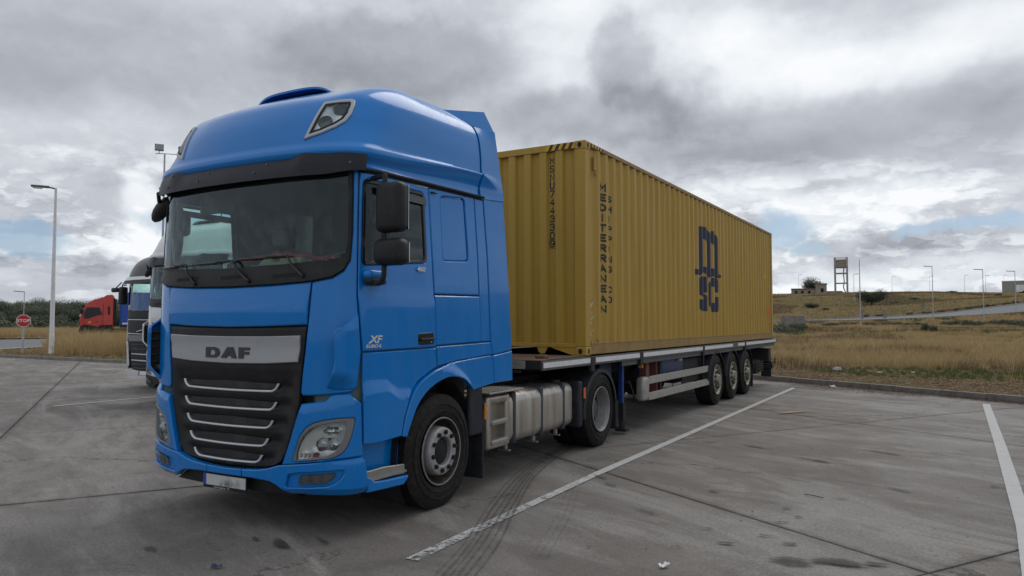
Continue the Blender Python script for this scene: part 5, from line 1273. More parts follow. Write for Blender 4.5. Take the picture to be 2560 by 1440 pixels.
        F = [(4*i+j, 4*i+j+1, 4*i+4+j+1, 4*i+4+j) for i in range(n) for j in range(3)]
        B().add(V, F).build('rear_mudguard', M['mudg'], T, smooth=True)
        B().box(*X(.62, 1.235), 4.47, 4.60, .34, .93, bev=.03).build('mudguard_front_panel', M['mudg'], T, smooth=True)
        B().box(*X(1.236, 1.252), 4.60, 4.655, .70, .84, bev=.006).build('side_marker_lamp', M['orange'], T)
        B().box(*X(.62, 1.22), 5.80, 5.825, .16, .62, bev=.005).build('mud_flap', M['mudg'], T)
    # mirrors
    def mirrors(sg):
        m = B(); m.box(*sorted((sg*1.375, sg*1.635)), .22, .36, 2.395, 2.790, bev=.055); m.build('main_mirror', M['black'], T, smooth=True)
        m = B(); m.box(*sorted((sg*1.372, sg*1.655)), .20, .36, 2.135, 2.345, bev=.06); m.build('wide_angle_mirror', M['black'], T, smooth=True)
        B().box(*sorted((sg*1.39, sg*1.62)), .355, .362, 2.42, 2.77, bev=.002).box(*sorted((sg*1.39, sg*1.63)), .355, .362, 2.16, 2.32, bev=.002).build('mirror_glass', M['mirrorglass'], T)
        arm = B().tube(smooth3([(sg*1.25, .30, 2.03), (sg*1.36, .30, 2.00), (sg*1.42, .29, 2.03), (sg*1.435, .29, 2.12), (sg*1.435, .29, 2.45), (sg*1.435, .29, 2.82), (sg*1.40, .31, 2.85), (sg*1.25, .36, 2.855)], 5), .021, 10)
        arm.build('mirror_arm', M['black'], T, smooth=True)
        B().box(*sorted((sg*1.235, sg*1.33)), .25, .47, 2.035, 2.115, bev=.035).build('mirror_bracket', blue, T, smooth=True)
        B().box(*sorted((sg*1.235, sg*1.335)), .26, .46, 1.995, 2.05, bev=.025).build('mirror_bracket_base', M['black'], T, smooth=True)
    mirrors(1)
    # far side: mirrors folded back, kerb-view mirror under the visor
    B().box(-1.50, -1.33, .50, .66, 2.56, 2.80, bev=.05).build('main_mirror', M['black'], T, smooth=True)
    B().tube(smooth3([(-1.25, .42, 2.82), (-1.32, .5, 2.84), (-1.36, .56, 2.78), (-1.36, .56, 2.5), (-1.34, .52, 2.36), (-1.31, .5, 2.5), (-1.31, .5, 2.75)], 5), .012, 8).build('mirror_arm', M['black'], T, smooth=True)
    b = B(); V = []; F = []; n, k = 18, 9
    for i in range(k):
        t = math.pi*i/(k-1)
        for j in range(n):
            a = 2*math.pi*j/n; V.append(Vector((math.cos(t)*.165, .06*math.sin(t)*math.cos(a), .078*math.sin(t)*math.sin(a))))
    F = [(i*n+j, i*n+(j+1) % n, (i+1)*n+(j+1) % n, (i+1)*n+j) for i in range(k-1) for j in range(n)]
    mt = Matrix.Translation((-1.335, .26, 2.80))@Matrix.Rotation(R_(28), 4, 'Y'); mt = Matrix.Translation((-1.245, .25, 2.775))@Matrix.Rotation(R_(-38), 4, 'Y')
    b.add([mt@v for v in V], F); b.tube([(-1.22, .2, 2.84), (-1.12, .12, 2.90)], .018, 8); b.build('kerb_mirror', M['black'], T, smooth=True)
    # interior
    d = B(); d.box(-.98, .98, .17, .50, 1.5, 2.09, bev=.05).box(-1.14, 1.14, .42, .78, 1.5, 2.02, bev=.08).box(.35, .95, .30, .62, 2.0, 2.14, bev=.05); d.build('dashboard', M['dash'], T, smooth=True)
    for x in (.62, -.62):
        s = B().box(x-.25, x+.25, 1.12, 1.28, 1.75, 2.42, bev=.07).box(x-.26, x+.26, .72, 1.22, 1.62, 1.80, bev=.06).box(x-.14, x+.14, 1.16, 1.27, 2.44, 2.66, bev=.05); s.build('seat', M['dash'], T, smooth=True)
    pts = [Vector((.62+.235*math.cos(t), .66+.09*math.sin(t), 2.10+.215*math.sin(t))) for t in lin(0, 2*math.pi, 30)]
    B().tube(pts, .016, 8).box(.56, .68, .62, .68, 2.03, 2.17, bev=.03).build('steering_wheel', M['dash'], T, smooth=True)
    V = [(x, .26+.04*math.sin(x*9), 2.215+.050*math.exp(-((x-.3)/.4)**2)+.012*math.sin(x*31)) for x in lin(-.10, .92, 24)]
    B().tube(V, [.012+.016*math.sin(math.pi*i/23) for i in range(24)], 8, flat=1).build('red_cloth', M['redcloth'], T, smooth=True)
    cr_ = B(); V = []; F = []
    for i in range(18):
        for j in range(9):
            x = lerp(-.02, .48, i/17); y = lerp(.16, .42, j/8); V.append((x, y-.02, 2.13+.15*abs(mnoise.noise(Vector((x*9, y*9, 1))))*math.sin(math.pi*j/8)+.035*math.sin(math.pi*i/17)))
    F = [(i*9+j, (i+1)*9+j, (i+1)*9+j+1, i*9+j+1) for i in range(17) for j in range(8)]
    cr_.add(V, F).build('crumpled_papers', M['cream'], T)
    B().box(.42, .66, .17, .24, 2.12, 2.23, bev=.01).build('paper_box', M['cream'], T)
    B().box(.93, .955, .165, .175, 2.175, 2.195).build('windscreen_sticker', M['signwhite'], T)
    for x in (-.55,):
        B().box(x-.27, x+.20, .34, .37, 2.70, 2.90, bev=.09).build('inner_sun_visor', M['dash'], T, smooth=True)
    # wipers
    for s0, s1, z, sp, zp in ((-1.0, -.60, 2.185, -.44, 2.03), (-.46, .02, 2.195, .24, 2.035), (.10, .62, 2.215, .80, 2.065)):
        w_ = B(); w_.tube([body(lerp(s0, s1, t), z+.010*t, .022) for t in lin(0, 1, 8)], .009, 6)
        w_.tube([body((s0*.35+s1*.65), z+.012, .034), body(s1+.04, z+.012, .034), body(lerp(s1, sp, .5), lerp(z, zp, .45), .036), body(sp, zp, .022)], [.007, .010, .012, .016], 6); w_.build('wiper', M['gloss'], T, smooth=True)
        B().cyl(body(sp, zp, .0), body(sp, zp, .032), .02, 10).build('wiper_pivot', M['black'], T)
    for s in (-.72, -.1, .5):
        patch('cowl_vent', rnd([(s, 2.085), (s+.33, 2.095), (s+.33, 2.06), (s, 2.05)], .012), M['dark'], T, d0=.017, lip=.003, th=.01)
def smooth3(pts, n=5):
    out = []; N = len(pts)
    for i in range(N-1):
        p0, p1, p2, p3 = [Vector(pts[max(0, min(N-1, j))]) for j in (i-1, i, i+1, i+2)]
        for k in range(n):
            t = k/n; out.append(.5*((2*p1)+(p2-p0)*t+(2*p0-5*p1+4*p2-p3)*t*t+(3*p1-p0-3*p2+p3)*t**3))
    out.append(Vector(pts[-1])); return out
def hexmesh():
    m = bpy.data.materials.new('honeycomb_mesh'); m.use_nodes = True; g = NG(m.node_tree); b = m.node_tree.nodes['Principled BSDF']
    p = g.n('ShaderNodeNewGeometry').outputs['Position']; vo = g.n('ShaderNodeTexVoronoi'); vo.feature = 'DISTANCE_TO_EDGE'; vo.inputs['Scale'].default_value = 62; vo.inputs['Randomness'].default_value = .15; g.put(vo.inputs['Vector'], g.v('MULTIPLY', p, (1., 1., 1.5)))
    g.put(b.inputs['Base Color'], g.mix(g.mr(vo.outputs['Distance'], .12, .2), (.028, .028, .03), (.004, .004, .005))); b.inputs['Roughness'].default_value = .6; return m
M['gmesh'] = hexmesh()
M['discdark'] = mat('shaded_dirty_disc', (.10, .098, .095), .6, .2, var=.3, vscale=12, dirt=(.04, .033, .028), dirt_amt=.6)  # grey darkened to paint in the shade deep inside the rim, dirt on top
M['screw'] = mat('screw_steel', (.12, .12, .13), .4, .6)
M['visor'] = mat('dark_visor', (.010, .011, .018), .42, var=.3, vscale=4, dirt=(.025,.025,.032), dirt_amt=.3, spec=.3)
M['smoke'] = mat('smoked_plastic', (.05, .055, .06), .3)
M['lampdark'] = mat('lamp_lens_dark', (.10, .11, .12), .12, .7)
M['bowl'] = mat('lamp_bowl', (.72, .72, .68), .28, .6, var=.25, vscale=10)
M['bowl3'] = mat('fog_lamp_bowl', (.16, .16, .15), .3, .6, var=.5, vscale=25)
M['bowl2'] = mat('lamp_reflector_bright', (.72, .74, .75), .2, .8, var=.2, vscale=10)
truck = thing('semi_truck', 'large blue tractor unit with tall sleeper cab, dark visor and silver fuel tank', 'truck', (5*math.sin(TY), 5-5*math.cos(TY), 0), TY)
cab_parts(truck, M['blue'])
# number plate and badges on the blue truck
def flat_on(name, y, x0, x1, z0, z1, m, par, t=.01): return B().box(x0, x1, y, y+t, z0, z1, bev=.003).build(name, m, par)
pl = B().box(-.262, .262, -.002, .012, .298, .420, bev=.004).build('number_plate', M['black'], truck)
B().box(-.220, .255, -.006, -.003, .325, .414).build('plate_face', M['plate_white'], pl); B().box(-.258, -.224, -.006, -.003, .325, .414).build('plate_band', M['plate_blue'], pl)
def text_on(name, txt, size, f, m, par, w=1., off=0., shear=0., sp=1.):
    V, F = text_mesh(txt, size, w, off, shear, font_space=sp); return B().add([f(u, v) for u, v in V], F).build(name, m, par)
text_on('plate_lettering', 'www.transport.es   Tel.', .020, lambda u, v: (u-.03, -.0045, .311+v), M['signwhite'], pl)
bs_ = lambda s, z, d: (lambda u, v: body(s+u, z+v, d))
def badge(name, txt, s, z, size, w=1., off=0., th=.006):
    V, F = text_mesh(txt, size, w, off, .22); n = len(V)
    VV = [body(s+u, z+v, .012+th) for u, v in V]+[body(s+u, z+v, .006) for u, v in V]
    ec = {}
    for f in F:
        for i in range(len(f)): a, b = f[i], f[(i+1) % len(f)]; ec.setdefault((min(a, b), max(a, b)), []).append((a, b))
    FF = list(F)+[(v[0][0], v[0][1], v[0][1]+n, v[0][0]+n) for v in ec.values() if len(v) == 1]
    return B().add(VV, FF).build(name, M['silver'], truck)
badge('model_badge', 'XF', 1.425, 1.552, .085, 1.35, .002); badge('euro_badge', 'EURO 6', 1.41, 1.500, .038, 1.25, .0008); badge('power_badge', '460', 2.03, 2.158, .058, 1.35, .001)
# ================================================================== flatbed trailer and its container
TR = thing('flatbed_trailer', 'long dark flatbed semi-trailer with reflective white tape, side guard rails and three axles', 'trailer', (0, 10, 0))
class W(B):
    """builder in world coordinates for children of a thing standing at loc"""
    def __init__(s, off): super().__init__(); s.off = off
    def build(s, *a, **k):
        s.V = [(x-s.off[0], y-s.off[1], z-s.off[2]) for x, y, z in s.V]; return super().build(*a, **k)
w_ = lambda: W((0, 10, 0))
DZ = 1.240
w_().box(-1.235, 1.235, 3.46, 17.02, DZ-.035, DZ-.002).build('deck_floor', M['chassis'], TR)
for i in range(11):    # planks in view in front of the container
    x0 = -1.2+i*.2182; w_().box(x0+.004, x0+.214, 3.50, 4.95, DZ-.002, DZ+.008+random.uniform(-.002, .002), bev=.004).build('deck_plank', M['wood'], TR)
for sg in (1, -1):
    w_().box(*sorted((sg*1.236, sg*1.272)), 3.47, 17.05, DZ-.115, DZ-.006, bev=.006).build('side_rave', M['rave'], TR)
    for a, b in ((3.49, 4.80), (4.98, 6.62), (6.78, 9.99), (10.12, 13.40), (13.53, 16.98)):
        if sg > 0 and a == 10.12:
            for q, r in ((10.12, 12.30), (12.78, 13.40)): w_().box(1.2725, 1.2755, q, r, DZ-.085, DZ-.022).build('reflective_tape', M['tape'], TR)
        else: w_().box(*sorted((sg*1.2725, sg*1.2755)), a, b, DZ-.085, DZ-.022).build('reflective_tape', M['tape'], TR)
    for y in (4.82, 6.64, 10.01, 13.42): w_().box(*sorted((sg*1.235, sg*1.280)), y, y+.12, DZ-.20, DZ-.002, bev=.008).build('rave_bracket', M['chassis'], TR)
    w_().box(*sorted((sg*1.20, sg*1.235)), 6.0, 17.0, DZ-.19, DZ-.115).build('outrigger_rail', M['rave'], TR)
    w_().box(*sorted((sg*.43, sg*.57)), 5.9, 16.9, .86, DZ-.035).box(*sorted((sg*.43, sg*.57)), 3.6, 5.9, 1.09, DZ-.035).build('main_beam', M['chassis'], TR)
b = w_()
for y in [3.6+.9*i for i in range(15)]: b.box(-1.2, 1.2, y, y+.06, DZ-.12, DZ-.035)
b.build('cross_members', M['chassis'], TR)
w_().box(-1.25, 1.262, 3.44, 3.468, DZ-.10, DZ+.004, bev=.005).build('front_bolster', M['chassis'], TR)
w_().box(.78, 1.06, 3.425, 3.44, DZ-.098, DZ-.002, bev=.004).build('bolster_plate', M['guard'], TR)
w_().box(-1.25, 1.262, 3.45, 3.62, DZ-.004, DZ+.010, bev=.004).build('bolster_lip', M['oxide'], TR)
w_().box(.98, 1.12, 3.80, 3.92, DZ+.005, DZ+.055, bev=.02).cyl((.2, 3.62, DZ-.14), (.9, 3.60, DZ-.14), .018, 8).build('twist_lock', M['wood'], TR)
w_().box(-.9, .9, 4.2, 5.9, 1.10, 1.15).build('kingpin_plate', M['chassis'], TR)
w_().box(.80, .98, 5.80, 6.22, .62, 1.12, bev=.03).build('tool_bracket', M['navychassis'], TR)
# landing legs
for sg in (1, -1):
    X = lambda a, b: sorted((sg*a, sg*b))
    w_().box(*X(1.0, 1.07), 6.41, 6.48, .46, 1.15, bev=.01).build('landing_leg', M['legblue'], TR)
    w_().box(*X(1.005, 1.085), 6.40, 6.48, .20, .46).box(*X(.95, 1.14), 6.36, 6.52, .04, .10, bev=.02).cyl((sg*1.045, 6.44, .10), (sg*1.045, 6.44, .22), .045, 8).build('leg_foot', M['chassis'], TR)
    w_().cyl((sg*1.11, 6.44, .78), (sg*1.17, 6.44, .78), .02, 8).cyl((sg*1.17, 6.44, .78), (sg*1.19, 6.62, .52), .014, 8).cyl((sg*1.19, 6.62, .52), (sg*1.24, 6.62, .50), .016, 8).build('crank_handle', M['chassis'], TR)
    # red oxide posts of the pallet box
    w_().box(*X(1.0, 1.12), 7.30, 7.45, .45, 1.08, bev=.006).build('box_post', M['oxide'], TR); w_().box(*X(1.0, 1.12), 7.78, 7.90, .45, 1.08, bev=.006).build('box_post', M['oxide'], TR)
    # side guard: two rails and a rounded end post
    for z0, z1 in ((.700, .822), (.440, .562)):
        w_().box(*X(1.165, 1.205), 7.22, 10.86, z0, z1, bev=.006).build('guard_rail', M['guard'], TR)
    w_().box(*X(1.06, 1.205), 6.98, 7.24, .440, .822, bev=.05).build('guard_end_post', M['guard'], TR, smooth=True)
    for y in (7.85, 10.4): w_().box(*X(1.12, 1.165), y, y+.06, .42, 1.08).build('guard_bracket', M['chassis'], TR)
    # axles
    for i, y in enumerate((11.142, 12.452, 13.762)):
        make_wheel(TR, sg*1.235, y-10, .510, sg, 'trailer', .515, .36, nuts=(sg > 0))
        V = []; F = []; n = 20
        for k in range(n+1):
            t = R_(lerp(2, 178, k/n)); y_, z_ = y-10-.615*math.cos(t), .51+.60*math.sin(t)
            for x, kk in ((.84, 1), (1.20, 1), (1.238, .985), (1.244, .935)): V.append((sg*x, y-10-.615*kk*math.cos(t), .51+.60*kk*math.sin(t)))
        F = [(4*k+j, 4*k+j+1, 4*k+5+j, 4*k+4+j) for k in range(n) for j in range(3)]
        B().add(V, F).build('mudguard', M['mudg'], TR, smooth=True)
    w_().box(*X(.86, 1.22), 14.40, 14.425, .12, .66, bev=.004).build('mud_flap', M['mudg'], TR)
    w_().box(*X(.88, 1.15), 16.93, 16.96, .20, .62, bev=.004).build('rear_mud_flap', M['mudg'], TR)
w_().cyl((-1.0, 11.142, .51), (1.0, 11.142, .51), .065, 10).cyl((-1.0, 12.452, .51), (1.0, 12.452, .51), .065, 10).cyl((-1.0, 13.762, .51), (1.0, 13.762, .51), .065, 10).build('axles', M['chassis'], TR)
w_().box(.62, 1.13, 8.05, 9.2, .72, 1.06, bev=.02).build('storage_box', M['navychassis'], TR, smooth=True)
w_().box(-.3, 1.08, 9.3, 10.5, .55, 1.0).build('air_tank_frame', M['chassis'], TR)
w_().box(1.09, 1.11, 8.7, 9.15, .52, .60).build('document_tube', M['guard'], TR)
w_().cyl((1.15, 6.9, 1.00), (1.21, 6.9, 1.00), .03, 12).build('side_marker_lamp', M['amber'], TR); w_().cyl((1.15, 8.9, 1.02), (1.20, 8.9, 1.02), .022, 10).build('side_marker_lamp', M['signwhite'], TR)
# spare wheel carrier, rear bumper
sp = w_()
sp.lathe([(0, .30), (.03, .34), (.02, .47), (-.02, .51), (-.26, .51), (-.30, .47), (-.30, .34), (-.28, .30)], (1.13, 15.45, .53), 'x', 40, 0, 1); 
so_ = w_(); so_.box(.70, 1.17, 14.85, 15.95, .36, .72, bev=.16)
for k in range(5): so_.box(1.165, 1.178, 14.95, 15.85, .42+k*.06, .45+k*.06, bev=.004)
so_.build('spare_wheel', M['rubber'], TR, smooth=True)
w_().box(-1.2, 1.2, 16.86, 16.92, .42, .56, bev=.01).box(-.9, -.8, 16.8, 16.9, .5, 1.1).box(.8, .9, 16.8, 16.9, .5, 1.1).build('underrun_bar', M['chassis'], TR)
w_().box(.60, 1.16, 16.60, 16.90, .62, .98, bev=.02).build('tail_lamp_board', M['chassis'], TR)
w_().box(-1.25, 1.268, 17.03, 17.075, DZ-.13, DZ-.004, bev=.006).build('rear_bolster', M['guard'], TR)
w_().tube([(1.16, 16.9, .58), (1.24, 16.98, .60), (1.24, 17.02, .70)], .02, 8).build('hook', M['chassis'], TR)
w_().box(1.05, 1.20, 15.9, 16.7, 1.02, 1.045).build('light_bar', M['tape'], TR)
# ------------------------------------------------------------------ shipping container
Y0 = 4.790; LN = 12.192; HB = 1.246; HT = 2.896; HW = 1.219
CT = thing('shipping_container', 'ochre yellow corrugated forty foot container with dark lettering, on the flatbed trailer', 'shipping container', (0, Y0+LN/2, HB))
off = (0, Y0+LN/2, HB); c_ = lambda: W(off)
for sy in (0, 1):
    for sx in (1, -1):
        y0 = Y0 if sy == 0 else Y0+LN-.16
        X = lambda a, b: sorted((sx*a, sx*b))
        c_().box(*X(1.055, HW-.003), y0+.002, y0+.158, HB+.116, HB+HT-.116, bev=.012).build('corner_post', M['yellow'], CT)
        for z0 in (HB, HB+HT-.118):
            k = c_().box(*X(HW-.162, HW), y0-.002 if sy == 0 else y0-.012, y0+.172 if sy == 0 else y0+.162, z0, z0+.118, bev=.014).build('corner_casting', M['yellow'], CT)
            zc = z0+.058; e = c_()
            yf = y0-.002 if sy == 0 else y0+.162; dy = -.0015 if sy == 0 else .0015
            ring = [(.024*math.cos(t), .038*math.sin(t)) for t in lin(0, 2*math.pi, 21)[:-1]]
            e.prism(ring, lambda u, v: (sx*(HW-.085)+u*1.25, yf+dy, zc+v), lambda u, v: (sx*(HW-.085)+u*1.25, yf-dy*4, zc+v))
            e.prism(ring, lambda u, v: (sx*(HW+.0015), y0+.085+u, zc+v), lambda u, v: (sx*(HW-.01), y0+.085+u, zc+v))
            e.build('casting_hole', M['dark'], k)
def fold_profile(a0, a1, pitch, flat_o, slope, phase):
    """list of (a, depth 0..1): 0 outer, 1 recessed"""
    out = [(a0, 1.)]; k = math.ceil((a0-phase-1e-6)/pitch); a = phase+k*pitch
    while a+flat_o+slope < a1:
        if a-slope > a0: out += [(a-slope, 1.), (a, 0.), (a+flat_o, 0.), (a+flat_o+slope, 1.)]
        a += pitch
    out.append((a1, 1.)); return out
side_prof = fold_profile(Y0+.165, Y0+LN-.165, .2780, .070, .068, 5.510); front_prof = fold_profile(-1.05, 1.05, .2505, .104, .022, .010)
def pval(prof, a):
    if a <= prof[0][0]: return prof[0][1]
    for i in range(len(prof)-1):
        if a <= prof[i+1][0]:
            if prof[i+1][0]-prof[i][0] < 1e-9: return prof[i+1][1]
            return lerp(prof[i][1], prof[i+1][1], (a-prof[i][0])/(prof[i+1][0]-prof[i][0]))
    return prof[-1][1]
sx_of = lambda y, e=0: HW-.012-.036*pval(side_prof, y)+e
fy_of = lambda x, e=0: Y0+.016+.045*pval(front_prof, x)-e
for sg in (1, -1):
    V = []
    for y, d in side_prof:
        x = sg*(HW-.012-.036*d); V += [(x, y, HB+.150), (x, y, HB+HT-.055)]
    n = len(side_prof); F = [(2*i, 2*i+2, 2*i+3, 2*i+1) for i in range(n-1)]; c_().add(V, F).build('side_wall', M['yellow'], CT)
    X = lambda a, b: sorted((sg*a, sg*b))
    c_().box(*X(HW-.075, HW-.004), Y0+.16, Y0+LN-.16, HB+HT-.062, HB+HT-.004, bev=.006).build('top_side_rail', M['yellowrail'] if sg > 0 else M['yellowrail'], CT)
    c_().box(*X(HW-.06, HW-.004), Y0+.17, Y0+LN-.17, HB+.012, HB+.158, bev=.005).box(*X(HW-.06, HW+.002), Y0+.17, Y0+LN-.17, HB+.150, HB+.164, bev=.003).build('bottom_side_rail', M['yellowrail'], CT)
for fy, sgn in ((Y0, 1), (Y0+LN, -1)):
    V = []
    for x, d in front_prof: y = fy+sgn*(.016+.045*d); V += [(x, y, HB+.155), (x, y, HB+HT-.085)]
    n = len(front_prof); c_().add(V, [(2*i, 2*i+2, 2*i+3, 2*i+1) for i in range(n-1)]).build('end_wall', M['yellow'], CT)
    a, b = sorted((fy+sgn*.004, fy+sgn*.07)); c_().box(-1.06, 1.06, a, b, HB+HT-.098, HB+HT-.006, bev=.008).build('header_rail', M['yellow'], CT)
    c_().box(-1.06, 1.06, a, b, HB+.108, HB+.160, bev=.006).build('bottom_end_rail', M['yellow'], CT)
    g_ = c_()
    for sg in (1, -1): g_.prism([(1.06, 0.0), (1.06, .112), (.66, .112), (.96, .02)], lambda u, v: (sg*u, fy+sgn*.012, HB+v), lambda u, v: (sg*u, fy+sgn*.03, HB+v))
    g_.build('gusset_plate', M['yellow'], CT)
    t_ = c_()
    for xx in (.555, -.555): t_.prism([(xx-.085, .11), (xx+.085, .11), (xx+.03, .02), (xx-.02, .015), (xx-.06, .04)], lambda u, v: (u, fy+sgn*.012, HB+v), lambda u, v: (u, fy+sgn*.03, HB+v))
    t_.build('tunnel_tab', M['yellow'], CT)
r = c_(); prof = [(Y0+.07+i*.14, (i % 2)*.02) for i in range(int((LN-.14)/.14)+1)]; V = []
for y, d in prof: V += [(-HW+.02, y, HB+HT-.03+d*.6), (HW-.02, y, HB+HT-.03+d*.6)]
r.add(V, [(2*i, 2*i+1, 2*i+3, 2*i+2) for i in range(len(prof)-1)]).build('roof_panel', M['yellowrail'], CT)
c_().box(-1.15, 1.15, Y0+.2, Y0+LN-.2, HB+.10, HB+.14).build('container_floor', M['wood'], CT)
# hazard stripes on the top rails
hz = c_(); hk = c_()
for i in range(9):
    x0 = .600+i*.0505; d_ = .045
    q = [(x0, HB+HT-.094), (x0+.0505, HB+HT-.094), (x0+.0505+d_, HB+HT-.01), (x0+d_, HB+HT-.01)]; q = [(min(x, 1.052), z) for x, z in q]
    (hk if i % 2 else hz).prism(q, lambda u, v: (u, Y0+.0012, v), lambda u, v: (u, Y0+.0035, v))
hz.build('hazard_stripe', M['hazy'], CT); hk.build('hazard_stripe', M['print'], CT)
hz = c_(); hk = c_()
for i in range(9):
    y0 = Y0+.175+i*.046; q = [(y0, HB+HT-.056), (y0+.046, HB+HT-.056), (y0+.066, HB+HT-.01), (y0+.020, HB+HT-.01)]
    (hk if i % 2 == 0 else hz).prism(q, lambda u, v: (HW-.0015, u, v), lambda u, v: (HW-.0035, u, v))
hz.build('hazard_stripe', M['hazy'], CT); hk.build('hazard_stripe', M['print'], CT)
def drape(name, V, F, m, par, fold, f):
    """cut a flat (a,z) mesh along the fold lines and lay it on the corrugated wall"""
    bm = bmesh.new(); vs = [bm.verts.new((p[0], p[1], p[2] if len(p) > 2 else 0)) for p in V]
    for fc in F:
        try: bm.faces.new([vs[i] for i in fc])
        except ValueError: pass
    bmesh.ops.triangulate(bm, faces=bm.faces[:])
    lo = min(v[0] for v in V); hi = max(v[0] for v in V)
    for a, _ in fold:
        if lo < a < hi: bmesh.ops.bisect_plane(bm, geom=bm.verts[:]+bm.edges[:]+bm.faces[:], plane_co=(a, 0, 0), plane_no=(1, 0, 0))
    bm.verts.ensure_lookup_table(); bm.verts.index_update()
    VV = [f(v.co.x, v.co.y, v.co.z) for v in bm.verts]; FF = [[v.index for v in fc.verts] for fc in bm.faces]; bm.free()
    return c_().add(VV, FF).build(name, m, par)
sidef = lambda a, z, e=0: (sx_of(a, .0025+e), a, z)
GL = {'M': [[(0,0),(0,1),(.5,.35),(1,1),(1,0)]], 'E': [[(1,0),(0,0),(0,1),(1,1)], [(0,.5),(.85,.5)]], 'D': [[(0,0),(0,1),(.6,1),(1,.75),(1,.25),(.6,0),(0,0)]], 'I': [[(.5,0),(.5,1)]], 'T': [[(0,1),(1,1)], [(.5,1),(.5,0)]],
 'R': [[(0,0),(0,1),(.8,1),(1,.85),(1,.62),(.8,.48),(0,.48)], [(.5,.48),(1,0)]], 'A': [[(0,0),(.5,1),(1,0)], [(.2,.3),(.8,.3)]], 'N': [[(0,0),(0,1),(1,0),(1,1)]], 'S': [[(1,.85),(.8,1),(.2,1),(0,.82),(0,.65),(.2,.53),(.8,.47),(1,.35),(1,.18),(.8,0),(.2,0),(0,.15)]],
 'H': [[(0,0),(0,1)], [(1,0),(1,1)], [(0,.5),(1,.5)]], 'P': [[(0,0),(0,1),(.8,1),(1,.85),(1,.6),(.8,.46),(0,.46)]], 'G': [[(1,.82),(.8,1),(.2,1),(0,.8),(0,.2),(.2,0),(.8,0),(1,.18),(1,.45),(.6,.45)]], 'C': [[(1,.80),(.8,1),(.2,1),(0,.8),(0,.2),(.2,0),(.8,0),(1,.2)]],
 'O': [[(.2,0),(0,.2),(0,.8),(.2,1),(.8,1),(1,.8),(1,.2),(.8,0),(.2,0)]], 'U': [[(0,1),(0,.2),(.2,0),(.8,0),(1,.2),(1,1)]], '7': [[(0,1),(1,1),(.35,0)]], '4': [[(.75,0),(.75,1),(0,.3),(1,.3)]], '3': [[(0,.85),(.2,1),(.8,1),(1,.85),(1,.65),(.75,.52),(.35,.52)], [(.75,.52),(1,.38),(1,.15),(.8,0),(.2,0),(0,.15)]],
 '0': [[(.2,0),(0,.2),(0,.8),(.2,1),(.8,1),(1,.8),(1,.2),(.8,0),(.2,0)]], '9': [[(1,.5),(.8,.42),(.2,.42),(0,.58),(0,.82),(.2,1),(.8,1),(1,.82),(1,.2),(.8,0),(.2,0),(0,.12)]]}
def glyph(ch, x0, x1, z0, z1, sw):
    """strokes of a stencil-like capital, thickness sw, fitted into the box"""
    V = []; F = []; h = sw/2; w_, hh = x1-x0-sw, z1-z0-sw
    for line in GL[ch]:
        P = [Vector((x0+h+u*w_, z0+h+v*hh)) for u, v in line]
        if P[0] == P[-1]: closed = True; P = P[:-1]
        else: closed = False
        n = len(P); L = []
        for i in range(n):
            a = P[i-1] if (i or closed) else None; b = P[(i+1) % n] if (i < n-1 or closed) else None
            d1 = (P[i]-a).normalized() if a is not None else (b-P[i]).normalized(); d2 = (b-P[i]).normalized() if b is not None else d1
            n1 = Vector((-d1.y, d1.x)); n2 = Vector((-d2.y, d2.x)); m_ = (n1+n2); m_ = m_.normalized() if m_.length > .1 else n1; k = min(1/max(m_.dot(n1), .45), 1.6)
            e = d1*(-h if a is None else (h if b is None else 0)); L.append((P[i]+e+m_*h*k, P[i]+e-m_*h*k))
        k0 = len(V); V += [(q.x, q.y, .0006*(k0 > 0)) for pr in L for q in pr]
        for i in range(n if closed else n-1): j = (i+1) % n; F.append((k0+2*i, k0+2*i+1, k0+2*j+1, k0+2*j))
    return V, F
def letters(txt, y_c, z_top, z_bot, wd, hg, m, name, off=0., fr=False):
    n = len(txt)
    for i, ch in enumerate(txt):
        if ch == ' ': continue
        zc = lerp(z_top-hg/2, z_bot+hg/2, i/(n-1)); ww = wd if ch != 'I' else off*1.3
        V, F = glyph(ch, y_c-ww/2, y_c+ww/2, zc-hg/2, zc+hg/2, off)
        drape(name, V, F, m, CT, front_prof if fr else side_prof, (lambda a, z, e=0: (a, fy_of(a, .0025+e), z)) if fr else sidef)
letters('MEDITERRANEAN', 5.442, 3.655, 1.822, .134, .112, M['print'], 'painted_letter', .030)
letters('SHIPPING CO', 5.690, 3.515, 1.965, .120, .098, M['navy'], 'painted_letter', .022)
letters('MSNU7443309', .688, 3.975, 2.718, .074, .103, M['print'], 'painted_letter', .0185, True)
def box_outline(x0, x1, z0, z1, t):
    V = [(x0, z0), (x1, z0), (x1, z1), (x0, z1), (x0+t, z0+t), (x1-t, z0+t), (x1-t, z1-t), (x0+t, z1-t)]; return V, [(0,1,5,4),(1,2,6,5),(2,3,7,6),(3,0,4,7)]
V, F = box_outline(.638, .738, 2.702, 2.832, .005); drape('check_digit_frame', V, F, M['print'], CT, front_prof, lambda a, z, e=0: (a, fy_of(a, .0025+e), z))
def logo(poly):
    tris = geometry.tessellate_polygon([[Vector((u, v, 0)) for u, v in poly]]); drape('painted_logo', poly, tris, M['navy'], CT, side_prof, sidef)
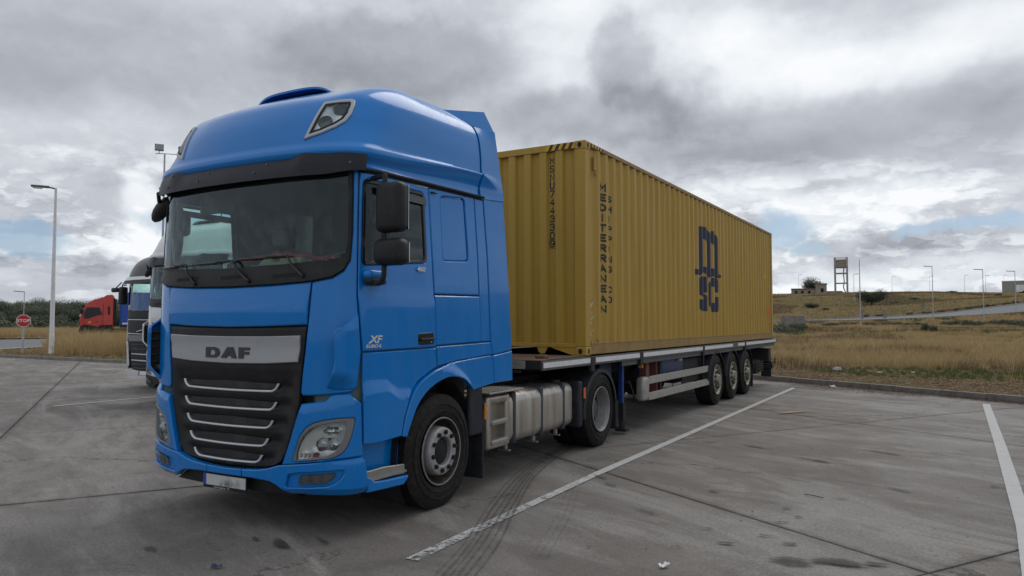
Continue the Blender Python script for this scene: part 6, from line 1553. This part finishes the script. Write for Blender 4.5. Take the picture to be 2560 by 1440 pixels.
LG = [[(10.04,3.57),(10.50,3.60),(10.72,3.57),(10.88,3.47),(10.92,3.36),(10.92,2.72),(10.63,2.72),(10.63,3.22),(10.58,3.30),(10.48,3.35),(10.33,3.36),(10.33,2.72),(10.04,2.72)],
      [(10.93,3.575),(11.15,3.575),(11.32,3.52),(11.44,3.42),(11.47,3.28),(11.47,2.72),(11.18,2.72),(11.18,3.22),(11.12,3.29),(11.02,3.32),(10.93,3.32)],
      [(9.82,2.72),(10.33,2.72),(10.33,2.80),(10.63,2.80),(10.63,2.72),(10.92,2.72),(10.92,2.80),(11.18,2.80),(11.18,2.72),(11.55,2.72),(11.68,2.655),(11.50,2.61),(11.18,2.61),(11.05,2.64),(10.92,2.60),(10.63,2.60),(10.45,2.68),(10.33,2.70),(10.2,2.61),(9.82,2.61)],
      [(10.11,2.52),(10.22,2.60),(10.58,2.60),(10.68,2.52),(10.68,2.28),(10.44,2.28),(10.44,2.40),(10.36,2.40),(10.36,2.29),(10.68,2.17),(10.68,2.0),(10.58,1.91),(10.22,1.91),(10.11,2.0),(10.11,2.14),(10.34,2.14),(10.34,2.07),(10.44,2.07),(10.44,2.12),(10.11,2.25)],
      [(10.75,2.48),(10.92,2.605),(11.34,2.605),(11.50,2.48),(11.50,2.31),(11.25,2.31),(11.25,2.42),(11.0,2.42),(11.0,2.09),(11.25,2.09),(11.25,2.22),(11.50,2.22),(11.50,2.04),(11.34,1.90),(10.92,1.90),(10.75,2.04)]]
for p in LG: logo(p)
drape('orange_sticker', [(16.34,1.86),(16.62,1.86),(16.62,2.09),(16.34,2.09)], [(0,1,2,3)], M['orange'], CT, side_prof, sidef)
drape('warning_sticker', [(15.95,2.86),(16.32,2.86),(16.14,3.05)], [(0,1,2)], M['hazy'], CT, side_prof, sidef)
b = c_().box(HW-.03, HW-.006, 5.10, 5.16, 3.78, 3.98, bev=.006).tube([(HW-.02, 5.13, 3.76), (HW-.012, 5.17, 3.72)], .012, 6); b.build('ventilator', M['yellow'], CT)
# chalk scrawl low on the post side
rr = random.Random(5); 
for k in range(4):
    pts = [(sx_of(5.10, .003), 5.02+.05*math.sin(t*3+k)+.02*t, 1.95-.16*k+.06*math.cos(t*2)) for t in lin(0, 3, 14)]
    pts = [(sx_of(p[1], .003), p[1], p[2]) for p in pts]; c_().tube(pts, .0028, 4).build('chalk_mark', M['tape'], CT)
# ================================================================== other trucks
# white twin parked in the next-but-one bay
def swapw(o, m):
    if m is M['blue']: return M['black'] if o.name.split('.')[0] in ('lower_bumper', 'bumper_centre', 'fog_lamp_recess', 'step_skirt') else M['white']
    if m is M['platesilver'] and o.name.startswith('name_plate'): return M['black']
    return m
w2 = copy_tree(truck, None, swapw, loc=(-8.15, 5.25, 0), rz=0., skip=('name_letter', 'model_badge', 'euro_badge', 'power_badge', 'number_plate', 'red_cloth', 'crumpled_papers', 'paper_box', 'wiper', 'roof_lamp_frame', 'roof_lamp'))
tag(w2, 'white tractor unit with black bumper, mostly hidden behind the blue truck', 'truck'); w2.name = 'semi_truck'
for ch in list(w2.children): pass
B().box(-.42, .35, .95, 1.6, 3.80, 3.93, bev=.05).tube([(.1, 1.0, 3.93), (.1, 1.0, 4.05)], .012, 6).cyl((.02, 1.0, 4.06), (.2, 1.0, 4.06), .03, 10).build('roof_air_unit', M['gloss'], w2, smooth=True)
B().tube([(-1.0, .7, 3.7), (-.9, .75, 4.15)], .008, 6).build('antenna', M['black'], w2)
# grey and black truck beyond it
def boxtruck():
    T = thing('semi_truck', 'black and white tractor unit with white bumper and white band on its sun visor', 'truck', (-11.95, 7.15, 0), 0)
    P = lambda name, poly, m, **k: patch(name, poly, m, T, **k)
    W_, K_ = M['white'], M['black']
    gl = sym([(0, 1.98), (.8, 1.99), (1.12, 2.02), (1.15, 2.62), (1.10, 2.70), (0, 2.72)])
    win = rnd([(1.30, 2.70), (2.0, 2.72), (2.1, 2.05), (1.30, 1.98)], .05)
    patch('cab_shell', sym([(0, .95), (1.85, .98), (2.2, 1.15), (2.9, 1.15), (3.1, 1.0), (3.1, 2.9), (0, 2.9)]), M['liner'], T, holes=[gl, win, [(-s, z) for s, z in win]], d0=-.03, lip=0, res=.12)
    P('windscreen_surround', sym([(0, 1.78), (1.10, 1.80), (1.17, 1.95), (1.185, 2.76), (0, 2.78)]), K_, holes=[gl]); patch('windscreen', gl, M['glass'], T, d0=-.006, lip=0, th=.003, res=.2)
    P('upper_panel', sym([(0, 1.735), (1.04, 1.745), (1.06, 1.77), (0, 1.76)]), M['silver']); P('badge_panel', sym([(0, 1.40), (.98, 1.42), (1.04, 1.735), (0, 1.725)]), K_)
    P('chrome_strip', sym([(0, 1.375), (1.0, 1.39), (1.0, 1.415), (0, 1.395)]), M['silver'], d0=.01)
    B().tube([body(-.42, 1.45, .02), body(.42, 1.62, .02)], .012, 6).cyl(body(0, 1.535, .01), body(0, 1.535, .03), .07, 20).build('diagonal_bar', M['silver'], T)
    P('frame_panel', sym([(0, 1.20), (.88, 1.20), (.98, 1.36), (0, 1.365)]), M['greyframe'])
    P('grille', sym([(0, .45), (.66, .46), (.78, .62), (.86, 1.19), (0, 1.19)]), K_, d0=-.02)
    for z in (1.10, .98, .86, .70, .60, .50): P('grille_slat', sym([(0, z), (.70, z+.01), (.72, z+.035), (0, z+.03)]), M['silver'] if z in (.86, .70) else M['gloss'], d0=.0, th=.02)
    both('corner_panel', [(1.10, 1.0), (1.28, 1.0), (1.27, 1.77), (1.19, 1.77), (1.02, 1.30)], W_, T); both('pillar', [(1.195, 1.79), (1.25, 1.79), (1.245, 2.76), (1.20, 2.76)], K_, T)
    both('headlamp', [(.88, .56), (1.16, .50), (1.24, .70), (1.24, .98), (1.10, .98), (.92, .80)], M['bowl2'], T); both('lamp_strip', [(.80, .60), (.86, .54), (.98, 1.10), (1.08, 1.14), (1.05, 1.2), (.90, 1.18)], M['silver'], T, d0=.02)
    P('bumper', sym([(0, .34), (1.30, .34), (1.31, .47), (.70, .49), (0, .43)]), W_, d0=.03, th=.06); both('side_bumper', [(1.25, .5), (1.4, .5), (1.4, 1.0), (1.25, 1.0)], W_, T)
    both('door', [(1.26, 2.86), (1.27, 1.0), (1.8, .95), (2.0, 1.2), (2.25, 1.3), (2.2, 2.88)], W_, T, holes=[win]); both('side_panel', [(2.26, 1.3), (3.1, 1.3), (3.1, 2.88), (2.21, 2.88)], W_, T)
    for mir in (False, True): patch('side_window', win, M['glass'], T, d0=-.004, lip=0, th=.003, mirror=mir, res=.3)
    def rf(u, v, d):
        s = u*3.1; x, y = plan(s); k = 1-.30*v**2; f = .32*v+.45*v**3
        yy = y+f*max(0, 1-y/2.0) if y < 2 else y; return (x*(k if abs(u) < .99 else k), yy, 2.82+.62*math.sin(v*math.pi/2)+.10*smooth((yy-.3)/1.2)*v)
    grid('roof', rf, lin(-1, 1, 60), lin(0, 1, 10), M['gloss'], T, angle=60)
    V = [rf(u, 1., 0) for u in lin(-1, 1, 60)]; B().add(V, [tuple(range(60))]).build('roof_top', M['white'], T)
    def vz(s, v, d): return body(s, 2.66+.19*v, .17-.10*v+d)
    grid('sun_visor', vz, lin(-1.2, 1.2, 30), lin(0, .52, 4), K_, T, th=.012); grid('visor_band', vz, lin(-1.2, 1.2, 30), lin(.54, 1, 4), W_, T, th=.012)
    B().box(-1.50, -1.30, .12, .30, 2.15, 2.62, bev=.05).tube([(-1.25, .2, 2.66), (-1.42, .2, 2.66), (-1.42, .2, 2.5)], .018, 8).build('mirror', K_, T, smooth=True)
    b = B().box(-1.36, -1.10, -.16, -.06, 2.46, 2.58, bev=.045).tube([(-1.2, -.1, 2.58), (-1.1, -.02, 2.72)], .015, 6); b.build('kerb_mirror', K_, T, smooth=True)
    B().box(1.30, 1.52, .12, .30, 2.1, 2.6, bev=.05).tube([(1.25, .2, 2.66), (1.42, .2, 2.66), (1.42, .2, 2.5)], .018, 8).build('mirror', K_, T, smooth=True)
    B().tube([(-.35, 1.0, 3.5), (-.28, 1.05, 3.95)], .01, 6).cyl((-.38, 1.0, 3.45), (-.34, 1.0, 3.60), .06, 10).build('antenna', K_, T)
    pt = B().box(-.26, .26, -.04, -.02, .36, .46, bev=.003).build('number_plate', M['signwhite'], T); B().box(-.26, -.22, -.044, -.041, .36, .46).build('plate_band', M['plate_blue'], pt)
    B().box(-1.1, 1.1, .2, 2.0, .5, 1.2).box(-.45, .45, 2., 6., .7, 1.0).build('chassis', M['chassis'], T)
    B().box(-1.1, 1.1, .2, .55, 1.3, 1.98, bev=.05).build('dashboard', M['dash'], T)
    for x in (.6, -.6): B().box(x-.24, x+.24, 1.1, 1.3, 1.6, 2.35, bev=.07).build('seat', M['dash'], T, smooth=True)
    B().box(-1.15, 1.15, 2.08, 2.12, 1.2, 2.9).build('cab_inner_wall', M['liner'], T)
    for sg in (1, -1):
        make_wheel(T, sg*1.235, 1.38, .515, sg, 'steer', .52, .30, nuts=False); make_wheel(T, sg*1.235, 5.1, .505, sg, 'drive', .51, .28, nuts=False)
        B().box(*sorted((sg*.6, sg*1.2)), 2.3, 4.3, .4, .95, bev=.1).build('fuel_tank', M['tank'], T, smooth=True)
    return T
boxtruck()
# red tractor with blue trailer, side-on in the distance
def far_rig():
    # local frame: x towards the front of the truck, y towards the viewer's side
    a = -59.85; r = 68.; px, py = CX+r*math.sin(R_(a)), CY+r*math.cos(R_(a)); z = terrain(px, py)
    rz = math.atan2(-.868, -.497)-.06
    T = thing('semi_truck', 'red tractor unit with white windscreen trim parked beyond the tall dry grass, facing left', 'truck', (px, py, z), rz)
    mk_ = lambda name, poly, y0, y1, m, par=T, bev=0: B().prism(poly, lambda u, v: (u, y0, v), lambda u, v: (u, y1, v)).build(name, m, par)
    cab = [(1.25, .95), (1.28, 1.6), (1.12, 2.25), (.93, 2.75), (.75, 2.98), (.35, 3.22), (-.35, 3.46), (-.55, 3.62), (-1.0, 3.64), (-1.05, 3.5), (-1.05, .95)]
    c = B().prism(cab, lambda u, v: (u, -1.22+.06*smooth((v-2.6)/1.), v), lambda u, v: (u, 1.22-.06*smooth((v-2.6)/1.), v)).build('cab', M['truckred'], T)
    md = c.modifiers.new('b', 'BEVEL'); md.width = .07; md.segments = 3; md.limit_method = 'ANGLE'
    for y0, y1 in ((1.205, 1.235), (-1.235, -1.205)):
        mk_('door_window', rnd([(.80, 2.62), (-.10, 2.62), (-.15, 2.35), (-.30, 2.12), (-.62+.5, 2.0), (.10, 1.98), (.45, 1.82), (.75, 1.72), (.95, 1.72), (.98, 2.1)], .08), y0, y1, M['gloss'])
        mk_('side_vent', [(-.65, 2.70), (-.80, 2.70), (-.80, 2.05), (-.68, 2.05)], y0, y1, M['black']); mk_('door_crest', rnd([(.52, 1.55), (.70, 1.50), (.62, 1.32), (.45, 1.40)], .04), y0, y1, M['hazy'])
        mk_('door_handle', [(.02, 1.50), (.18, 1.50), (.18, 1.44), (.02, 1.44)], y0, y1, M['black']); mk_('sill', [(1.22, 1.12), (.95, 1.28), (-.05, 1.10), (-.1, 1.22), (-1.0, 1.24), (-1.0, .62), (1.20, .55)], y0-.004, y1+.004, M['black'])
        mk_('door_seam', [(1.02, 2.6), (1.035, 2.6), (1.03, 1.2), (1.015, 1.2)], y0, y1, M['black']); mk_('door_seam', [(-.32, 2.9), (-.34, 2.9), (-.34, 1.2), (-.32, 1.2)], y0, y1, M['black'])
    B().prism([(1.30, 1.9), (1.17, 2.3), (1.03, 2.58), (.98, 2.5), (1.1, 2.2), (1.24, 1.85)], lambda u, v: (u, -1.1, v), lambda u, v: (u, 1.18, v)).build('windscreen', M['signwhite'], T)
    B().prism([(1.02, 2.60), (1.22, 2.60), (1.1, 2.78), (.92, 2.80)], lambda u, v: (u, -1.15, v), lambda u, v: (u, 1.2, v)).build('sun_visor', M['black'], T)
    B().box(1.05, 1.25, 1.25, 1.45, 2.1, 2.5, bev=.04).build('mirror', M['black'], T)
    B().box(-5.2, 1.0, -.45, .45, .6, .95).box(1.0, 1.30, -1.2, 1.2, .45, .95).build('chassis', M['chassis'], T)
    for x in (.15, -3.6):
        for sg in (1, -1):
            w = B().lathe([(0, .30), (.01, .45), (-.04, .51), (-.26, .51), (-.30, .40)], (x, sg*1.2, .51), 'y', 32, 0, sg).build('wheel', M['rubber'], T, smooth=True); B().lathe([(-.02, .31), (-.06, .25), (-.02, .12), (-.02, 0)], (x, sg*1.2, .51), 'y', 24, 0, sg).build('rim', M['rimgrey'], w)
    mk_('rear_wall_gap', [(-1.06, 3.4), (-1.2, 3.3), (-1.2, 1.1), (-1.06, 1.1)], -1.1, 1.1, M['black'])
    q = Matrix.Rotation(rz, 3, 'Z')@Vector((-1.5, 0, 0))
    U = thing('box_trailer', 'dark blue curtain-sided trailer coupled behind the distant red truck', 'trailer', (px+q.x, py+q.y, z), rz)
    B().box(-13., 0, -1.25, 1.25, 1.18, 3.85, bev=.03).build('curtain_body', M['tarpblue'], U)
    B().box(-.25, -.22, 1.252, 1.262, 3.2, 3.35).box(-.5, -.22, 1.252, 1.262, 3.33, 3.36).box(-.75, -.2, 1.252, 1.262, 1.28, 1.40).build('curtain_print', M['signwhite'], U)
    for x in range(10): B().box(-1.3*x-.1, -1.3*x-.06, 1.25, 1.27, 1.2, 3.8).build('curtain_strap', M['navychassis'], U)
    B().box(-13, 0, -1.2, 1.2, 1.0, 1.17).box(-12, -3, -.5, .5, .6, 1.0).build('chassis', M['chassis'], U)
    for x in (-9., -10.3, -11.6):
        for sg in (1, -1): B().lathe([(0, .30), (.01, .45), (-.04, .51), (-.26, .51), (-.30, .40)], (x, sg*1.2, .51), 'y', 32, 0, sg).build('wheel', M['rubber'], U, smooth=True)
    B().box(-3.2, -3.1, .9, 1.05, .1, 1.0).box(-3.2, -3.1, -1.05, -.9, .1, 1.0).build('landing_leg', M['chassis'], U)
far_rig()
# ================================================================== poles, sign, mast
def lathe_pole(par, h, r0, r1, m, name='pole', n=12, z0=0.): return B().tube([(0, 0, z0), (0, 0, z0+h*.5), (0, 0, z0+h)], [r0, (r0+r1)/2, r1], n).build(name, m, par, smooth=True)
p = (-33.62, 16.12); z = .09
L = thing('street_lamp', 'tall white painted lamp post with one flat lantern, between the stop sign and the trucks', 'street lamp', (*p, z))
lathe_pole(L, 8.42, .118, .055, M['polewhite']); B().box(-.2, .2, -.2, .2, -.02, .03, bev=.01).build('base_plate', M['polewhite'], L); B().box(.07, .135, -.07, .07, .35, .95, bev=.01).build('service_door', M['polewhite'], L)
dv = Vector((-.45, -.89, 0)).normalized()
ar = B(); ar.tube([Vector((0, 0, 8.38)), dv*.25+Vector((0, 0, 8.42)), dv*.35+Vector((0, 0, 8.42))], .04, 8); ar.build('bracket', M['lampgrey'], L, smooth=True)
ang = math.atan2(dv.y, dv.x); mt = Matrix.Translation(dv*.68+Vector((0, 0, 8.44)))@Matrix.Rotation(ang, 4, 'Z')
B().xbox(mt, .80, .28, .10, .045).build('lantern', M['lampgrey'], L, smooth=True); mt = Matrix.Translation(dv*.78+Vector((0, 0, 8.37)))@Matrix.Rotation(ang, 4, 'Z'); B().xbox(mt, .42, .20, .09, .04).build('lamp_glass', M['tape'], L, smooth=True)
p = (-35.36, 15.62); S_ = thing('stop_sign', 'red octagonal STOP sign on a grey steel post at the kerb', 'road sign', (*p, .09), math.radians(62+0))
lathe_pole(S_, 1.92, .05, .05, M['galv'])
dr = (CAM.xy-Vector(p)).normalized(); yaw = math.atan2(dr.y, dr.x)+math.pi/2; S_.rotation_euler = (0, 0, yaw)
oc = lambda r: [(r*math.cos(R_(22.5+45*i)), r*math.sin(R_(22.5+45*i))) for i in range(8)]
B().prism(oc(.335), lambda u, v: (u, -.062, 1.66+v), lambda u, v: (u, -.052, 1.66+v)).build('sign_border', M['signwhite'], S_)
B().prism(oc(.308), lambda u, v: (u, -.0655, 1.66+v), lambda u, v: (u, -.063, 1.66+v)).build('sign_face', M['stopred'], S_)
V, F = text_mesh('STOP', .21, 1.02, .006, font_space=1.08); B().add([(u, -.067, 1.66+v) for u, v in V], F).build('sign_lettering', M['signwhite'], S_)
# thin lamp posts in view
def post(a, r, h, label, style='arm', side=-1, m='galv', zoff=None, group=None, r0=.075):
    x, y = CX+r*math.sin(R_(a)), CY+r*math.cos(R_(a)); z = terrain(x, y)-.05
    T = thing('street_lamp' if style != 'bare' else 'steel_pole', label, 'street lamp' if style != 'bare' else 'pole', (x, y, z), 0, group)
    lathe_pole(T, h, r0*.95, r0*.55, M[m], n=8)
    if style == 'arm':
        c, s = math.cos(R_(-a)), math.sin(R_(-a)); d = Vector((c*side, s*side, 0))
        mt = Matrix.Translation(d*.55+Vector((0, 0, h+.02)))@Matrix.Rotation(math.atan2(d.y, d.x), 4, 'Z')@Matrix.Rotation(R_(-4), 4, 'Y')
        B().xbox(mt, 1.15, .20, .09, .03).build('lantern', M['lampgrey'], T)
    return T
def hgt(r, el_top, a): x, y = polar(a, r)[:2]; return zel(r, el_top)-terrain(x, y)
for a, r, et, lb, sd_, rr in ((-9.28, 262, 3.42, 'lamp post standing in front of the ruined house on the hilltop', 1, .07), (-5.65, 200, 3.38, 'short lamp post just right of the water tower with a small camera on top', 1, .08), (-3.25, 275, 3.12, 'short lamp post alone behind the crest in the middle of the hill', 1, .07), (-.98, 270, 3.10, 'shorter of the two lamp posts that almost line up on the hill road', 1, .07),
        (-.82, 128, 3.78, 'tall lamp post by the hill road, left of the three tall ones', -1, .085), (1.03, 272, 3.10, 'short lamp post behind the crest between two tall ones', 1, .07), (2.06, 124, 3.46, 'tall lamp post by the hill road, middle of the three tall ones', -1, .085), (2.20, 268, 3.05, 'short lamp post right behind the middle tall one', 1, .07),
        (3.80, 137, 3.28, 'tall lamp post in front of the grey warehouse', -1, .085), (3.20, 330, 3.02, 'lamp post rising behind the grey warehouse, the left one', 1, .07), (4.22, 330, 3.02, 'lamp post rising behind the grey warehouse, the right one at the picture edge', 1, .07)):
    post(a, r, hgt(r, et, a), lb, side=sd_, r0=rr*.8, group='lamp posts along the hill road and on the hill')
post(-5.27, 112, hgt(112, 4.42, -5.27), 'tall bare steel pole in front of the broad dark tree on the hillside', 'bare', r0=.085)
post(-64.12, 110, hgt(110, 1.98, -64.12), 'thin lamp post far behind the stop sign, in front of the wood', side=-1, r0=.07)
# floodlight mast behind the blue truck
a = -56.05; r = 62; x, y = CX+r*math.sin(R_(a)), CY+r*math.cos(R_(a)); z = .1
T = thing('floodlight_mast', 'tall pale mast with two floodlights rising behind the roof of the blue truck', 'floodlight mast', (x, y, z), R_(56))
H = zel(r, 11.75)-z; lathe_pole(T, H, .12, .06, M['galv'])
B().tube([(-.62, 0, H-.05), (0, 0, H), (1.4, 0, H+.02)], .03, 8).build('crossbar', M['galv'], T)
fl = None
for x_, lb in ((-.38, 0), (1.25, 1)):
    mt = Matrix.Translation((x_, -.12, H+.42 if lb == 0 else H+.36))@Matrix.Rotation(R_(-12), 4, 'X')@Matrix.Rotation(R_(12 if lb else 0), 4, 'Z')
    f = B().xbox(mt, .62, .18, .52, .03).build('floodlight', M['lampgrey'], T); g2 = B()
    for i in range(5): g2.xbox(mt@Matrix.Translation((0, -.095, -.18+i*.09)), .54, .012, .03)
    g2.build('lamp_grid', M['tape'], f); B().cyl((x_, 0, H), (x_, -.05, H+.18), .03, 8).build('bracket', M['galv'], f)
# low fence posts / cabinet beside the hill road
x, y, _ = polar(-9.72, 92); zz = terrain(x, y)
cb = B().box(-1.3, 1.3, -.4, .4, 0, 1.6, bev=.03).build('concrete_cabinet', M['oldconcrete']); cb.location = (x, y, zz-.1); tag(cb, 'weathered grey concrete block at the lower edge of the hill beside green shrubs', 'concrete block')
for a, r, h, lb in ((-3.75, 140, 1.3, 'grey roadside cabinet post left of the road in mid hill'), (-1.42, 165, 1.3, 'small brown marker post above the hill road'), (-5.18, 142, 1.4, 'short grey box at the foot of the bare steel pole')):
    x, y, zz = polar(a, r); o = B().box(-.28, .28, -.2, .2, -.2, h, bev=.03).box(-.34, .34, -.24, .24, h, h+.06).build('roadside_cabinet', M['oldconcrete']); o.location = (x, y, terrain(x, y)); tag(o, lb, 'cabinet')
# ================================================================== water tower, ruin, warehouse
r = 252; a = -6.46; x, y, zz = polar(a, r); zz = terrain(x, y)-.2; H = zel(r, 4.56)-zz
T = thing('water_tower', 'concrete water tower on four legs with a boxy tank, on the hilltop', 'water tower', (x, y, zz), R_(6.4)); hw = 1.72
for sx in (1, -1):
    for sy in (1, -1): B().box(sx*hw-.28, sx*hw+.28, sy*hw-.28, sy*hw+.28, 0, H, bev=.03).build('leg', M['towerconcrete'], T)
for q in (.285, .56):
    zc = H*q; B().box(-hw, hw, -hw-.2, -hw+.2, zc-.14, zc+.14).box(-hw, hw, hw-.2, hw+.2, zc-.14, zc+.14).box(-hw-.2, -hw+.2, -hw, hw, zc-.14, zc+.14).box(hw-.2, hw+.2, -hw, hw, zc-.14, zc+.14).build('cross_beam', M['towerconcrete'], T)
B().box(-hw+.1, hw-.1, -hw+.1, hw-.1, H*.735, H*.94, bev=.02).box(-hw-.3, hw+.3, -hw-.3, hw+.3, H*.715, H*.745).build('tank', M['plaster'], T)
B().box(-hw, hw, -hw-.05, -hw+.05, H*.985, H).box(-hw, hw, hw-.05, hw+.05, H*.985, H).box(-hw-.05, -hw+.05, -hw, hw, H*.985, H).box(hw-.05, hw+.05, -hw, hw, H*.985, H).build('parapet_rail', M['tape'], T)
B().tube(smooth3([(hw-.7, 0, H*.74), (hw-.95, 0, H*.66), (hw-1.0, 0, H*.5), (hw-.85, 0, H*.32), (hw-1.1, 0, H*.18), (hw-.4, 0, 0)], 6), .16, 8).build('down_pipe', M['towerconcrete'], T, smooth=True)
r = 246; a = -8.35; x, y, zz = polar(a, r); zz = terrain(x, y)-.4
T = thing('ruined_house', 'long low ruined farmhouse of pale plaster on the hilltop beside the water tower', 'house', (x, y, zz), R_(8.3))
b = B(); b.box(-6.2, 3.2, -.15, .15, 0, 2.0).box(-6.2, -5.9, .15, 4, 0, 2.0).box(3.0, 3.2, .15, 4, 0, 2.0).box(-6.2, 3.2, 3.8, 4, 0, 1.9); b.build('wall', M['plaster'], T)
B().box(-6.3, 2.0, -.35, 4.2, 2.0, 2.28).build('roof', M['roof_tile'], T)
B().box(.8, 4.0, -.6, 3.2, 0, 3.5, bev=.02).box(.6, 4.2, -.8, 3.4, 3.5, 3.72).build('tower_room', M['plaster'], T)
B().box(4.0, 8.4, -.2, .3, 0, 1.35).box(8.2, 8.7, -.2, .3, 0, 1.0).build('broken_wall', M['oldconcrete'], T)
for xx in (-5.2, -3.4, -1.4): B().box(xx, xx+.8, -.17, .0, .7, 1.5).build('window', M['dark'], T)
B().box(2.3, 3.1, -.62, -.3, 1.0, 2.2).build('doorway', M['dark'], T)
r = 265; a = 5.9; x, y, zz = polar(a, r); zz = terrain(x, y)-1
T = thing('warehouse', 'flat roofed grey concrete warehouse cut off by the right edge of the picture', 'warehouse', (x, y, zz), R_(-5))
Hh = zel(r, 2.60)-zz
for i in range(9):
    x0 = -13+i*3.1; B().box(x0, x0+3.06, 0, .3, 0, Hh, bev=.02).build('wall_panel', M['concrete_wall'], T)
B().box(-13, 15, .3, 24, 0, Hh-.3).build('building_core', M['concrete_wall'], T); B().box(-13.1, 15.1, -.15, .35, Hh, Hh+.25, bev=.02).build('parapet', M['tape'], T)
B().box(-8.3, -6.9, -.06, .0, 1.2, 3.3).build('doorway', M['dark'], T)
# white lorry part at the far right beyond the verge
x, y, zz = polar(4.50, 228); zz = terrain(x, y)
V_ = thing('parked_van', 'white van parked by the grey warehouse at the right picture edge', 'van', (x, y, zz+.1), .3)
B().prism([(-2.4, .4), (2.3, .4), (2.45, 1.1), (1.7, 1.35), (1.15, 2.1), (-2.4, 2.2)], lambda u, v: (u, -.95, v), lambda u, v: (u, .95, v)).build('body', M['white'], V_)
B().prism([(1.65, 1.38), (1.15, 2.0), (.4, 2.0), (.4, 1.38)], lambda u, v: (u, -.97, v), lambda u, v: (u, .97, v)).build('window', M['gloss'], V_)
for x_ in (-1.5, 1.5):
    for sg in (1, -1): B().lathe([(0, 0), (0, .33), (-.2, .33)], (x_, sg*.96, .33), 'y', 20, 0, sg).build('wheel', M['rubber'], V_)
